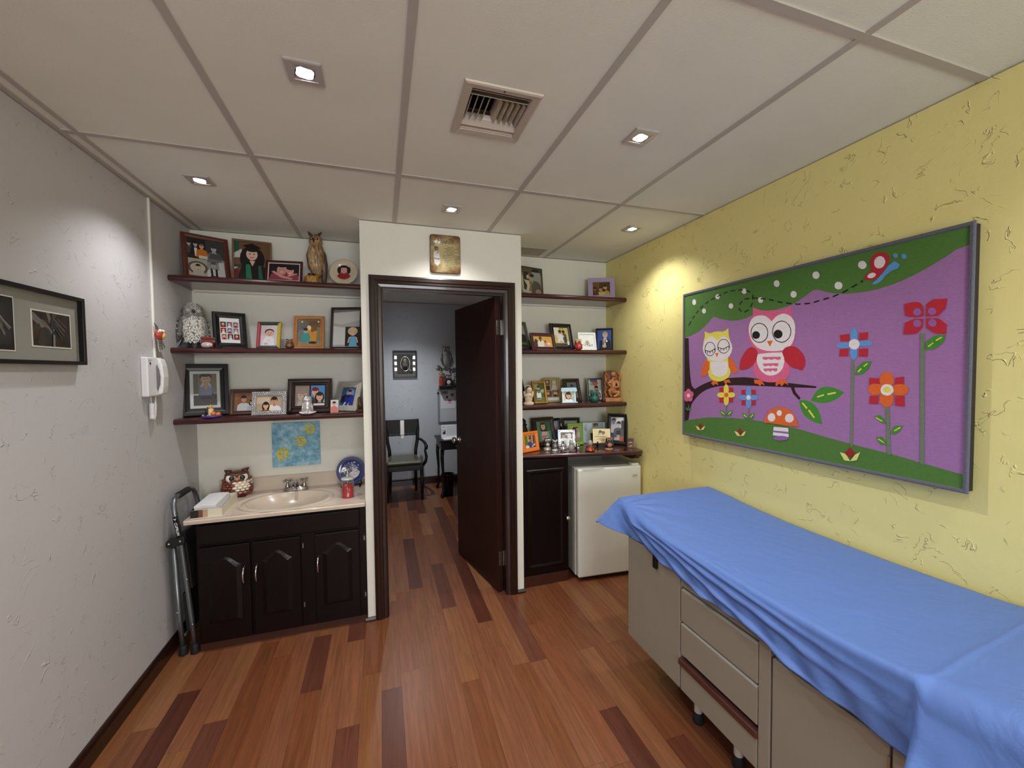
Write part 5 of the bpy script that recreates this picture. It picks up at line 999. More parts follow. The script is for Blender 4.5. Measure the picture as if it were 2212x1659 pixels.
# left, lowest shelf
frame('photo_frame', 'large wide black frame with a crouching boy in a white mat', -1.055, 3.011, T3, 18, 11, .245, .330, .046, .022, M_black, pc_boy, .018, (206, 210, 208), prof='bev', glass=True)
frame('photo_frame', 'brown family photo frame half hidden behind the silver woven frame', -.815, 2.998, T3, 0, 11, .223, .163, .024, .016, walnut, pc_family, prof='scoop', glass=True)
def woven(root, M):
    w, h, b = .196, .149, .026
    mb = MB()
    def bead(x, z, a): mb.ball((0, 0, 0), (.0068, .004, .0042), 8, 6, M=M @ Matrix.Translation((x, -.001, z)) @ Matrix.Rotation(R(a), 4, 'Y'))
    for row in (0, 1):
        ins = .006+row*.0125
        n = 17
        for i in range(n):
            x = -w/2+ins+(w-2*ins)*i/(n-1)
            bead(x, ins, 35 if row else -35); bead(x, h-ins, -35 if row else 35)
        n = 12
        for i in range(1, n):
            z = ins+(h-2*ins)*i/n
            bead(-w/2+ins, z, 55 if row else -55); bead(w/2-ins, z, -55 if row else 55)
    mb.build('woven_beads', M_silver, root, smooth=True)
frame('photo_frame', 'silver woven metal frame with a smiling couple', -.679, 2.89, T3, -2, 11, .196, .149, .026, .012, M_silver, pc_couple, prof='flat', extra=woven)
frame('photo_frame', 'wide dark brown frame holding two photos side by side, behind the silver owl', -.457, 2.95, T3, -4, 11, .271, .225, .040, .022, espresso, pc_double, .006, (40, 30, 28), prof='scoop')
frame('photo_frame', 'glittery silver frame of a graduate in a blue gown', -.245, 2.972, T3, -34, 20, .19, .205, .038, .012, glit, pc_bluegrad, prof='flat')
frame('photo_frame', 'tiny white frameless portrait in pink at the foot of the glittery frame', -.302, 2.915, T3, -5, 12, .048, .083, .002, .004, whitef, pc_pink, prof='flat')
# right, top shelf
frame('photo_frame', 'sepia photo of a man and child, against the doorway wall on the top right shelf', 1.155, 3.05, T1, 16, 5, .234, .246, .004, .012, pewter, pc_sepia, prof='flat')
frame('photo_frame', 'lilac frame with a small amber photo, at the yellow wall on the top right shelf', 1.752, 3.0, T1, -23, 12, .218, .192, .038, .014, lilac, pc_amber, prof='flat')
# right, middle shelf
frame('photo_frame', 'grey and black frame cut off by the doorway wall, left of the maroon frame', 1.075, 3.0, T2, 22, 18, .151, .242, .03, .016, pewter, pc_landscape, prof='rnd')
frame('photo_frame', 'low maroon frame with a man and baby on a yellow background', 1.220, 2.95, T2, 10, 16, .222, .139, .026, .016, dkred, pc_yellowman, prof='scoop')
frame('photo_frame', 'tall black frame with a standing couple, behind the maroon frame', 1.409, 3.0, T2, 8, 15, .202, .227, .032, .018, M_black, pc_starcouple, prof='bev')
frame('photo_frame', 'plain white frame with a faint small portrait on the middle right shelf', 1.597, 2.95, T2, -3, 12, .156, .148, .014, .012, whitef, pc_whitecard, prof='flat')
frame('photo_frame', 'black frame with a man in dark suit on a blue background', 1.776, 3.0, T2, -30, 11, .142, .193, .014, .014, M_black, pc_blueman, prof='bev')
# right, lowest shelf
frame('photo_frame', 'dark frame seen edge on, leaning behind the angel figurine', 1.045, 3.0, T3, 30, 15, .13, .279, .02, .014, M_black, pc_landscape, prof='flat')
frame('photo_frame', 'small gold frame with a child in a garden', 1.195, 2.968, T3, 9, 13, .124, .180, .018, .016, M_gold, pc_garden, prof='scoop')
frame('photo_frame', 'pale brass frame with four sepia pictures, behind the gold frame', 1.328, 3.04, T3, -2, 11, .143, .204, .01, .012, M_brass, pc_sepia4, prof='flat')
frame('photo_frame', 'dark brown leaning frame behind the pale blue house shaped frame', 1.511, 3.019, T3, 13, 14, .166, .195, .032, .016, espresso, pc_slate, prof='bev')
def house(root, M):
    m = mat('pale_blue_awning', (190, 220, 238), .5)
    a = MB(); pts = [(-.066, .094), (.066, .094), (.061, .122), (-.061, .122)]
    sc = [(.066-.0165*i, .094-(.006 if i % 2 else 0)) for i in range(1, 8)]
    a.prism([pts[0]] + sc[::-1] + pts[1:], -.012, -.001, M=M); a.build('awning', m, root)
    b = MB(); b.box(-.064, -.016, 0, .064, .004, .009, M=M); b.build('sill', m, root)
frame('photo_frame', 'pale blue house shaped frame with awning and a smiling face', 1.411, 2.915, T3, -8, 11, .112, .116, .012, .010, whitef, pc_braces, prof='flat', extra=house)
frame('photo_frame', 'slim silver and black frame with a child in red, behind the green owl', 1.719, 3.038, T3, -10, 9, .139, .193, .009, .012, M_silver, pc_redshirt, .004, (30, 30, 30), prof='bev')
# counter
frame('photo_frame', 'bright orange frame at the left end of the counter', 1.064, 2.839, CT, 22, 10, .166, .151, .030, .016, orange, pc_colour, prof='bev')
frame('photo_frame', 'dark red brown frame of a long haired girl, behind the orange frame', 1.262, 3.028, CT, 8, 15, .198, .229, .034, .018, espresso, pc_girl, prof='bev')
def jewels(root, M):
    w, h = .134, .137; mb = MB(); n = 9
    for i in range(n):
        for (x, z) in ((-w/2+.009+(w-.018)*i/(n-1), .009), (-w/2+.009+(w-.018)*i/(n-1), h-.009), (-w/2+.009, .009+(h-.018)*i/(n-1)), (w/2-.009, .009+(h-.018)*i/(n-1))):
            mb.lathe([(0.0072, 0), (.0072, .002), (.005, .004), (.0035, .002), (.002, .0045), (0, .005)], n=10, M=M @ Matrix.Translation((x, 0, z)) @ Matrix.Rotation(R(90), 4, 'X'))
    mb.build('jewels', M_silver, root, smooth=True)
frame('photo_frame', 'square jewelled silver frame with a wedding group, among the small owls', 1.383, 2.905, CT, -15, 11, .134, .137, .018, .010, M_silver, pc_wedding, prof='flat', extra=jewels)
frame('photo_frame', 'lime green frame with a face in profile, behind the jewelled frame', 1.498, 2.966, CT, -4, 12, .127, .175, .022, .014, green, pc_profile, prof='bev')
frame('photo_frame', 'black frame with a black and white photo of a child, at the yellow wall', 1.808, 2.865, CT, -40, 11, .162, .250, .028, .018, M_black, pc_bw, prof='bev')
def bifold():
    root = thing('folding_photo_frame', 'black two panel folding frame behind the dark red frame and lime frame', 'photo frame', (1.432, 3.092, CT+.0004), 0)
    for sgn, w, yaw, pic in ((-1, .125, 5, pc_bluekid), (1, .160, -11, pc_window)):
        M = Matrix.Rotation(R(yaw), 4, 'Z') @ rot(11, .003) @ Matrix.Translation((sgn*w/2, 0, 0))
        f = MB().ring(w, .209, PROF['bev'](.022, .012), M=M).build('panel_moulding', M_black, root)
        MB().box(-w/2+.002, .010, .002, w/2-.002, .0115, .207, M=M).build('backing', M_backing, f)
        P = pic((w-.044)/.165); P.mesh(-w/2+.021, .021, w-.042, .167, .0085, M=M).build('photograph', M_print, f)
    h = MB()
    for z in (.05, .15): h.cyl((0, -.001+.209*.19*z/.209, z-.012), (0, -.001+.2*z, z+.012), .003, 8)
    h.build('hinge', M_steel, root)
bifold()
def clear_frame():
    root = thing('acrylic_photo_frame', 'wide clear acrylic frame with pale sheets and dark paw prints', 'photo frame', (1.70, 3.0, CT+.0004), -14)
    M = rot(12, .003)
    P = Pic(1.32, (206, 226, 232)); P.r((150, 166, 166), .36, 0, 1, 1).r((226, 236, 236), .2, 0, .42, .72).e((18, 20, 20), .47, .9, .08, .1).e((18, 20, 20), .56, .95, .06, .08).e((18, 20, 20), .58, .86, .04).r((36, 66, 56), .28, .0, .5, .48).r((176, 190, 206), .4, 0, .46, .46).r((236, 240, 240), .82, 0, .86, 1)
    P.e((170, 176, 206), .1, .7, .07, .12).e((190, 196, 216), .12, .86, .1, .06)
    P.mesh(-.108, .003, .216, .162, .004, M=M).build('inserts', M_print, root)
    MB().box(-.1105, 0.0045, 0, .1105, .0085, .167, M=M).build('back_plate', mat('frosted_acrylic', (196, 210, 212), .3), root)
    MB().box(-.1105, .0005, .164, .1105, .004, .167, M=M).build('edge', M_plastic, root)
    MB().prismx([(.03, .09), (.034, .09), (.075, .0002), (.068, .0002)], -.02, .02).build('easel_leg', M_backing, root)
clear_frame()
def gold_plaque():
    root = thing('easel_plaque', 'gold plaque with a dark round emblem on a small black easel', 'plaque', (1.655, 2.838, CT), -22)
    M = rot(12, .03)
    MB().box(-.0675, 0, 0, .0675, .004, .112, M=M).build('plate', mat('gold_plate', (226, 202, 136), .3, .55), root)
    P = Pic(1.2, (228, 208, 146)); 
    P.e((24, 18, 18), .43, .78, .13, .15).e((120, 38, 24), .62, .74, .11, .12).e((206, 180, 150), .45, .68, .09, .07).e((20, 16, 16), .45, .7, .035).e((24, 18, 18), .34, .62, .05, .03).e((24, 18, 18), .56, .62, .05, .03)
    for k, (x0, x1) in enumerate(((.06, .12), (.14, .36), (.38, .52), (.54, .72))): P.r((120, 84, 60), x0, .43, x1, .475)
    for y, x0, x1 in ((.31, .3, .62), (.23, .2, .68), (.16, .42, .66)): P.r((150, 118, 84), x0, y, x1, y+.03)
    P.mesh(-.065, .002, .13, .108, -.0006, M=M).build('engraving', M_print, root)
    e = MB()
    for s in (-.034, .034):
        e.tube([(s, -.02, 0.004), (s, -.012, .022), (s, -.002, .03), (s, .012, .03), (s, .03, .105)], .0042, 8); e.ball((s, -.021, .040), .006, 8, 6); e.tube([(s, -.02, .004), (s, -.0205, .04)], .0042, 8)
        e.tube([(s, .012, .03), (s*.9, .05, .004)], .0038, 8)
    e.tube([(-.034, .012, .03), (.034, .012, .03)], .004, 8)
    e.build('easel', M_black, root, smooth=True)
gold_plaque()
# ================================================================ OWLS AND FIGURINES
def owl(name, label, x, y, z, yaw, h, w, d, body, belly, eye=(240,240,236), pupil=(14,12,12), beak=(206,150,70), wing=None, tuft=None, m=None, brow=None, feet=(206,150,70), base=None, eye_r=.17, group=None, style=None, cat='owl figurine'):
    root = thing(name, label, cat, (x, y, z+.0003), yaw, group)
    m = m or M_paint; b0 = 0
    if base:
        bz, bc = base; MB().lathe([(.5, 0), (.54, .2), (.5, .8), (.4, 1)], sx=w, sy=d, col=bc, M=Matrix.Diagonal((1, 1, bz, 1))).build('base', m, root, smooth=True); b0 = bz
    hh = h-b0
    prof = [(.30, .0), (.42, .06), (.49, .2), (.5, .36), (.46, .5), (.41, .57), (.43, .64), (.45, .74), (.41, .85), (.28, .94), (0, .97)]
    mb = MB(); mb.lathe([(r, t*hh+b0) for r, t in prof], n=28, sx=w, sy=d, col=body)
    mb.build('body', m, root, smooth=True)
    if belly:
        bb = MB()
        bb.ball((0, -d*.16, b0+hh*.31), (w*.37, d*.40, hh*.28), 18, 12, col=belly)
        bb.build('belly', m, root, smooth=True)
    for s in (-1, 1):
        e = MB().ball((s*w*.2, -d*.385, b0+hh*.74), (w*eye_r, d*.1, w*eye_r), 16, 8, col=eye).build('eye', m, root, smooth=True)
        MB().ball((s*w*.18, -d*.465, b0+hh*.74), (w*eye_r*.55, d*.06, w*eye_r*.55), 12, 8, col=pupil).build('pupil', m, e, smooth=True)
        if tuft != 0:
            t = MB(); t.tube([(s*w*.22, -d*.1, b0+hh*.9), (s*w*.34, -d*.1, b0+hh*.97), (s*w*.42, -d*.08, h*1.03)], [w*.13, w*.08, w*.015], 8, col=tuft or body); t.build('ear_tuft', m, root, smooth=True)
        ww = MB().ball((0, 0, 0), (w*.12, d*.36, hh*.27), 14, 10, col=wing or body, M=Matrix.Translation((s*w*.44, d*.02, b0+hh*.34)) @ Matrix.Rotation(R(-8*s), 4, 'Y')).build('wing', m, root, smooth=True)
        f = MB()
        for k in (-1, 0, 1): f.ball((s*w*.18+k*w*.07, -d*.4, b0+hh*.03), (w*.045, d*.12, hh*.03), 8, 6, col=feet)
        f.build('foot', m, root, smooth=True)
    MB().tube([(0, -d*.42, b0+hh*.72), (0, -d*.54, b0+hh*.68), (0, -d*.5, b0+hh*.62)], [w*.085, w*.06, w*.008], 8, col=beak).build('beak', m, root, smooth=True)
    if brow:
        bm = MB(); bm.tube([(-w*.4, -d*.36, b0+hh*.9), (-w*.2, -d*.43, b0+hh*.89), (0, -d*.46, b0+hh*.845), (w*.2, -d*.43, b0+hh*.89), (w*.4, -d*.36, b0+hh*.9)], [w*.03, w*.06, w*.06, w*.06, w*.03], 8, col=brow); bm.build('brow', m, root, smooth=True)
    return root

def scales(root, rows, colf, w, d, h, z0, z1, m, name='feathers', r=.1):
    """overlapping rounded feather scales on the front and sides of an owl body"""
    mb = MB(); rnd = random.Random(3)
    for i in range(rows):
        z = z0+(z1-z0)*i/(rows-1); t = z/h
        rad = .436*math.sin(min(1, max(.25, 1.35*t+.25))*math.pi*.62)
        n = 16
        for j in range(n):
            a = 2*math.pi*(j+.5*(i % 2))/n
            c = colf(a, t)
            if c is None: continue
            mb.ball((w*rad*math.cos(a), d*rad*math.sin(a), z), (w*r, d*r, h*.055), 8, 6, col=c)
    return mb.build(name, m, root, smooth=True)

# tall brown owl on a stump (top left shelf)
def brown_owl():
    root = thing('owl_figurine', 'tall brown eared owl perched on a golden stump, top left shelf', 'owl figurine', (-.402, 2.985, T1+.0004), -6)
    dark, mid = (74, 50, 36), (150, 122, 86)
    m = mat('painted_resin_owl', (255, 255, 255), .4, attr=True, coat=.2, var=(110, .7, (1, 1, .28)), bump=(90, .8, .005))
    L = lambda dx: Matrix.Translation((dx, 0, 0))
    b = MB(); b.lathe([(.12, .045), (.3, .07), (.46, .14), (.5, .2), (.44, .245), (.36, .265), (.40, .285), (.36, .315), (.2, .33), (0, .333)], c=(.006, .0, 0), n=26, sx=.105, sy=.10, col=mid); b.build('body', m, root, smooth=True)
    br = MB().ball((-.006, -.022, .175), (.033, .034, .085), 16, 10, col=(176, 150, 106)).build('breast', m, root, smooth=True)
    MB().tube([(.034, .012, .25), (.046, .006, .2), (.05, .01, .14), (.048, .02, .08), (.044, .03, .02), (.040, .03, .0)], [.012, .022, .024, .02, .014, .01], 12, col=(92, 66, 52)).build('wing', m, root, smooth=True)
    MB().tube([(-.036, .012, .25), (-.044, .008, .2), (-.036, .012, .12), (-.012, .02, .07)], [.008, .014, .014, .006], 12, col=(100, 74, 56)).build('wing', m, root, smooth=True)
    for s in (-1, 1):
        e = MB().ball((.004+s*.016, -.036, .297), (.011, .006, .010), 12, 8, col=(66, 22, 16)).build('eye', m, root, smooth=True)
        MB().ball((.004+s*.015, -.041, .297), (.0055, .003, .0055), 10, 6, col=(206, 140, 40)).build('pupil', M_paint, e, smooth=True)
        MB().tube([(.004+s*.008, -.03, .312), (.004+s*.026, -.02, .325), (.004+s*.042, -.01, .349)], [.008, .011, .002], 8, col=dark).build('ear_tuft', m, root, smooth=True)
        f = MB()
        for k in (-1, 0, 1): f.ball((-.018+s*.013+k*.006, -.03, .066), (.004, .012, .007), 8, 6, col=(40, 26, 20))
        f.build('foot', m, root, smooth=True)
    MB().tube([(.002, -.040, .292), (.002, -.047, .282), (.002, -.043, .27)], [.006, .005, .001], 8, col=(36, 22, 18)).build('beak', m, root, smooth=True)
    s = MB(); s.lathe([(.040, 0), (.047, .012), (.045, .045), (.034, .062), (0, .068)], c=(-.024, -.004, 0), n=18, sx=1, sy=.9, col=(190, 142, 66)); s.tube([(-.04, -.01, .04), (-.058, -.018, .046), (-.062, -.02, .052)], [.012, .009, .004], 8, col=(196, 146, 70)); s.tube([(-.036, -.024, .03), (-.044, -.034, .026)], [.008, .006], 8, col=(96, 60, 30))
    s.build('stump', m, root, smooth=True)
brown_owl()

# grey feathered owl (middle left shelf)
def feather_owl():
    root = thing('feathered_owl', 'fluffy grey and white feathered owl ornament on the middle left shelf', 'owl figurine', (-1.088, 2.965, T2+.0004), 24)
    g = mat('grey_plumage', (255, 255, 255), .95, attr=True)
    b = MB(); b.lathe([(.2, .028), (.4, .05), (.5, .1), (.5, .15), (.42, .18), (.4, .2), (.42, .22), (.36, .25), (.2, .268), (0, .272)], n=24, sx=.125, sy=.125, col=(128, 126, 122)); b.build('body', g, root, smooth=True)
    rnd = random.Random(9); f = MB()
    for i in range(2600):
        z = rnd.uniform(.04, .268); a = rnd.uniform(0, 2*math.pi)
        rad = .0625*math.sqrt(max(0, 1-((z-.13)/.15)**2)) if z < .19 else .055*math.sqrt(max(.02, 1-((z-.205)/.068)**2))
        p = Vector((rad*math.cos(a), rad*math.sin(a), z)); n = Vector((math.cos(a), math.sin(a), (z-.2)*8 if z > .19 else -.3)).normalized()
        front = math.cos(a+math.pi/2-.2)
        if z < .17: c = rnd.choice([(214, 212, 206), (196, 194, 188), (222, 220, 214)]) if front > .45 else rnd.choice([(106, 104, 102), (136, 134, 130), (90, 88, 86), (156, 154, 150)])
        else: c = rnd.choice([(214, 212, 206), (190, 188, 182), (150, 148, 142)]) if front > .3 else rnd.choice([(120, 118, 114), (150, 148, 142), (90, 88, 84)])
        t = n.cross(Vector((0, 0, 1))).normalized()*rnd.uniform(.003, .005); l = rnd.uniform(.012, .022)
        tip = p+n*l*.38+Vector((rnd.uniform(-.006, .006), rnd.uniform(-.006, .006), -l*.7 if z < .19 else l*.3))
        f.add([p-t, p+t, tip], [(0, 1, 2)], c)
    f.build('feathers', g, root)
    for s in (-1, 1):
        MB().ball((s*.024, -.050, .222), (.013, .006, .012), 14, 8, col=(158, 156, 150)).build('face_disc', g, root, smooth=True)
        w = MB().ball((0, 0, 0), (.018, .045, .085), 14, 10, col=(104, 102, 98), M=Matrix.Translation((s*.062, .008, .12)) @ Matrix.Rotation(R(-9*s), 4, 'Y')); 
        for k in range(7):
            w.box(s*.060, -.034+.004*k, .065+.016*k, s*(.0815-.0022*abs(k-3)), .022, .070+.016*k, (206, 204, 200) if k % 2 else (66, 64, 62))
        w.build('wing', g, root, smooth=True)
        ft = MB()
        for k in (-1, 0, 1): ft.ball((s*.022+k*.009, -.03, .008), (.005, .016, .008), 8, 6, col=(34, 32, 34))
        ft.cyl((s*.022, -.015, .006), (s*.022, -.005, .05), .008, 8, col=(50, 48, 48)); ft.build('foot', g, root, smooth=True)
    MB().tube([(0, -.056, .222), (0, -.071, .218), (0, -.068, .206)], [.010, .008, .002], 8, col=(16, 14, 14)).build('beak', M_paint, root, smooth=True)
    t = MB()
    for k in range(5): t.tube([(-.045-.006*k, .01, .07), (-.062-.004*k, .012, .035), (-.072-.002*k, .012, .012)], [.004, .007, .002], 6, col=(236, 234, 230) if k % 2 else (40, 38, 38))
    t.build('tail', g, root, smooth=True)
feather_owl()

def red_box():
    root = thing('trinket_box', 'small red lidded box tucked behind the grey feathered owl', 'box', (-.998, 2.92, T2+.0004), 2)
    m = mat('red_lacquer', (120, 34, 26), .3, coat=.4)
    MB().box(-.03, -.022, 0, .03, .022, .052).build('body', m, root, bevel=.004); MB().box(-.032, -.024, .052, .032, .024, .066).build('lid', m, root, bevel=.004)
    MB().ball((0, 0, .069), .006, 10, 6).build('knob', M_gold, root, smooth=True)
red_box()
def egg():
    root = thing('woven_egg', 'pale silver woven egg lying in front of the red box', 'ornament', (-.990, 2.876, T2), 2)
    b = MB().ball((0, 0, .0165), (.027, .018, .016), 18, 12).build('shell', M_silver, root, smooth=True)
    w = MB()
    for k in range(7):
        a = -60+20*k; w.tube([(.0272*math.cos(R(t))*1.0, .0182*math.sin(R(t))*math.cos(R(a)), .0168+.0162*math.sin(R(t))*math.sin(R(a))) for t in range(0, 361, 20)], .0012, 6)
    w.build('weave', M_plastic, root, smooth=True)
egg()
def stand_bit():
    root = thing('tiny_easel', 'tiny black easel stand in front of the nine photo frame', 'stand', (-.93, 2.90, T2), 0)
    mb = MB(); mb.tube([(-.01, 0, .002), (0, .006, .05), (.01, 0, .002)], .0018, 6); mb.tube([(0, .006, .05), (0, .03, .002)], .0018, 6); mb.build('legs', M_black, root); MB().box(-.012, -.006, .012, .012, .004, .0145).build('ledge', M_black, root)
stand_bit()
owl('owl_figurine', 'tiny glossy brown owl in front of the golden wooden frame', -.553, 2.90, T2, 12, .058, .044, .04, (96, 62, 40), (130, 90, 56), eye=(150, 110, 70), wing=(70, 44, 30), tuft=(60, 38, 26), feet=(60, 38, 26), m=mat('glazed_brown', (255, 255, 255), .18, attr=True, coat=.6))

# cream portrait plate (top left shelf)
def portrait_plate():
    root = thing('portrait_plate', 'cream plate with a portrait of a girl in red, on the top left shelf', 'plate', (-.226, 2.985, T1), -8)
    M = Matrix.Translation((0, 0, .094)) @ Matrix.Rotation(R(90-13), 4, 'X')
    m = mat('cream_porcelain', (206, 194, 170), .2, coat=.5)
    p = MB(); p.lathe([(0, .004), (.052, .004), (.060, .010), (.088, .016), (.092, .019), (.088, .021), (.058, .015), (.05, .0085), (0, .008)], n=40, M=M); p.build('dish', m, root, smooth=True)
    P = Pic(1, (206, 194, 170)); P.sh = []
    P.p((150, 24, 34), (.14, .26), (.3, .12), (.5, .06), (.7, .12), (.86, .26), (.74, .42), (.6, .5), (.4, .5), (.26, .42)); P.e((26, 14, 16), .5, .72, .22, .22).e((26, 14, 16), .26, .62, .1, .2).e((26, 14, 16), .74, .62, .1, .2).e((214, 166, 146), .5, .64, .16, .2).p((26, 14, 16), (.34, .76), (.66, .76), (.6, .86), (.4, .86)).p((214, 170, 150), (.42, .5), (.58, .5), (.5, .4))
    for q in (.44, .57): P.e((36, 20, 18), q, .66, .024, .016, 8)
    P.e((170, 70, 70), .5, .55, .05, .016, 8)
    mb = MB(); S = .125
    for i, (c, q) in enumerate(P.sh): mb.add([((u-.5)*S, (v-.5)*S, .0092+.0001*i) for u, v in q], [tuple(range(len(q)))], c, M)
    mb.build('portrait', M_print, root)
    s = MB()
    for k in (-1, 1): s.tube([(k*.04, -.03, .010), (k*.04, -.035, .004), (k*.04, .03, .003), (k*.036, .035, .07)], .003, 8)
    s.tube([(-.04, .025, .003), (.04, .025, .003)], .003, 8); s.build('stand', mat('clear_plastic', (196, 188, 172), .3), root, smooth=True)
portrait_plate()

# halloween candle decoration
def candle():
    root = thing('candle_decoration', 'purple dish with a candle and two orange pumpkins, on the lowest left shelf', 'decoration', (-.982, 2.885, T3), 6)
    MB().lathe([(.03, 0), (.042, .002), (.05, .012), (.047, .014), (.04, .007), (0, .006)], n=28, sx=1.05, sy=.7, col=(92, 62, 168)).build('dish', M_paint, root, smooth=True)
    MB().cyl((-.004, .004, .0065), (-.004, .004, .055), .0145, 18, col=(236, 216, 160)).build('candle', M_paint, root, smooth=False, bevel=.002)
    MB().tube([(-.004, .004, .055), (-.005, .004, .066), (-.003, .004, .080)], [.004, .0085, .001], 10, col=(240, 170, 60)).build('flame', M_paint, root, smooth=True)
    for x, y, z, r in ((.010, -.012, .026, .013), (.034, -.006, .022, .0125)):
        p = MB()
        for k in range(8):
            a = 2*math.pi*k/8; p.ball((x+r*.45*math.cos(a), y+r*.45*math.sin(a), z), (r*.62, r*.62, r*.8), 10, 8, col=(238, 130, 60))
        o = p.build('pumpkin', M_paint, root, smooth=True); MB().cyl((x, y, z+r*.6), (x+.002, y, z+r*1.2), .0025, 8, col=(80, 90, 40)).build('stem', M_paint, o)
    b = MB(); rnd = random.Random(2)
    for k in range(9): b.ball((-.04+.011*k, -.018+rnd.uniform(-.004, .006), .0155), rnd.uniform(.003, .005), 8, 6, col=rnd.choice([(230, 190, 180), (60, 40, 50), (150, 160, 130), (190, 90, 70)]))
    b.build('pebbles', M_paint, root, smooth=True)
    c = MB(); c.tube([(-.02, .016, .02), (-.03, .02, .045), (-.022, .022, .062)], [.012, .009, .003], 8, col=(24, 20, 24)); c.build('cat_figure', M_paint, root, smooth=True)
candle()
def silver_owl():
    root = owl('owl_figurine', 'shiny silver owl on a white petal base, in front of the double photo frame', -.456, 2.872, T3, 8, .125, .062, .055, (220, 220, 222), (236, 236, 238), eye=(236, 236, 240), pupil=(120, 120, 124), beak=(190, 190, 192), feet=(236, 236, 238), m=mat('silvered_glass', (226, 226, 228), .14, .75, bump=(45, .35, .006)), tuft=0)
    b = MB()
    for k in range(7):
        a = 2*math.pi*k/7; b.ball((0, 0, 0), (.024, .012, .006), 10, 6, M=Matrix.Rotation(a, 4, 'Z') @ Matrix.Translation((.03, 0, .009)) @ Matrix.Rotation(R(-14), 4, 'Y'))
    b.build('petal_base', M_plastic, root, smooth=True)
silver_owl()
def carved_bracket():
    root = thing('wooden_figurine', 'small dark carved wooden figurine against the doorway wall, lowest left shelf', 'figurine', (-.143, 2.905, T3), -20)
    w = mat('carved_dark_wood', (70, 46, 28), .35, coat=.3, var=(12, .3, (8, 8, 1)))
    MB().box(-.022, -.016, 0, .022, .016, .016).build('base', w, root, bevel=.002)
    MB().tube([(.006, 0, .015), (.002, -.002, .05), (-.004, 0, .078), (-.002, .002, .098)], [.014, .018, .014, .006], 12).build('body', w, root, smooth=True)
    MB().tube([(-.012, -.012, .02), (-.010, -.017, .05), (-.008, -.012, .08)], [.003, .006, .002], 8).build('leaf', mat('carved_light_wood', (150, 112, 74), .35), root, smooth=True)
carved_bracket()

# ---- right shelves
owl('owl_figurine', 'small owl with yellow head and round red body, beside the white frame', 1.482, 2.90, T2, -8, .085, .06, .05, (170, 36, 40), (206, 60, 56), eye=(236, 226, 190), beak=(60, 30, 20), wing=(120, 20, 26), tuft=(222, 180, 90), brow=(226, 186, 90), feet=(60, 40, 30))
def angel():
    root = thing('angel_figurine', 'cream angel figurine with halo and folded wings, lowest right shelf', 'figurine', (1.064, 2.905, T3), -20)
    m = mat('ivory_resin', (222, 202, 176), .5, bump=(60, .3, .003)); br = mat('brown_hair_resin', (96, 66, 48), .55)
    MB().lathe([(.036, 0), (.042, .01), (.038, .022), (.026, .028), (0, .03)], n=20, sx=1, sy=.8).build('base', m, root, smooth=True)
    MB().lathe([(.022, .026), (.030, .04), (.026, .07), (.024, .085), (.013, .097), (0, .099)], n=20, sx=1, sy=.85).build('robe', m, root, smooth=True)
    MB().ball((.005, -.005, .116), (.022, .021, .023), 16, 12).build('head', m, root, smooth=True)
    MB().ball((0, .005, .124), (.0245, .023, .021), 14, 10).build('hair', br, root, smooth=True)
    for s in (-1, 1): MB().ball((.005+s*.008, -.0245, .117), (.0028, .002, .0022), 8, 6).build('eye', br, root, smooth=True)
    MB().ball((.005, -.0265, .112), (.003, .003, .0035), 8, 6).build('nose', m, root, smooth=True)
    for s in (-1, 1):
        MB().ball((0, 0, 0), (.012, .006, .034), 12, 10, M=Matrix.Translation((s*.026, .018, .075)) @ Matrix.Rotation(R(14*s), 4, 'Y')).build('wing', m, root, smooth=True)
        MB().tube([(s*.024, -.006, .085), (s*.026, -.018, .07), (s*.004, -.026, .076)], [.008, .007, .005], 8).build('arm', m, root, smooth=True)
    MB().tube([(.022*math.cos(R(a))-.002, .018, .128+.022*math.sin(R(a))) for a in range(0, 360, 20)], .003, 6, closed=True).build('halo', m, root, smooth=True)
angel()
owl('owl_figurine', 'dark green carved stone owl on the lowest right shelf', 1.640, 2.928, T3, -16, .098, .078, .06, (26, 86, 74), (34, 104, 88), eye=(46, 116, 100), pupil=(12, 40, 36), beak=(90, 160, 140), wing=(22, 74, 64), tuft=(24, 80, 70), feet=(22, 70, 62), brow=(40, 110, 96), m=mat('green_stone', (255, 255, 255), .2, attr=True, coat=.5, var=(40, .3, (1, 1, 1))), eye_r=.2)
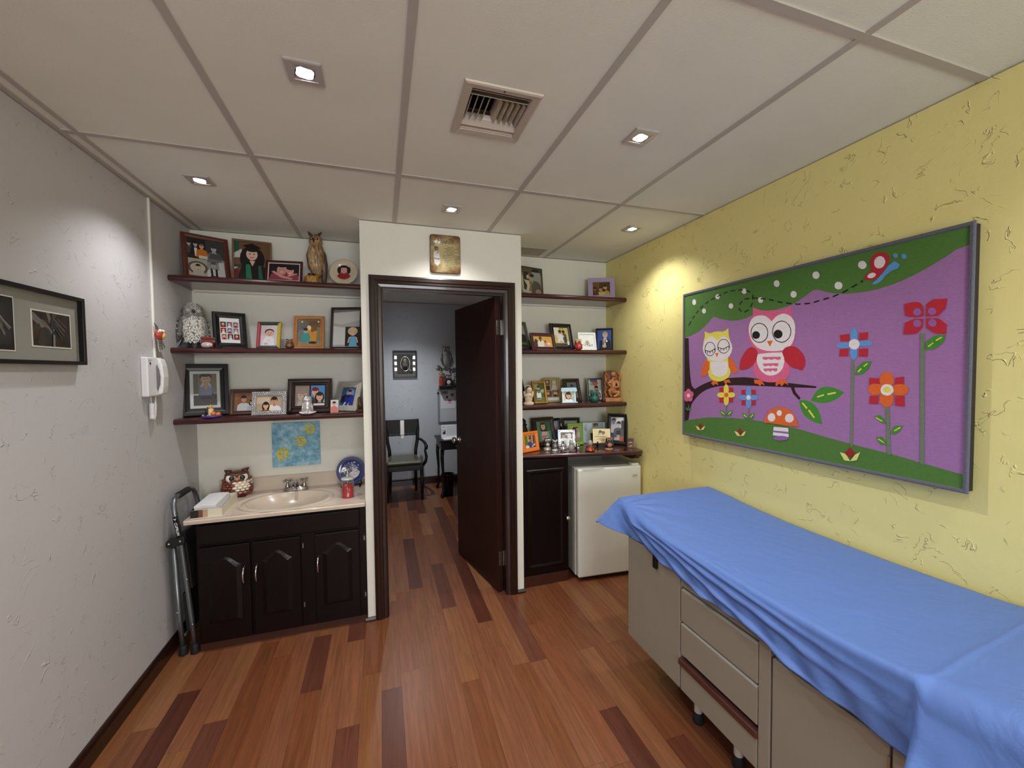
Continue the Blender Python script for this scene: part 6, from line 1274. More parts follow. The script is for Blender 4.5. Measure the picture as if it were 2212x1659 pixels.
def carving():
    root = thing('wood_carving', 'tall carved brown wooden sculpture at the right end of the lowest right shelf', 'sculpture', (1.816, 2.942, T3+.0003), -15)
    w = mat('carved_teak', (176, 116, 62), .4, coat=.2, var=(10, .25, (6, 6, 1)), bump=(70, .4, .004)); wd = mat('carved_teak_back', (120, 72, 38), .5, bump=(40, .8, .008))
    MB().box(-.068, -.04, 0, .068, .04, .034).build('plinth', w, root, bevel=.004)
    MB().prism([(-.066, .03), (.066, .03), (.068, .12), (.06, .2), (.066, .235), (.04, .25), (-.02, .256), (-.05, .246), (-.068, .25), (-.062, .18), (-.07, .1)], .012, .036).build('back_panel', wd, root, bevel=.004)
    # seated figure: one continuous skinned body
    pts = [(0, -.006, .092), (.004, -.008, .13), (.006, -.008, .165), (.004, -.012, .182), (.002, -.016, .205), (-.02, -.012, .168), (-.044, -.022, .145), (-.024, -.038, .128), (.030, -.012, .166), (.046, -.02, .14), (.03, -.04, .118), (0, -.04, .122), (-.018, -.014, .084), (-.036, -.036, .1), (-.03, -.03, .06), (-.012, -.03, .038), (.02, -.012, .08), (.048, -.034, .076), (.02, -.036, .048), (-.008, -.042, .044)]
    ed = [(0,1),(1,2),(2,3),(3,4),(2,5),(5,6),(6,7),(2,8),(8,9),(9,10),(10,11),(0,12),(12,13),(13,14),(14,15),(0,16),(16,17),(17,18),(18,19)]
    rr = [.023,.022,.023,.011,.020,.014,.011,.009,.014,.011,.010,.007,.019,.016,.012,.008,.019,.016,.012,.008]
    me = bpy.data.meshes.new('figure'); me.from_pydata(pts, ed, []); me.materials.append(w)
    o = bpy.data.objects.new('figure', me); C.objects.link(o); o.parent = root
    o.modifiers.new('Skin', 'SKIN'); sv = me.skin_vertices[0].data if me.skin_vertices else None
    if sv is None:
        bpy.context.view_layer.objects.active = o
    for i, r in enumerate(rr):
        if sv: sv[i].radius = (r, r)
    if sv: sv[0].use_root = True
    ss = o.modifiers.new('Sub', 'SUBSURF'); ss.levels = 2; ss.render_levels = 2
    MB().lathe([(.016, 0), (.022, .008), (.02, .026), (.012, .036), (0, .038)], c=(.002, -.012, .208), n=16).build('headdress', w, root, smooth=True)
    rnd = random.Random(6)
    for sx in (-1, 1):
        fo = MB()
        for k in range(9):
            z = .05+.022*k; fo.ball((0, 0, 0), (.006, .011, .019), 8, 6, M=Matrix.Translation((sx*(.056+.006*math.sin(k*2.1)), .002, z)) @ Matrix.Rotation(R(rnd.uniform(-50, 50)), 4, 'Y') @ Matrix.Rotation(R(rnd.uniform(-30, 30)), 4, 'X'))
        fo.tube([(sx*.056, .008, .034), (sx*.06, .01, .15), (sx*.052, .01, .24)], [.008, .006, .006], 8)
        fo.build('foliage', w, root, smooth=True)
    MB().tube([(.018, -.03, .196), (-.01, -.042, .186), (-.045, -.05, .172)], [.004, .004, .005], 8).build('flute', w, root, smooth=True)
carving()

# ---- counter ornaments
def cloth():
    root = thing('black_drape', 'black cloth bundle standing against the doorway wall at the left end of the counter', 'cloth', (1.065, 3.06, CT), 0)
    m = mat('black_cloth', (14, 14, 15), .6, coat=.2, bump=(24, .6, .012))
    MB().lathe([(.075, 0), (.072, .05), (.056, .1), (.042, .15), (.03, .18), (.034, .2), (.03, .215), (.012, .228), (0, .229)], n=22, sx=.9, sy=.8).build('drape', m, root, smooth=True)
    MB().tube([(.034*math.cos(R(a)), .03*math.sin(R(a)), .178) for a in range(0, 360, 24)], .006, 6, closed=True).build('tie', m, root, smooth=True)
cloth()
bw = mat('enamelled_pewter', (255, 255, 255), .2, .35, attr=True, coat=.4)
owl('owl_figurine', 'black and white owl on a pale base, right beside the orange frame', 1.193, 2.853, CT, -8, .095, .055, .045, (60, 58, 58), (206, 200, 190), eye=(236, 236, 236), wing=(30, 28, 28), beak=(220, 210, 190), feet=(220, 214, 200), base=(.026, (200, 196, 180)), m=bw, brow=(230, 230, 226))
owl('owl_figurine', 'small owl with a white V shaped brow, left of the jewelled frame', 1.241, 2.818, CT, -6, .085, .045, .04, (120, 118, 116), (150, 148, 146), eye=(30, 28, 28), pupil=(90, 90, 92), wing=(60, 58, 58), beak=(230, 228, 222), feet=(236, 236, 234), tuft=(236, 236, 234), brow=(240, 240, 238), base=(.014, (226, 226, 226)), m=bw)
owl('owl_figurine', 'short spotted silver owl in front of the jewelled frame', 1.290, 2.775, CT, 0, .064, .048, .04, (150, 150, 150), (220, 220, 220), eye=(236, 236, 236), wing=(60, 60, 62), beak=(60, 50, 50), feet=(236, 236, 236), m=M_silver)
owl('owl_figurine', 'tall clear grey glass owl at the right corner of the jewelled frame', 1.355, 2.772, CT, -8, .086, .036, .034, (190, 186, 178), (206, 202, 196), eye=(220, 218, 212), pupil=(120, 116, 110), wing=(170, 166, 158), beak=(200, 196, 190), feet=(206, 202, 196), m=mat('smoky_glass', (206, 200, 190), .12, trans=.35, coat=.4))
owl('owl_figurine', 'smallest owl, white and dark, between the glass owl and the globe', 1.417, 2.79, CT, 10, .05, .034, .03, (110, 100, 98), (236, 234, 230), eye=(240, 240, 240), wing=(60, 46, 46), beak=(150, 80, 60), feet=(230, 228, 222), m=bw)
def globe():
    root = thing('snow_globe', 'snow globe with a copper owl base near the front of the counter', 'snow globe', (1.481, 2.712, CT), -10)
    cop = mat('copper', (196, 104, 74), .22, .8, bump=(50, .3, .004))
    MB().lathe([(.03, 0), (.038, .006), (.037, .016), (.03, .03), (.027, .036), (0, .037)], n=28).build('base', cop, root, smooth=True)
    MB().ball((0, 0, .063), .033, 24, 16).build('glass_ball', M_glass, root, smooth=True)
    MB().ball((0, 0, .060), (.021, .021, .026), 14, 10, col=(150, 146, 140)).build('owl_inside', M_paint, root, smooth=True)
    MB().tube([(.031*math.cos(R(a)), .031*math.sin(R(a)), .036) for a in range(0, 360, 18)], .003, 6, closed=True).build('collar', cop, root, smooth=True)
globe()
owl('owl_figurine', 'dark owl with orange and green brows, in front of the gold plaque', 1.650, 2.722, CT, -14, .094, .062, .05, (50, 36, 34), (196, 130, 116), eye=(90, 150, 130), pupil=(16, 14, 14), beak=(60, 130, 90), wing=(90, 44, 40), tuft=(190, 106, 50), brow=(206, 120, 60), feet=(196, 150, 96), base=(.012, (190, 150, 100)))
def token_box():
    root = thing('small_box', 'small brown box with a pale pattern at the right end of the counter', 'box', (1.842, 2.725, CT+.0003), -35)
    MB().box(-.024, -.014, 0, .024, .014, .074).build('body', mat('printed_card', (124, 96, 80), .6, bump=(60, .2, .002)), root, bevel=.001)
    P = Pic(.66, (122, 94, 78)); P.p((206, 180, 160), (.2, .5), (.8, .56), (.7, .66), (.3, .6)).p((206, 180, 160), (.3, .1), (.7, .16), (.74, .34), (.56, .3), (.4, .2)).p((60, 40, 34), (.2, .36), (.8, .46), (.78, .52), (.2, .42)).r((96, 70, 58), 0, .74, 1, 1)
    P.mesh(-.023, .001, .046, .072, -.0145).build('print', M_print, root)
token_box()

# ================================================================ WALL ITEMS
def plaque():
    root = thing('wall_plaque', 'brown parchment plaque with a prayer text and doctor figure above the doorway', 'plaque', (.412, YP, 2.2155), 0)
    w, h, r = .198, .248, .018
    out = []
    for cx, cz, a0 in ((w/2-r, r, -90), (w/2-r, h-r, 0), (-w/2+r, h-r, 90), (-w/2+r, r, 180)):
        out += [(cx+r*math.cos(R(a0+15*k)), cz+r*math.sin(R(a0+15*k))) for k in range(7)]
    MB().prism(out, -.014, -.0005).build('board', mat('plaque_edge', (66, 30, 16), .25, coat=.5), root, bevel=.003)
    pm = bpy.data.materials.new('parchment'); pm.use_nodes = True; N = pm.node_tree.nodes; L = pm.node_tree.links; b = N['Principled BSDF']; b.inputs['Roughness'].default_value = .15; b.inputs['Coat Weight'].default_value = .5
    tc = N.new('ShaderNodeTexCoord'); nz = N.new('ShaderNodeTexNoise'); nz.inputs['Scale'].default_value = 26; nz.inputs['Detail'].default_value = 6
    L.new(tc.outputs['Object'], nz.inputs['Vector'])
    mp = N.new('ShaderNodeMapping'); mp.inputs['Location'].default_value = (0, 0, -1.02); mp.inputs['Scale'].default_value = (9.0, 0, 8.2); L.new(tc.outputs['Object'], mp.inputs['Vector'])
    ln = N.new('ShaderNodeVectorMath'); ln.operation = 'LENGTH'; L.new(mp.outputs['Vector'], ln.inputs[0])
    ad = N.new('ShaderNodeMath'); ad.operation = 'MULTIPLY_ADD'; ad.inputs[1].default_value = .55; hf = N.new('ShaderNodeMath'); hf.operation = 'MULTIPLY'; hf.inputs[1].default_value = .5; L.new(ln.outputs['Value'], hf.inputs[0]); L.new(nz.outputs['Fac'], ad.inputs[0]); L.new(hf.outputs[0], ad.inputs[2])
    cr = N.new('ShaderNodeValToRGB'); cr.color_ramp.elements[0].position = .56; cr.color_ramp.elements[0].color = lin((196, 182, 134)); cr.color_ramp.elements[1].position = .86; cr.color_ramp.elements[1].color = lin((112, 74, 42))
    L.new(ad.outputs[0], cr.inputs[0]); L.new(cr.outputs[0], b.inputs['Base Color'])
    s = .965
    MB().prism([(x*s, h/2+(z-h/2)*s) for x, z in out], -.0148, -.0138).build('parchment', pm, root)
    t = MB()
    at = lambda x, z: Matrix.Translation((x, -.0151, z))
    text_mesh('Médico', .036, (30, 20, 14), at(-.055, .192), shear=.25, mb=t)
    lines = ['Señor Jesús,', 'Tú pasaste por la tierra', 'haciendo el bien', 'y en tu corazón tuviste', 'la compasión', 'por los enfermos, enséñame', 'a aliviar todo su dolor humano', 'y siempre a todos los enfermos', 'que acudieron a tu lado', 'Bendice a mis manos', 'por la paciencia', 'la gracia de la salud,', 'en el amor al prójimo', 'y de todos los enfermos', 'la salvación']
    for i, l in enumerate(lines): text_mesh(l, .0088, (44, 34, 22), at(.034, .168-.0107*i), align='CENTER', mb=t, bold=.0002)
    t.build('lettering', M_flat, root)
    P = Pic(.4, (0, 0, 0)); P.sh = []
    P.p((206, 200, 196), (.2, .3), (.1, .5), (.16, .72), (.4, .8), (.66, .8), (.86, .7), (.9, .4), (.98, .2), (.6, .02), (.2, .14)); P.p((236, 232, 228), (.24, .3), (.2, .66), (.42, .78), (.62, .78), (.8, .66), (.84, .36), (.9, .2), (.6, .06), (.26, .16))
    P.p((150, 150, 156), (.18, .38), (.7, .34), (.8, .38), (.2, .44)); P.p((30, 40, 46), (.6, .66), (.68, .64), (.72, .76), (.64, .78)); P.e((120, 84, 60), .5, .89, .1, .11).e((90, 60, 44), .46, .95, .1, .05).e((150, 110, 84), .56, .87, .06, .08).e((80, 80, 84), .74, .38, .03).p((120, 124, 130), (.38, .78), (.43, .78), (.5, .56), (.46, .56))
    P.mesh(-.084, .042, .054, .128, -.0151).build('doctor_figure', M_print, root)
plaque()

def canvas():
    root = thing('canvas', 'square blue canvas with three yellow spirals under the lowest left shelf', 'painting', (-.577, YB, .927), 0)
    bm = bpy.data.materials.new('mottled_blue'); bm.use_nodes = True; N = bm.node_tree.nodes; L = bm.node_tree.links; b = N['Principled BSDF']; b.inputs['Roughness'].default_value = .7
    tc = N.new('ShaderNodeTexCoord'); nz = N.new('ShaderNodeTexNoise'); nz.inputs['Scale'].default_value = 22; nz.inputs['Detail'].default_value = 8; nz.inputs['Roughness'].default_value = .7; L.new(tc.outputs['Object'], nz.inputs['Vector'])
    cr = N.new('ShaderNodeValToRGB'); e = cr.color_ramp.elements; e[0].position = .36; e[0].color = lin((92, 146, 174)); e[1].position = .66; e[1].color = lin((186, 216, 228)); x = e.new(.5); x.color = lin((128, 182, 208)); L.new(nz.outputs['Fac'], cr.inputs[0]); L.new(cr.outputs[0], b.inputs['Base Color'])
    MB().box(-.15, -.022, 0, .15, -.0005, .305).build('panel', bm, root, bevel=.003)
    rnd = random.Random(5); k = 0
    for cx, cz, r in ((.085, .25, .034), (.028, .168, .034), (-.083, .09, .036)):
        mb = MB(); n = 40; pts = []
        tail = cx < 0
        for i in range(n):
            a = -i/n*4.2*math.pi; rr = r*(1-.78*i/n)*(1+.1*rnd.random()); pts.append((cx+rr*math.cos(a+2.4), cz+rr*math.sin(a+2.4)))
        if tail: pts = [(cx+.0, cz-.052), (cx-.022, cz-.036), (cx-.034, cz-.014)] + pts
        for a, b2 in zip(pts, pts[1:]):
            k += 1
            for q in range(1):
                dx, dz = b2[0]-a[0], b2[1]-a[1]; l = math.hypot(dx, dz) or 1; w = .0056; nx, nz2 = -dz/l*w, dx/l*w
                mb.add([(a[0]+nx, -.0226-.00002*k, a[1]+nz2), (b2[0]+nx, -.0226-.00002*k, b2[1]+nz2), (b2[0]-nx, -.0226-.00002*k, b2[1]-nz2), (a[0]-nx, -.0226-.00002*k, a[1]-nz2)], [(0, 1, 2, 3)], rnd.choice([(206, 198, 70), (222, 206, 84), (196, 180, 60)]))
        for i in range(16):
            a = rnd.uniform(0, 6.28); q = rnd.uniform(.3, .95)*r; mb.ball((cx+q*math.cos(a), -.0245, cz+q*math.sin(a)), (.0016, .0004, .0012), 6, 4, col=(90, 96, 60))
        mb.build('spiral', M_flat, root)
    sg = MB()
    for i, pts in enumerate([[(.086, .05), (.090, .040), (.094, .05)], [(.100, .042), (.104, .048), (.108, .041)], [(.112, .041), (.112, .048), (.118, .041), (.118, .048)], [(.123, .041), (.123, .048)], [(.128, .041), (.132, .048), (.137, .041)]]):
        sg.tube([(x, -.0228, z-.008) for x, z in pts], .0009, 5, col=(20, 40, 60))
    sg.build('signature', M_flat, root)
canvas()

def hands_picture():
    root = thing('wall_picture', 'wide black framed picture of hands in black and white on the left wall', 'picture', (XL, 1.675, 1.6195), 90)
    w, h = .845, .266
    MB().ring(w, h, [(0, -.0005), (0, -.030), (.014, -.030), (.014, -.0005)]).build('moulding', M_black, root, bevel=.001)
    MB().box(-w/2+.01, -.012, .01, w/2-.01, -.0005, h-.01).build('mat_board', mat('grey_mount', (144, 142, 136), .9, bump=(300, .2, .001)), root)
    def hand1(a):
        P = Pic(a, (32, 32, 32)); P.st((74, 72, 70), .2, (0, .92), (.3, .86), (.62, .82)).st((128, 126, 122), .13, (.2, 1.0), (.66, .98), (.72, .72)).st((52, 50, 49), .2, (.1, .68), (.4, .66), (.6, .62)).st((70, 68, 66), .13, (.5, .66), (.66, .6), (.76, .46))
        for pts, w, c in ((((.56, .62), (.66, .42), (.72, .26)), .055, 78), (((.64, .62), (.76, .44), (.82, .30)), .055, 92), (((.70, .66), (.84, .50), (.90, .40)), .05, 84), (((.48, .6), (.58, .38), (.60, .24)), .055, 66)): P.st((c, c-2, c-4), w, *pts)
        for x, y in ((.72, .26), (.82, .30), (.60, .24)): P.e((112, 110, 106), x, y, .018)
        P.st((134, 132, 128), .025, (.7, .7), (.82, .54), (.93, .42)); P.p((146, 144, 140), (0, .56), (.14, .58), (.22, .5), (.36, 0), (0, 0)).st((40, 40, 39), .1, (0, .6), (.1, .56), (.12, .48))
        return P
    def hand2(a):
        P = Pic(a, (36, 36, 36)); P.st((112, 110, 104), .2, (0, .86), (.12, .74), (.24, .62)).st((56, 54, 52), .16, (0, .5), (.14, .56)).st((96, 94, 90), .12, (.24, .72), (.36, .58), (.46, .44)).e((44, 43, 42), .3, .3, .24, .26).e((58, 57, 55), .22, .12, .16, .14)
        P.st((104, 102, 98), .12, (.38, 1.0), (.42, .84), (.44, .74)).st((66, 65, 63), .14, (.56, .96), (.52, .8)).st((46, 45, 44), .2, (.5, .74), (.52, .6))
        for pts, w, c in ((((.56, .82), (.68, .66), (.82, .5)), .07, 78), (((.58, .7), (.7, .5), (.8, .36)), .065, 66), (((.56, .6), (.66, .4), (.72, .28)), .06, 56), (((.62, .86), (.76, .72), (.88, .6)), .055, 70)): P.st((c, c-1, c-3), w, *pts)
        P.st((92, 90, 87), .02, (.6, .8), (.72, .66), (.84, .52)).p((128, 126, 120), (.49, 0), (.545, 0), (.55, .34), (.5, .38)).e((120, 118, 112), .52, .5, .03)
        return P
    for x, z, pw, ph, f, b in ((.272, .066, .178, .122, hand2, .005), (0, .045, .212, .172, hand1, .004), (-.272, .066, .178, .122, hand2, .005)):
        q = MB().box(x-pw/2-b, -.0135, z-b, x+pw/2+b, -.0121, z+ph+b).build('print_border', mat('ivory_card', (214, 212, 204), .8), root)
        P = f(pw/ph); P.mesh(x-pw/2, z, pw, ph, -.0138).build('photograph', M_print, q)
    MB().add([(-w/2+.012, -.024, .012), (w/2-.012, -.024, .012), (w/2-.012, -.024, h-.012), (-w/2+.012, -.024, h-.012)], [(0, 1, 2, 3)]).build('glass', M_glass_ar, root)
hands_picture()

def intercom():
    root = thing('intercom_phone', 'white intercom handset with a coiled cord on the left wall', 'intercom', (XL, 2.612, 1.463), 90)
    w = .150
    MB().box(-w/2, -.032, 0, w/2, -.0005, .204).build('base', M_plastic, root, bevel=.006, seg=3)
    hs = MB(); pts = []
    prof = [(-.032, .004), (-.052, .010), (-.058, .05), (-.061, .10), (-.056, .16), (-.046, .196), (-.032, .200)]
    hs.prismx(prof, .012, w/2-.004); hs.build('handset', M_plastic, root, bevel=.008, seg=3)
    MB().prismx([(-.0335, .03), (-.045, .06), (-.047, .1), (-.043, .14), (-.0335, .165)], .006, .0125).build('grip_slot', mat('slot_grey', (110, 112, 116), .6), root)
    b = MB(); b.box(-.055, -.034, .166, -.047, -.031, .178); b.build('button', M_rubber, root)
    MB().box(-.066, -.0325, .186, -.04, -.0318, .191).build('label_strip', mat('pale_grey_print', (176, 178, 184), .6), root)
    c = MB(); n = 150
    c.tube([(-.02, -.016, .001), (-.021, -.016, -.022), (-.018, -.018, -.036)], .0022, 8)
    c.tube([(-.018+.0105*math.cos(i*.9), -.018+.0105*math.sin(i*.9), -.036-.082*i/n) for i in range(n)], .0022, 6)
    c.tube([(-.018, -.018, -.118), (.0, -.02, -.124), (.010, -.018, -.1), (.012, -.018, -.055), (.026, -.016, -.02), (.028, -.016, .002)], [.0022, .0022, .006, .0075, .0026, .0022], 8)
    c.build('cord', M_plastic, root, smooth=True)
intercom()
def conduit():
    mb = MB(); mb.prismx([(2.664, 0), (2.677, 0), (2.6755, 0)], 0, 0) if 0 else mb.box(XL+.0003, 2.664, 1.6675, XL+.010, 2.677, H-.004)
    tag(mb.build('cable_channel', mat('cable_white', (236, 234, 228), .45), bevel=.002), 'thin white cable channel running from the ceiling down to the intercom', 'cable')
conduit()
def charm():
    root = thing('owl_charm', 'small round owl charm hanging on the cable above the intercom', 'charm', (XL+.011, 2.668, 1.79), 90)
    MB().ball((0, -.020, 0), (.032, .020, .030), 18, 12, col=(176, 74, 46)).build('body', M_paint, root, smooth=True)
    MB().ball((.006, -.030, -.004), (.022, .013, .020), 16, 10, col=(236, 206, 120)).build('belly', M_paint, root, smooth=True)
    for s in (-1, 1): MB().ball((s*.014, -.030, .020), (.011, .009, .009), 12, 8, col=(240, 238, 232)).build('eye', M_paint, root, smooth=True)
    t = MB(); t.tube([(-.012, -.012, .026), (-.016, -.010, .05), (-.012, -.004, .062)], .0022, 6, col=(40, 40, 42)); t.tube([(.004, -.012, .026), (-.002, -.012, .044), (-.012, -.006, .058)], .0022, 6, col=(40, 40, 42)); t.build('hanging_loop', M_paint, root)
    for x, z, a in ((.012, -.058, -8), (.052, -.048, -38), (.032, -.056, -20)):
        M = Matrix.Translation((x, -.012, z)) @ Matrix.Rotation(R(a), 4, 'Y')
        f = MB().ball((0, 0, 0), (.013, .002, .034), 12, 8, col=(232, 232, 230), M=M)
        o = f.build('feather_tag', M_paint, root, smooth=True)
        v = MB()
        for k in range(5): v.box(-.008, -.0028, -.02+.01*k, .006, -.0018, -.016+.01*k, (36, 36, 38), M)
        v.build('stripe', M_paint, o)
charm()

# owl tapestry on the yellow wall
def tapestry():
    root = thing('owl_tapestry', 'large purple and green tapestry of two owls on a branch, on the yellow wall', 'tapestry', (XR, 1.4875, 1.155), -90)
    w, h = 1.345, .898
    MB().box(-w/2+.004, -.038, .004, w/2-.004, -.0005, h-.004).build('stretcher', mat('dark_stretcher', (40, 36, 34), .8), root)
    MB().ring(w+.004, h+.004, [(0, -.036), (0, -.042), (.004, -.044), (.012, -.043), (.014, -.038)], z0=-.002).build('stitched_border', mat('stitched_edge', (104, 103, 118), .9, bump=(300, .8, .003)), root)
    mb = MB()
    for i, (c, q) in enumerate(TAP):
        mb.add([(-w/2+.008+(w-.016)*u, -.0385-.000012*i, .008+(h-.016)*v) for u, v in q], [tuple(range(len(q)))], c)
    mb.build('woven_picture', M_matte, root)
tapestry()
# ================================================================ SINK UNIT
ST = .775
def vanity():
    x0, x1, yf = -1.008, -.1165, 2.685
    root = thing('sink_cabinet', 'dark mahogany sink cabinet with three arched panel doors', 'cabinet', ((x0+x1)/2, yf, 0), 0)
    M = Matrix.Translation((-(x0+x1)/2, -yf, 0))
    b = MB(); b.box(x0, yf, .045, x1, yf+.02, ST-.026, M=M); b.box(x0, yf+.02, .0003, x0+.018, YB-.001, ST-.026, M=M); b.box(x1-.018, yf+.02, .0003, x1, YB-.001, ST-.026, M=M); b.box(x0+.018, yf+.02, .045, x1-.018, YB-.001, .06, M=M); b.box(x0, yf+.012, .0003, x1, yf+.02, .045, M=M); b.build('carcass', M_woodv, root)
    t = MB(); t.box(x0, yf+.004, .0005, x1, yf+.012, .045, M=M); t.build('toe_kick', mat('toe_kick_wood', (64, 32, 22), .5), root)
    f = MB(); f.box(x0+.012, yf-.019, .618, x1-.03, yf, .728, M=M); f.build('drawer_front', M_woodv, root, bevel=.006, seg=2)
    for (a, c, hx) in ((-.998, -.745, -.775), (-.731, -.483, -.711), (-.406, -.152, -.387)):
        z0, z1 = .055, .602
        d = MB(); d.box(a, yf-.019, z0, c, yf-.0005, z1, M=M); o = d.build('door', M_woodv, root, bevel=.005, seg=2)
        # raised panel with cathedral arch
        def arch(i):
            l, r, bo, top = a+.045+i, c-.045-i, z0+.105+i*.8, z1-.115-i*.6
            n = 16; pts = [(l, bo), (r, bo), (r, top)]
            for k in range(1, n):
                u = k/n; pts.append((r+(l-r)*u, top+.052*math.sin(math.pi*u)**1.6))
            return pts + [(l, top)]
        A, B2 = arch(0), arch(.022); n = len(A)
        g = MB()
        vs = [(p[0], yf-.0192, p[1]) for p in A] + [(p[0], yf-.0262, p[1]) for p in B2]
        g.add(vs, [(i, (i+1) % n, n+(i+1) % n, n+i) for i in range(n)] + [tuple(range(n, 2*n))], M=M); g.build('raised_panel', M_woodv, o)
        hd = MB(); hd.tube([(hx, yf-.0195, .468), (hx, yf-.036, .462), (hx, yf-.046, .44), (hx, yf-.049, .418), (hx, yf-.046, .396), (hx, yf-.036, .375), (hx, yf-.0195, .369)], [.006, .0045, .0045, .005, .0045, .0045, .006], 10, M=M)
        hd.build('handle', M_chrome, o, smooth=True)
    k = MB()
    for x in (-.47, -.125):
        for z in (.18, .54): k.cyl((x, yf-.006, z-.014), (x, yf-.006, z+.014), .005, 8, M=M)
    k.build('hinge', M_steel, root)
vanity()

def sink_top():
    x0, x1, y0, y1 = -1.045, -.1135, 2.64, YB-.0005
    root = thing('washbasin_counter', 'beige cultured marble counter with oval basin and backsplash on the sink cabinet', 'sink', ((x0+x1)/2, 2.9, ST-.025), 0)
    m = mat('cultured_marble', (214, 198, 182), .22, coat=.4, var=(7, .05, (1, 2, 1)))
    M = Matrix.Translation((-(x0+x1)/2, -2.9, -(ST-.025)))
    nx, ny = 230, 130; cx, cy, rx, ry = -.574, 2.868, .232, .182
    vs = []; fs = []
    for j in range(ny+1):
        for i in range(nx+1):
            x = x0+(x1-x0)*i/nx; y = y0+(y1-y0)*j/ny
            q = math.sqrt(((x-cx)/rx)**2+((y-cy)/ry)**2)
            z = ST
            if q < 1: z -= .105*(1-q**3.2)**1.05
            elif q < 1.5: z += -.004*math.exp(-((q-1.15)/.05)**2)+.0025*math.exp(-((q-1.3)/.05)**2)
            vs.append((x, y, z))
    for j in range(ny):
        for i in range(nx):
            a = j*(nx+1)+i; fs.append((a, a+1, a+nx+2, a+nx+1))
    MB().add(vs, fs, M=M).build('deck', m, root, smooth=True)
    e = MB(); 
    e.prismx([(y0-.002, ST-.025), (y0-.004, ST-.008), (y0, ST), (y0+.004, ST), (y0+.02, ST-.012), (y0+.02, ST-.025)], x0-.002, x1, M=M)
    e.box(x0-.002, y0, ST-.025, x0+.012, y1, ST-.0002, M=M); e.box(x1-.012, y0, ST-.025, x1, y1, ST-.0002, M=M)
    e.build('edge', m, root)
    MB().prismx([(y1-.05, ST-.001), (y1-.03, ST+.004), (y1-.022, ST+.02), (y1-.02, ST+.088), (y1-.016, ST+.092), (y1, ST+.092), (y1, ST-.001)], x0, x1, M=M).build('backsplash', m, root)
    MB().lathe([(.026, 0), (.03, .001), (.02, .004), (0, .003)], c=(cx, cy, ST-.1045), n=20, M=M).build('drain', M_chrome, root, smooth=True)
sink_top()

def faucet():
    root = thing('faucet', 'chrome two handle faucet behind the basin', 'faucet', (-.574, 3.085, ST), 0)
    M_f = mat('smoked_chrome', (176, 172, 172), .1, 1.0)
    b = MB(); b.lathe([(.078, 0), (.078, .006), (.066, .022), (.06, .026), (0, .026)], n=32, sx=1, sy=.36); b.build('base_plate', M_f, root, smooth=False, bevel=.001)
    for s in (-1, 1):
        h = MB(); h.lathe([(.014, .02), (.015, .03), (.010, .04), (.0085, .055), (.012, .062), (.012, .07), (0, .074)], c=(s*.051, 0, 0), n=18)
        for k in range(4):
            a = R(45+90*k+10*s); p = (s*.051+.024*math.cos(a), .024*math.sin(a), .067)
            h.tube([(s*.051, 0, .066), p], [.004, .0045], 8); h.ball(p, .0075, 10, 8)
        h.build('handle', M_f, root, smooth=True)
    MB().tube([(0, .002, .022), (0, -.004, .048), (0, -.03, .056), (0, -.075, .05), (0, -.095, .042), (0, -.099, .032)], [.017, .016, .014, .012, .0105, .009], 14).build('spout', M_f, root, smooth=True)
    MB().cyl((0, .018, .024), (0, .018, .064), .003, 8).build('pull_rod', M_f, root)
faucet()

def ceramic_owl():
    root = owl('owl_figurine', 'round brown and white ceramic owl on the sink top, left of the faucet', -.915, 3.068, ST, 16, .175, .160, .125, (118, 58, 42), None, eye=(240, 236, 226), pupil=(24, 28, 30), beak=(206, 140, 80), wing=(110, 54, 40), tuft=(84, 42, 34), brow=(92, 46, 36), feet=(60, 34, 28), eye_r=.18)
    def cf(a, t):
        if math.sin(a) > .25: return (112, 56, 42)
        q = math.cos(a)
        return (236, 226, 208) if (q > -.25 and t < .6) else (124, 62, 44)
    scales(root, 7, cf, .168, .135, .175, .016, .112, M_paint)
ceramic_owl()

def towel_box():
    root = thing('towel_tray', 'open cream and brown box tray on the left end of the sink top', 'tray', (-.957, 2.82, ST), 3)
    w, l, h = .148, .315, .046
    c = mat('cream_card', (222, 216, 196), .6)
    b = MB(); b.box(-w/2, -l/2, 0, w/2, l/2, .003); b.box(w/2-.003, -l/2, .003, w/2, l/2, h); b.box(-w/2, l/2-.003, .003, w/2-.003, l/2, h)
    b.build('tray', c, root)
    d = MB(); d.box(-w/2, -l/2+.003, .003, -w/2+.003, l/2-.003, h); d.build('side_panel', mat('black_card', (26, 26, 26), .6), root)
    f = MB(); f.box(-w/2, -l/2, .003, w/2-.003, -l/2+.003, h)
    fo = f.build('front_panel', c, root)
    P = Pic(w/h, (222, 216, 196)); P.r((28, 26, 26), 0, 0, .26, 1).r((120, 74, 58), .26, 0, .4, 1).r((190, 158, 136), .4, 0, .56, 1)
    P.mesh(-w/2, .003, w-.003, h-.003, -l/2-.0004).build('printed_bands', M_flat, fo)
towel_box()
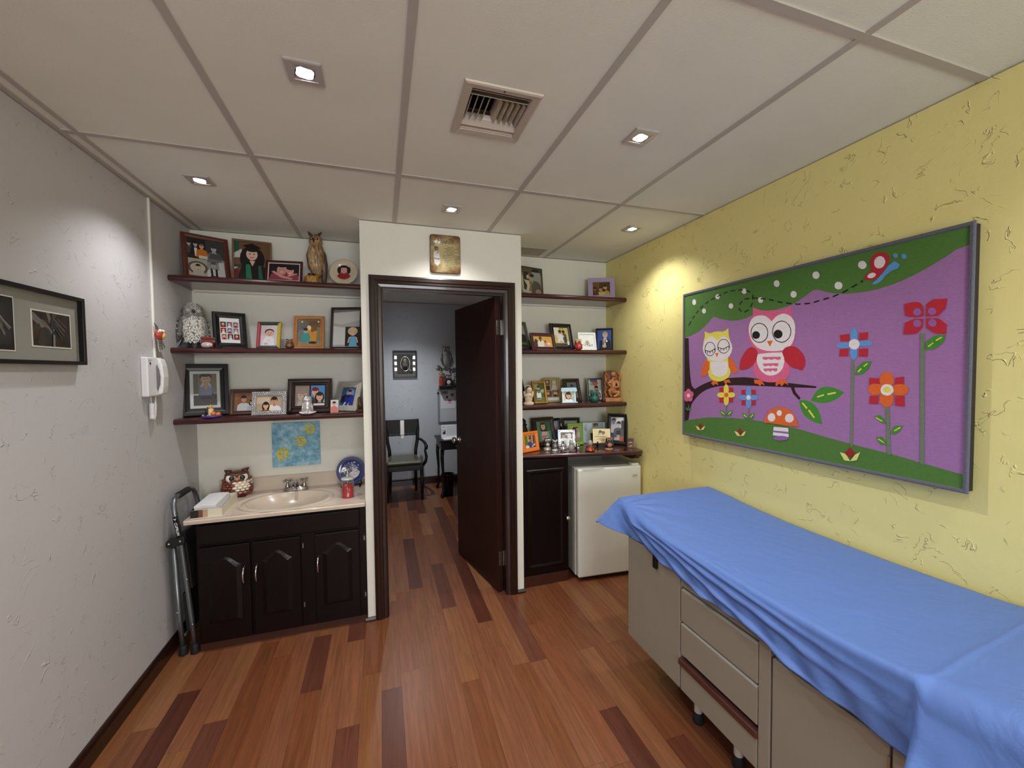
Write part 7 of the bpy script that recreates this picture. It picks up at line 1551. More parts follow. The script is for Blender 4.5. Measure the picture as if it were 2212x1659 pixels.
def towels():
    root = thing('paper_towels', 'stack of folded white paper towels lying in the cream tray', 'paper towels', (-.963, 2.82, ST+.0035), 3)
    m = mat('paper_towel', (238, 238, 240), .9, bump=(160, .3, .002))
    rnd = random.Random(8)
    mb = MB()
    for k in range(9):
        z = .0065*k; j = rnd.uniform(-.002, .002); bow = .004 if k > 5 else .0015
        w, l = .104, .262
        n = 8; poly = []
        for i in range(n+1): poly.append((-w/2+w*i/n+j-.004, z+.0004+bow*math.sin(math.pi*i/n)*(k/8)))
        for i in range(n, -1, -1): poly.append((-w/2+w*i/n+j-.004, z+.006+bow*math.sin(math.pi*i/n)*(k/8)))
        mb.prism(poly, -l/2-.004+rnd.uniform(-.002, .002), l/2-.012)
    mb.build('towels', m, root, bevel=.0015)
    MB().box(.036, -.13, 0, .048, .13, .024).build('loose_towel', m, root, bevel=.004)
towels()
def soap():
    root = thing('soap_dispenser', 'clear soap dispenser half full of red liquid soap, with a silver pump', 'soap dispenser', (-.222, 2.795, ST+.0005), 0)
    MB().lathe([(.034, .0), (.037, .003), (.0365, .012), (.0345, .016), (.0335, .088), (0, .088)], n=28).build('liquid_soap', mat('red_soap', (196, 22, 34), .15, coat=.5, trans=.25), root, smooth=True)
    MB().lathe([(.0385, .0002), (.0395, .004), (.0375, .012), (.0372, .116), (.0362, .116), (.0362, .014), (.0355, .012)], n=28).build('jar', M_glass, root, smooth=True)
    MB().lathe([(.0375, .114), (.039, .116), (.039, .123), (.034, .126), (.010, .128), (0, .128)], n=28).build('lid', mat('clear_lid', (206, 206, 206), .2, .2), root, smooth=True)
    p = MB(); p.cyl((0, 0, .127), (0, 0, .146), .009, 14); p.cyl((0, 0, .146), (0, 0, .172), .0045, 10); p.tube([(.012, 0, .176), (-.012, 0, .176), (-.034, -.006, .170), (-.040, -.008, .158)], [.008, .008, .005, .0045], 10); p.build('pump', M_chrome, root, smooth=True)
    MB().cyl((0, 0, .018), (0, 0, .114), .003, 8).build('dip_tube', mat('clear_plastic', (196, 188, 172), .3), root)
soap()
def blue_plate():
    root = thing('display_plate', 'glossy dark blue plate with a pale winter scene, standing behind the soap', 'plate', (-.2155, 3.06, ST), -6)
    M = Matrix.Translation((0, 0, .108)) @ Matrix.Rotation(R(90-12), 4, 'X')
    MB().lathe([(0, .004), (.06, .004), (.072, .010), (.094, .014), (.097, .017), (.094, .018), (.07, .013), (.058, .008), (0, .0075)], n=44, M=M).build('dish', mat('cobalt_glaze', (22, 44, 110), .12, coat=.8), root, smooth=True)
    P = Pic(1, (0, 0, 0)); P.sh = []; rnd = random.Random(12)
    P.e((120, 126, 156), .52, .66, .26, .2).e((176, 174, 190), .6, .34, .3, .24).e((206, 206, 214), .62, .3, .2, .16).e((90, 90, 120), .4, .5, .14, .2).e((60, 66, 100), .38, .72, .12, .12).p((214, 210, 206), (.3, .2), (.8, .2), (.86, .4), (.6, .5), (.4, .36))
    for i in range(60): P.e(rnd.choice([(224, 224, 230), (166, 160, 190), (110, 110, 140), (236, 236, 238)]), rnd.uniform(.2, .86), rnd.uniform(.16, .88), rnd.uniform(.012, .035), None, 8)
    S = .155; mb = MB()
    for i, (c, q) in enumerate(P.sh): mb.add([((u-.5)*S, (v-.5)*S, .0079+.00008*i) for u, v in q], [tuple(range(len(q)))], c, M)
    mb.build('winter_scene', M_print, root)
    s = MB()
    for k in (-1, 1): s.tube([(k*.06, -.045, .018), (k*.06, -.05, .004), (k*.06, .03, .003), (k*.045, .045, .1)], .004, 8)
    s.tube([(-.06, .02, .004), (.06, .02, .004)], .004, 8); s.build('stand', M_black, root, smooth=True)
blue_plate()

# ================================================================ FOLDED STEP STOOL
def stool():
    root = thing('folding_step_stool', 'folded grey metal step stool with black treads leaning beside the sink cabinet', 'step stool', (-1.085, 2.84, 0), 0)
    M = Matrix.Translation((1.085, -2.84, 0)); r = .0125
    yf, yb = 2.695, 2.985
    f = MB()
    f.tube([(-1.037, yf, .03), (-1.048, yf, .2), (-1.082, yf, .62), (-1.094, yf, .72), (-1.108, yf+.002, .80), (-1.117, yf+.012, .855), (-1.120, yf+.04, .880), (-1.121, yf+.07, .884), (-1.121, yb-.07, .884), (-1.120, yb-.04, .880), (-1.117, yb-.012, .855), (-1.108, yb-.002, .80), (-1.094, yb, .72), (-1.082, yb, .62), (-1.048, yb, .2), (-1.037, yb, .03)], r, 12, M=M)
    f.build('front_frame', M_gun, root, smooth=True)
    g = MB(); g.tube([(-1.094, yf+.004, .03), (-1.105, yf+.004, .2), (-1.122, yf+.004, .63)], r, 12, M=M); g.tube([(-1.094, yb-.004, .03), (-1.105, yb-.004, .2), (-1.122, yb-.004, .63)], r, 12, M=M); g.tube([(-1.097, yf+.004, .09), (-1.097, yb-.004, .09)], .008, 10, M=M)
    g.build('rear_frame', M_gun, root, smooth=True)
    MB().tube([(-1.121, yf+.075, .884), (-1.121, yf+.085, .884), (-1.121, yb-.085, .884), (-1.121, yb-.075, .884)], [.014, .0185, .0185, .014], 14, M=M).build('grip', M_rubber, root, smooth=True)
    for y in (yf, yb):
        s = -1 if y == yf else 1
        b = MB(); b.prism([(-1.150, .628), (-1.150, .648), (-1.142, .66), (-1.07, .672), (-1.062, .662), (-1.062, .64), (-1.07, .628), (-1.14, .618)], y-.016, y+.018, M=M); o = b.build('pivot_bracket', M_rubber, root, bevel=.004)
        q = MB()
        for x, z in ((-1.134, .642), (-1.082, .651)): q.ball((x, y+s*.017, z), (.006, .003, .006), 10, 6, M=M)
        q.build('rivet', M_chrome, o, smooth=True)
    for (x0, z0, x1, z1, nm) in ((-1.056, .36, -1.084, .69, 'tread'), (-1.072, .12, -1.086, .34, 'tread')):
        a = MB(); d = Vector((x1-x0, 0, z1-z0)).normalized(); nrm = Vector((-d.z, 0, d.x))*.011
        P = [(x0+nrm.x, z0+nrm.z), (x1+nrm.x, z1+nrm.z), (x1-nrm.x, z1-nrm.z), (x0-nrm.x, z0-nrm.z)]
        a.prism(P, yf+.022, yb-.022, M=M); a.build(nm, M_rubber, root, bevel=.004)
    for (x, y) in ((-1.036, yf), (-1.036, yb), (-1.093, yf+.004), (-1.093, yb-.004)):
        MB().lathe([(.022, 0), (.023, .008), (.018, .034), (.0145, .05), (.0125, .05)], c=(x, y, 0.0005), n=16, M=M).build('rubber_foot', M_rubber, root, smooth=True)
    rv = MB()
    for x, z in ((-1.0585, .43), (-1.0405, .17), (-1.1095, .25)): rv.ball((x, yf-.0115, z), (.0045, .003, .0045), 8, 6, M=M)
    rv.build('rivet', M_chrome, root, smooth=True)
    # lettering running down the front tube
    c0, c1 = Vector((-1.1035, yf-.0140, .782)), Vector((-1.0860, yf-.0140, .664)); d = (c1-c0).normalized()
    up = Vector((-d.z, 0, d.x))
    B = Matrix(((d.x, 0, up.x, 0), (0, 1, 0, 0), (d.z, 0, up.z, 0), (0, 0, 0, 1)))
    bd = MB(); bd.box(-.008, -.0002, -.010, .120, .004, .011, M=M @ Matrix.Translation(c0) @ B); bo = bd.build('name_band', M_black, root)
    t = text_mesh('CUPRUM', .0185, (240, 240, 240), M @ Matrix.Translation(c0) @ B @ Matrix.Translation((.024, -.0006, -.0062)), shear=.1, bold=.0004)
    A = M @ Matrix.Translation(c0) @ B
    t.add([(0, -.0006, .008), (.014, -.0006, 0), (0, -.0006, -.008), (.005, -.0006, 0)], [(0, 1, 2, 3)], (240, 240, 240), A)
    t.build('lettering', M_flat, bo)
stool()

# ================================================================ FRIDGE AND CABINET
def cabinet():
    x0, x1, y = .9395, 1.308, 2.722
    root = thing('low_cabinet', 'tall narrow dark wooden cupboard left of the fridge, under the counter', 'cabinet', (1.124, y, 0), 0)
    M = Matrix.Translation((-1.124, -y, 0))
    MB().box(x0, y+.02, .0, x1, YB-.002, CT-.031, M=M).build('carcass', M_woodv, root)
    d = MB(); d.box(x0+.004, y, .085, x1-.003, y+.0195, CT-.036, M=M); o = d.build('door', M_woodv, root, bevel=.004)
    g = MB(); g.ring(.30, .73, [(0, y-.001), (.006, y-.007), (.02, y-.007), (.034, y-.0005)], x0=1.124, z0=.13, M=M); g.build('panel_moulding', M_woodv, o)
    MB().box(x0, y+.006, .0005, x1, y+.0195, .08, M=M).build('plinth', mat('plinth_wood', (62, 30, 20), .4, coat=.3), root, bevel=.003)
    k = MB(); k.lathe([(.007, 0), (.007, .012), (.016, .018), (.017, .024), (.008, .03), (0, .031)], n=18, M=M @ Matrix.Translation((1.292, y-.0005, .482)) @ Matrix.Rotation(R(90), 4, 'X')); k.build('knob', M_chrome, o, smooth=True)
cabinet()
def fridge():
    root = thing('mini_fridge', 'white compact fridge under the dark counter', 'fridge', (1.615, 2.645, 0), -4)
    w, h, d = .518, .852, .47
    b = MB(); b.box(-w/2, .062, .03, w/2-.01, d, h-.006); b.build('body', M_enamel, root, bevel=.006, seg=3)
    dr = MB(); dr.box(-w/2, 0, .035, w/2, .052, h-.004); o = dr.build('door', M_enamel, root, bevel=.014, seg=4)
    MB().box(-w/2+.006, .052, .04, w/2-.006, .062, h-.012).build('gasket', mat('fridge_gasket', (150, 150, 146), .6), root)
    hd = MB(); hd.prism([(-w/2+.03, h-.006), (-w/2+.05, h-.022), (-w/2+.16, h-.02), (-w/2+.21, h-.004)], -.0018, .004); hd.build('handle_recess', mat('recess_grey', (206, 206, 196), .4), o)
    bg = MB(); bg.box(w/2-.078, -.004, h-.088, w/2-.036, -.0002, h-.068); bo = bg.build('badge', mat('badge_ivory', (216, 212, 184), .4, .2), o, bevel=.002)
    bl = MB()
    for k in range(5): bl.box(w/2-.071+.006*k, -.0046, h-.081, w/2-.067+.006*k, -.0041, h-.075)
    bl.build('badge_letters', mat('badge_grey', (170, 166, 140), .5), bo)
    hc = MB(); hc.box(w/2-.075, .012, h-.004, w/2-.015, .07, h+.010); hc.build('hinge_cover', M_enamel, root, bevel=.004)
    for x in (-.2, .2):
        for y in (.09, .43): MB().cyl((x, y, .0003), (x, y, .031), .016, 12).build('foot', M_rubber, root)
    MB().box(-w/2+.02, .07, .012, w/2-.02, .08, .03).build('kick_grille', M_rubber, root)
fridge()

# ================================================================ EXAMINATION TABLE
def lerp(tab, y):
    if y >= tab[0][0]: return tab[0][1]
    for (a, va), (b, vb) in zip(tab, tab[1:]):
        if y >= b: return vb+(va-vb)*(y-b)/(a-b)
    return tab[-1][1]
XF = 1.20
TOP = [(1.97, .866), (1.84, .856), (1.66, .838), (1.48, .826), (1.18, .821), (.92, .823), (.72, .830), (.60, .846), (.48, .862), (.2, .905), (-.45, .99)]
def exam_table():
    root = thing('exam_table', 'beige examination table with drawers and doors along the yellow wall', 'examination table', (1.52, .7, 0), 0)
    M = Matrix.Translation((-1.52, -.7, 0))
    ye, yn = 1.795, -.42
    b = MB(); b.box(XF+.02, yn, .2, 1.874, ye-.002, .72, M=M); b.build('carcass', M_ltgrey, root, bevel=.003)
    def front(nm, y0, y1, z0, z1, par=None, m=None):
        q = MB(); q.box(XF, y0, z0, XF+.0195, y1, z1, M=M); return q.build(nm, m or M_ltgrey, par or root, bevel=.003)
    d1 = front('door', 1.412, ye, .2, .719)
    k = MB(); k.prism([(0, 0), (.012, 0), (.020, .075), (0, .075)], 0, .026); 
    k = MB(); k.box(XF-.014, 1.555, .655, XF-.0002, 1.58, .72, M=M); k.build('pull', M_black, d1, bevel=.003)
    front('top_rail', 1.03, 1.408, .655, .719)
    for z0, z1 in ((.502, .638), (.356, .488)):
        f = front('drawer', 1.032, 1.406, z0, z1)
        q = MB(); q.prismx([(1.032, 0), (1.406, 0), (1.406, .001), (1.032, .001)], 0, .001); 
        l = MB(); l.box(XF+.002, 1.034, z1+.0002, XF+.018, 1.404, z1+.002, M=M); l.build('drawer_lip', mat('lip_light', (196, 194, 184), .4), f)
    f = front('drawer', 1.032, 1.406, .2, .315)
    q = MB(); q.box(XF-.010, 1.028, .312, XF+.016, 1.41, .338, M=M); q.build('drawer_pull', mat('brown_strip', (92, 58, 50), .3, .3), f, bevel=.003)
    sh = MB(); sh.box(XF+.0195, 1.034, .2, XF+.0205, 1.404, .65, M=M); sh.build('drawer_shadow_gap', mat('gap_shade_dark', (22, 20, 18), .8), root)  # dark sheet colours in the shade seen between the drawers
    front('stile', .985, 1.029, .2, .719)
    d2 = front('door', .655, .978, .2, .632)
    q = MB(); q.box(XF+.012, .66, .6322, XF+.019, .975, .719, M=M); q.build('door_gap_shade', mat('gap_green_grey', (62, 68, 64), .7), root)  # dark strip painted in for the shade in the gap above the door
    front('stile', .612, .650, .2, .719)
    d3 = front('door', .28, .608, .2, .648); front('stile', .235, .275, .2, .719); front('door', -.40, .23, .2, .719)
    lk = MB(); lk.box(XF-.004, .652, .52, XF-.0002, .658, .6, M=M); lk.box(XF-.006, .650, .49, XF-.0002, .662, .524, M=M); lk.build('latch', M_steel, d2)
    for y in (1.62, 1.43, 1.215, .75, .3, -.3):
        for x in (1.318 if y < 1.6 else 1.40, 1.80):
            lg = MB().cyl((x, y, .045), (x, y, .1995), .017, 14, M=M).build('leg', mat('leg_white', (206, 206, 200), .4), root, smooth=False)
            MB().lathe([(.022, 0.0003), (.024, .01), (.02, .04), (.0165, .05)], c=(x, y, 0), n=14, M=M).build('foot_cap', M_rubber, lg, smooth=True)
    # upholstered top following the bed profile
    cu = MB(); ys = [1.945, 1.9, 1.84, 1.75, 1.66, 1.56, 1.48, 1.3, 1.18, 1.0, .92, .8, .72, .6, .48, .3, .1, -.1, -.44]
    vs = []; fs = []
    for y in ys:
        t = lerp(TOP, y)-.006
        c = .075*min(1, max(0, (y-1.76)/.17))**2+.026; vs += [(1.205+c, y, .7205), (1.182+c, y, .76), (1.190+c, y, t-.03), (1.225+c, y, t), (1.84, y, t), (1.866, y, t-.02), (1.866, y, .7205)]
    n = 7
    for i in range(len(ys)-1):
        for j in range(n): fs.append((i*n+j, i*n+(j+1) % n, (i+1)*n+(j+1) % n, (i+1)*n+j))
    fs += [tuple(range(n)), tuple((len(ys)-1)*n+j for j in range(n-1, -1, -1))]
    cu.add(vs, fs, M=M).build('cushion', mat('cushion_vinyl', (70, 74, 84), .5), root)
exam_table()

HEM = [(2.03, .70), (1.83, .712), (1.65, .724), (1.5, .706), (1.33, .690), (.99, .690), (.83, .662), (.66, .652), (.58, .635), (.45, .60), (.35, .57), (-.45, .55)]
def sheet():
    rnd = random.Random(21)
    def nz(a, b): return math.sin(a*1.3+b*.7)*math.sin(a*.37-b*1.9+1.3)
    NY, NX = 430, 110
    vs = []; fs = []
    for j in range(NY+1):
        u = j/NY
        s = 2.075-2.525*u                       # fabric coordinate along the bed (far to near)
        e = max(0, s-1.955)                     # overhang past the far end
        y = min(s, 1.955)
        zt = lerp(TOP, y)
        zt = (zt+lerp(TOP, y+.05)+lerp(TOP, y-.05))/3
        hem = lerp(HEM, s-.02)
        # the near part of the sheet overlaps and flares outward past the seam
        fl = min(1, max(0, (.605-y)/.03)); fl = fl*fl*(3-2*fl)
        xe = 1.186+.006*math.sin(y*5.1+.4)-.010*fl
        cor = min(1, max(0, (s-1.50)/.45)); re = .020+.045*cor+.05*fl
        xe += .055*cor*cor
        for i in range(NX+1):
            t = i/NX
            if t < .6:                          # across the mattress, wall -> front edge
                q = t/.6; x = 1.876+(xe+re-1.876)*q; z = zt+.0035
                z += .0014*nz(x*13+y*3, y*9)*(1-(2*q-1)**8) + .0006*nz(x*31, y*17+x*23)
                cr = math.exp(-((y-(.585+.10*q*0+.06*(1-q)))/.006)**2)*.0045; z += cr
                # folds radiating from the far front corner
                dx, dy = x-1.22, y-1.86; an = math.atan2(dy, dx); rr = math.hypot(dx, dy)
                z += .005*math.exp(-rr*4.5)*math.sin(an*11+1.0)*min(1, rr*9)
                if q < .03: z -= .006*(1-q/.03)
                Y = y
            else:
                q = (t-.6)/.4                   # over the edge and down
                L = zt-hem
                a = min(1, q/.22)
                x0 = xe+re-re*math.sin(a*math.pi/2); z0 = zt+.0035-re*(1-math.cos(a*math.pi/2)); Y = y
                k = max(0, (q-.22)/.78)
                if k > 0:
                    z0 -= (L-re)*k
                    tuck = min(1, max(0, (1.62-y)/.3))*(1-fl)
                    x0 -= (.006+.002*tuck)*k + .055*fl*k + .005*k*math.sin(y*7.5+1.1*math.sin(y*3.1))
                    x0 += .020*fl*k*math.sin(y*19) + .004*math.sin(y*53+k*7)*k
                for a_, wd, am in ((.55, .07, .012), (.95, .06, .013), (1.5, .07, .012), (2.4, .1, .010), (.30, .05, .008)):
                    kk_ = a_*(1.93-y+.03*math.sin(y*9+a_*5)); x0 -= am*math.exp(-((q-kk_)/wd)**2)*min(1, q*4)*min(1, max(0, y-.55)*2.5)
                # the loose corner of the sheet flares out past the end of the bed
                c = min(1, max(0, (s-1.74)/.215)); c = c*c*(3-2*c)
                E0 = Vector((xe+.012, y, zt)); T0 = Vector((1.118, 1.985, .735)) if y > 1.9 else Vector((1.118+.10*(1.9-y), y+.03, .735-.02*(1.955-y)))
                Fp = E0.lerp(T0, q)
                x0, z0, Y = x0+(Fp.x-x0)*c, z0+(Fp.z-z0)*c, Y+(Fp.y-Y)*c
                x, z = x0, z0
            if e > 0:
                kk = e/.12; fr = max(0, (t-.6)/.4)
                if t > .6:
                    E1 = Vector((xe+.012, 1.955+.30*e, zt-e*.98)); T1_ = Vector((1.118+.012*kk, 1.985+.012*kk, .735-.012*kk))
                    Fp = E1.lerp(T1_, fr); x, Y, z = Fp
                else:
                    Y = 1.955+.30*e+.004*math.sin(x*38)*kk; z -= e*.98
            vs.append((x, Y, z))
    for j in range(NY):
        for i in range(NX):
            a = j*(NX+1)+i; fs.append((a, a+1, a+NX+2, a+NX+1))
    m = bpy.data.materials.new('blue_drape'); m.use_nodes = True; N = m.node_tree.nodes; L = m.node_tree.links; b = N['Principled BSDF']
    b.inputs['Base Color'].default_value = lin((88, 120, 188)); b.inputs['Roughness'].default_value = .62; b.inputs['Sheen Weight'].default_value = 0
    tc = N.new('ShaderNodeTexCoord'); n1 = N.new('ShaderNodeTexNoise'); n1.inputs['Scale'].default_value = 6; n1.inputs['Detail'].default_value = 3; n1.inputs['Distortion'].default_value = 2.0
    n2 = N.new('ShaderNodeTexNoise'); n2.inputs['Scale'].default_value = 330; L.new(tc.outputs['Object'], n1.inputs['Vector']); L.new(tc.outputs['Object'], n2.inputs['Vector'])
    ma = N.new('ShaderNodeMath'); ma.operation = 'MULTIPLY_ADD'; ma.inputs[1].default_value = .05; L.new(n2.outputs['Fac'], ma.inputs[0]); L.new(n1.outputs['Fac'], ma.inputs[2])
    bp = N.new('ShaderNodeBump'); bp.inputs['Strength'].default_value = .35; bp.inputs['Distance'].default_value = .016; L.new(ma.outputs[0], bp.inputs['Height']); L.new(bp.outputs['Normal'], b.inputs['Normal'])
    o = MB().add(vs, fs).build('bed_sheet', m, None, smooth=True)
    sm = o.modifiers.new('Solidify', 'SOLIDIFY'); sm.thickness = .0012; sm.offset = 1
    tag(o, 'blue disposable sheet draped over the examination table', 'sheet')
sheet()

# ================================================================ NEXT ROOM, SEEN THROUGH THE DOOR
def relief():
    root = thing('relief_picture', 'dark framed silver relief of a veiled bearded face on the far wall', 'picture', (.3075, YF-.0005, 1.493), 0)
    w, h = .317, .368
    MB().ring(w, h, [(0, 0), (0, -.03), (.016, -.03), (.016, 0)]).build('moulding', M_black, root, bevel=.002)
    MB().box(-w/2+.012, -.008, .012, w/2-.012, -.0002, h-.012).build('back_panel', mat('relief_grey', (112, 112, 112), .6), root)
    MB().box(-.105, -.016, .055, .105, -.0081, h-.05).build('inner_panel', mat('relief_dark', (62, 60, 58), .5), root, bevel=.002)
    st = MB()
    for s in (-1, 1):
        for z in (.09, .17, .25): st.box(s*.106, -.013, z, s*.138, -.0081, z+.045)
    st.build('side_plates', M_silver, root)
    MB().tube([(.0+.062*math.cos(R(a))+.004, -.020, .185+.098*math.sin(R(a))) for a in range(-120, 241, 18)], .009, 8).build('veil', M_silver, root, smooth=True)
    MB().tube([(.05, -.02, .12), (.075, -.02, .09), (.088, -.018, .07)], [.012, .016, .01], 8).build('veil_fold', M_silver, root, smooth=True)
    f = MB(); f.ball((.003, -.018, .19), (.046, .014, .07), 18, 12); f.ball((.003, -.033, .19), (.006, .008, .016), 8, 6)
    f.build('face', mat('relief_bronze', (118, 108, 96), .4, .5), root, smooth=True)
    b = MB(); b.ball((.003, -.022, .13), (.026, .012, .034), 12, 8); b.ball((.003, -.030, .152), (.016, .004, .005), 8, 6); 
    for s in (-1, 1): b.ball((.003+s*.017, -.031, .207), (.009, .003, .004), 8, 6)
    b.build('beard_and_eyes', M_black, root, smooth=True)
relief()
def wall_owl():
    root = thing('wall_owl', 'grey metal owl on a branch hung on the far wall above the small shelf', 'wall sculpture', (.872, YF-.0005, 1.60), 0)
    m = mat('hammered_grey', (150, 152, 150), .3, .6, bump=(60, .6, .006)); dk = mat('grey_leaf', (112, 112, 110), .35, .5)
    MB().lathe([(.1, 0), (.3, .02), (.46, .07), (.5, .13), (.44, .2), (.34, .25), (.3, .285), (0, .3)], c=(0, -.02, .02), n=24, sx=.148, sy=.05).build('body', m, root, smooth=True)
    for s in (-1, 1):
        e = MB().ball((s*.024, -.036, .268), (.021, .008, .019), 14, 8).build('eye', M_silver, root, smooth=True); MB().ball((s*.022, -.043, .268), (.009, .004, .009), 10, 6).build('pupil', M_black, e, smooth=True)
        MB().tube([(s*.03, -.022, .3), (s*.043, -.02, .315), (s*.052, -.018, .335)], [.012, .008, .002], 8).build('ear_tuft', m, root, smooth=True)
        MB().tube([(s*.055, -.03, .22), (s*.066, -.035, .14), (s*.05, -.03, .06)], [.008, .018, .006], 10).build('wing', dk, root, smooth=True)
        MB().ball((s*.03, -.04, .026), (.018, .012, .01), 10, 6).build('foot', M_silver, root, smooth=True)
    MB().tube([(0, -.044, .262), (0, -.052, .252), (0, -.046, .238)], [.007, .006, .001], 8).build('beak', M_black, root, smooth=True)
    b = MB(); b.tube([(-.09, -.012, .02), (-.03, -.02, .014), (.04, -.02, .004), (.1, -.012, .0)], [.006, .010, .010, .006], 8); b.tube([(.03, -.02, .006), (.05, -.014, -.04)], [.007, .012], 8); b.build('branch', m, root, smooth=True)
    for x, z, a in ((-.1, .04, 30), (-.115, .012, -10), (.12, .006, 25), (.095, -.022, -25)): MB().ball((0, 0, 0), (.034, .006, .014), 12, 6, M=Matrix.Translation((x, -.016, z)) @ Matrix.Rotation(R(a), 4, 'Y')).build('leaf', dk, root, smooth=True)
wall_owl()
ZS = 1.369
def small_shelf():
    root = thing('small_shelf', 'small dark shelf on the far wall carrying owl figurines', 'shelf', (1.03, YF, 1.318), 0)
    MB().box(-.27, -.13, .0, .27, -.0005, .05).build('board', M_black, root, bevel=.003)
    MB().box(-.1, -.137, .0, -.005, -.1305, .03).build('name_plate', mat('etched_plate', (70, 66, 54), .4, .4, bump=(120, .8, .004)), root)
small_shelf()
def nutcracker():
    root = thing('wooden_figure', 'tall wooden figure in a red skirt and dark hat on the far small shelf', 'figurine', (.788, 5.675, ZS), 0)
    MB().lathe([(.03, 0), (.03, .09), (.024, .112), (0, .112)], n=18, col=(176, 62, 44)).build('skirt', M_paint, root, smooth=False)
    MB().lathe([(.024, .112), (.030, .14), (.03, .17), (.02, .186), (0, .187)], n=18, col=(150, 122, 80)).build('torso', M_paint, root, smooth=True)
    MB().ball((0, 0, .2), (.021, .02, .02), 14, 10, col=(206, 170, 130)).build('head', M_paint, root, smooth=True)
    MB().lathe([(.024, .208), (.022, .214), (.014, .236), (.006, .252), (0, .253)], n=16, col=(40, 34, 30)).build('hat', M_paint, root, smooth=True)
    for s in (-1, 1): MB().ball((s*.022, -.018, .138), (.009, .009, .009), 10, 6, col=(236, 206, 150)).build('hand', M_paint, root, smooth=True)
nutcracker()
owl('owl_figurine', 'black and white painted owl in the middle of the far small shelf', .893, 5.68, ZS, 0, .158, .098, .06, (36, 32, 32), (214, 208, 196), eye=(226, 206, 206), pupil=(24, 20, 20), beak=(176, 100, 100), wing=(26, 24, 24), tuft=(36, 32, 32), feet=(200, 190, 170), brow=(170, 100, 110))
owl('owl_figurine', 'grey owl perched on a dark log on the far small shelf', .998, 5.68, ZS, -6, .168, .066, .055, (96, 98, 98), (130, 132, 130), eye=(150, 150, 150), pupil=(24, 24, 24), beak=(70, 70, 70), wing=(80, 82, 82), feet=(200, 196, 190), base=(.05, (44, 42, 42)))
def board():
    root = thing('notice_board', 'pale notice board with a grey edge under the small shelf', 'notice board', (1.06, YF-.0005, .865), 0)
    MB().box(-.29, -.018, .0, .33, -.0001, .452).build('panel', mat('board_white', (206, 210, 220), .3), root)
    e = MB(); e.box(-.318, -.022, -.006, -.2895, -.0001, .458); e.box(-.29, -.022, -.008, .33, -.0001, -.0003); e.build('edge_trim', mat('board_edge', (146, 154, 166), .4, .3), root)
    MB().cyl((-.31, -.024, .40), (-.31, -.022, .40), .016, 14).build('magnet', M_rubber, root)
    P = Pic(1, (206, 200, 210)); P.sh = []
    for k in range(7): P.p((214, 130, 160), (.2, .1+.12*k), (.8, .13+.12*k), (.75, .18+.12*k), (.25, .15+.12*k))
    P.mesh(.005-.05, .05, .06, .19, -.0185).build('pink_scribble', M_flat, root)
board()
def note():
    root = thing('paper_drawing', 'white paper with a small pink and black drawing pinned to the notice board', 'paper', (.885, YF-.0195, 1.045), 0)
    MB().box(-.1, -.001, 0, .1, 0, .262).build('sheet', mat('paper_white', (232, 234, 240), .8), root)
    P = Pic(.76, (232, 234, 240)); P.e((30, 24, 30), .8, .74, .08).e((236, 236, 240), .8, .74, .03).e((90, 30, 50), .44, .62, .06, .07).e((226, 170, 196), .64, .36, .12, .1).e((90, 40, 60), .62, .44, .06, .04).p((176, 176, 186), (0, .74), (.52, .74), (.56, 1), (0, 1)).e((120, 116, 134), .28, .88, .12, .06).e((206, 206, 214), .24, .76, .1, .03)
    P.mesh(-.1, 0, .2, .262, -.0012).build('drawing', M_flat, root)
note()

def armchair():
    root = thing('armchair', 'black wooden armchair with an olive seat and silver inlay in the back, next room', 'chair', (.243, 5.24, 0), 0)
    m = M_black; t = lambda n, pts, r, k=10: MB().tube(pts, r, k).build(n, m, root, smooth=True)
    for s in (-1, 1):
        t('front_leg', [(s*.205, -.20, 0.0005), (s*.205, -.205, .2), (s*.20, -.21, .43)], [.014, .019, .023])
        t('rear_leg', [(s*.165, .235, 0.0005), (s*.16, .20, .22), (s*.158, .185, .44)], [.015, .02, .022])
        t('back_post', [(s*.158, .185, .42), (s*.165, .20, .55), (s*.19, .225, .68), (s*.198, .245, .82), (s*.196, .262, .945)], [.02, .021, .022, .022, .018])
        t('arm', [(s*.19, .22, .685), (s*.225, .12, .695), (s*.262, 0, .672), (s*.272, -.10, .640), (s*.268, -.13, .610)], [.013, .016, .018, .022, .016])
        t('arm_support', [(s*.268, -.10, .645), (s*.258, -.09, .58), (s*.272, -.1, .51), (s*.262, -.1, .45), (s*.225, -.1, .40)], [.016, .014, .018, .02, .018])
    fr = MB(); fr.prismz([(-.215, -.225), (.215, -.225), (.175, .205), (-.175, .205)], .375, .445); fr.build('seat_frame', m, root, bevel=.008)
    MB().prismz([(-.212, -.228), (.212, -.228), (.17, .185), (-.17, .185)], .4455, .498).build('seat', mat('olive_leather', (84, 82, 60), .35, coat=.2), root, bevel=.022, seg=4)
    bp = MB(); bp.box(-.198, .232, .735, .198, .256, .945); bo = bp.build('backrest', m, root, bevel=.006)
    il = MB(); il.box(-.026, .2265, .745, .026, .2318, .94); il.box(-.02, .2255, .70, .02, .2318, .742); il.build('inlay', M_steel, bo, bevel=.002)
    cr = MB()
    for k in range(9): cr.ball((-.15+.0375*k, .231, .757), (.010, .003, .006), 8, 6)
    cr.build('carved_beads', M_gun, bo, smooth=True)
armchair()

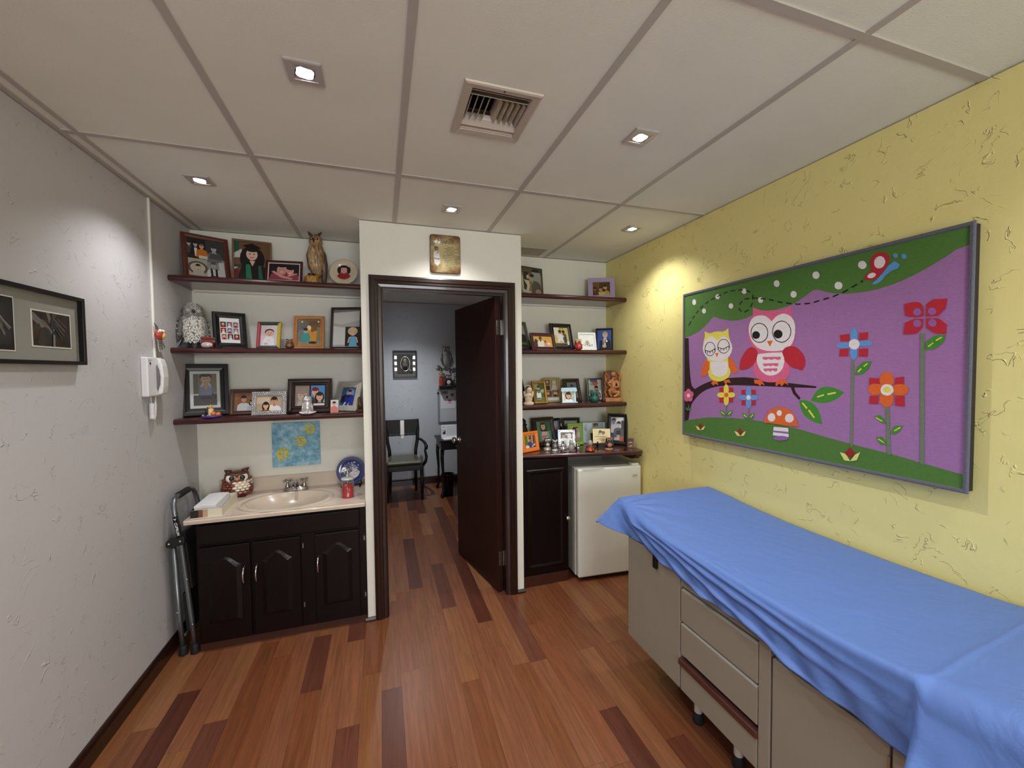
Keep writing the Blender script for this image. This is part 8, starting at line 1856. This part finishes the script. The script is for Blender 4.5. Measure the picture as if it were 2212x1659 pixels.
def desk():
    root = thing('writing_desk', 'small black desk with curved legs against the wall of the next room', 'desk', (.97, 5.255, 0), 0)
    m = M_black
    MB().box(-.31, -.245, .69, .33, .245, .715).build('top', m, root, bevel=.006)
    a = MB(); a.box(-.285, -.225, .595, .31, .225, .6895); a.build('apron', m, root, bevel=.003)
    for x in (-.268, .29):
        for y in (-.208, .208):
            s = -1 if x < 0 else 1; q = -1 if y < 0 else 1
            MB().tube([(x+s*.012, y+q*.012, .0005), (x+s*.014, y+q*.014, .025), (x, y, .07), (x-s*.004, y, .3), (x+s*.006, y+q*.006, .5), (x, y, .6)], [.018, .022, .013, .015, .022, .024], 10).build('leg', m, root, smooth=True)
    MB().tube([(-.1, -.227, .64), (-.1, -.24, .64)], [.008, .010], 10).build('drawer_knob', M_steel, root, smooth=True)
desk()
def calendar():
    root = thing('desk_calendar', 'white desk calendar propped open on the black desk', 'calendar', (.838, 5.30, .7155), -4)
    M = rot(16, .001)
    MB().box(-.108, 0, 0, .108, .004, .158, M=M).build('front_page', mat('paper_white', (232, 234, 240), .8), root)
    P = Pic(1.37, (226, 230, 236)); P.r((206, 212, 220), .3, .08, .96, .9).r((30, 30, 34), .07, .2, .24, .6).e((206, 206, 210), .12, .48, .05, .12).e((190, 190, 196), .19, .56, .04, .1).r((150, 156, 164), .06, .74, .2, .8).r((150, 156, 164), .06, .84, .24, .88).r((206, 120, 120), .86, .88, .94, .93)
    P.mesh(-.106, .002, .212, .154, -.0006, M=M).build('print', M_flat, root)
    MB().prismx([(.047, .145), (.050, .147), (.095, .0002), (.091, .0002)], -.108, .108).build('back_page', mat('paper_white', (232, 234, 240), .8), root)
    MB().box(-.11, -.03, .0002, .11, .09, .0045).build('base', M_plastic, root)
calendar()
def papers():
    root = thing('paper_pad', 'pad of white paper lying at the front of the black desk', 'paper', (.84, 5.115, .7155), 6)
    MB().box(-.125, -.085, 0, .125, .085, .014).build('sheets', mat('paper_white', (232, 234, 240), .8), root, bevel=.001)
papers()
def trinket():
    root = thing('desk_photo', 'small framed photo on a brown block at the back of the black desk', 'photo frame', (1.06, 5.40, .7155), -10)
    MB().box(-.07, -.03, 0, .08, .03, .03).build('block', brown, root, bevel=.003)
    P = Pic(1.3, (90, 84, 76)).who(.36, .6, .2, SK2, HB, (190, 186, 180)).who(.68, .56, .2, SK, HB, (40, 40, 44))
    MB().box(-.06, -.008, .0305, .07, .004, .13).build('frame', M_black, root, bevel=.002)
    P.mesh(-.052, .038, .114, .084, -.0086).build('photograph', M_print, root)
trinket()
def bin_():
    root = thing('waste_bin', 'black cylindrical waste bin under the black desk', 'waste bin', (.772, 5.12, 0.0005), 0)
    MB().lathe([(0, .004), (.062, .004), (.066, .0), (.078, .262), (.083, .268), (.083, .276), (.076, .274), (.064, .012), (0, .012)], n=28).build('tub', M_black, root, smooth=True)
bin_()

# ================================================================ CAMERA, WORLD, OUTPUT LOOK
def camera():
    yaw, pitch, roll, f = .3105, -.0349, -.0101, 877.5256
    cy, sy, cp, sp = math.cos(yaw), math.sin(yaw), math.cos(pitch), math.sin(pitch)
    fw = Vector((sy*cp, cy*cp, sp)); rt = Vector((cy, -sy, 0)); up = rt.cross(fw)
    c, s = math.cos(roll), math.sin(roll)
    r2 = rt*c + up*s; u2 = -rt*s + up*c
    cd = bpy.data.cameras.new('camera'); cd.sensor_fit = 'HORIZONTAL'; cd.sensor_width = 36; cd.lens = f/2212*36; cd.clip_start = .02
    o = bpy.data.objects.new('camera', cd); C.objects.link(o)
    Mx = Matrix((r2, u2, -fw)).transposed().to_4x4(); Mx.translation = Vector((0, 0, 1.583))
    o.matrix_world = Mx
    SC.camera = o
camera()
w = bpy.data.worlds.new('world'); SC.world = w; w.use_nodes = True
w.node_tree.nodes['Background'].inputs['Color'].default_value = (.02, .02, .022, 1); w.node_tree.nodes['Background'].inputs['Strength'].default_value = .3
vs_ = SC.view_settings
vs_.view_transform = 'Standard'; vs_.look = 'None'; vs_.gamma = 1; vs_.use_curve_mapping = False; vs_.exposure = EXPOSURE
SC.cycles.diffuse_bounces = 6; SC.cycles.max_bounces = 10; SC.cycles.sample_clamp_indirect = 6; SC.cycles.caustics_reflective = False; SC.cycles.caustics_refractive = False
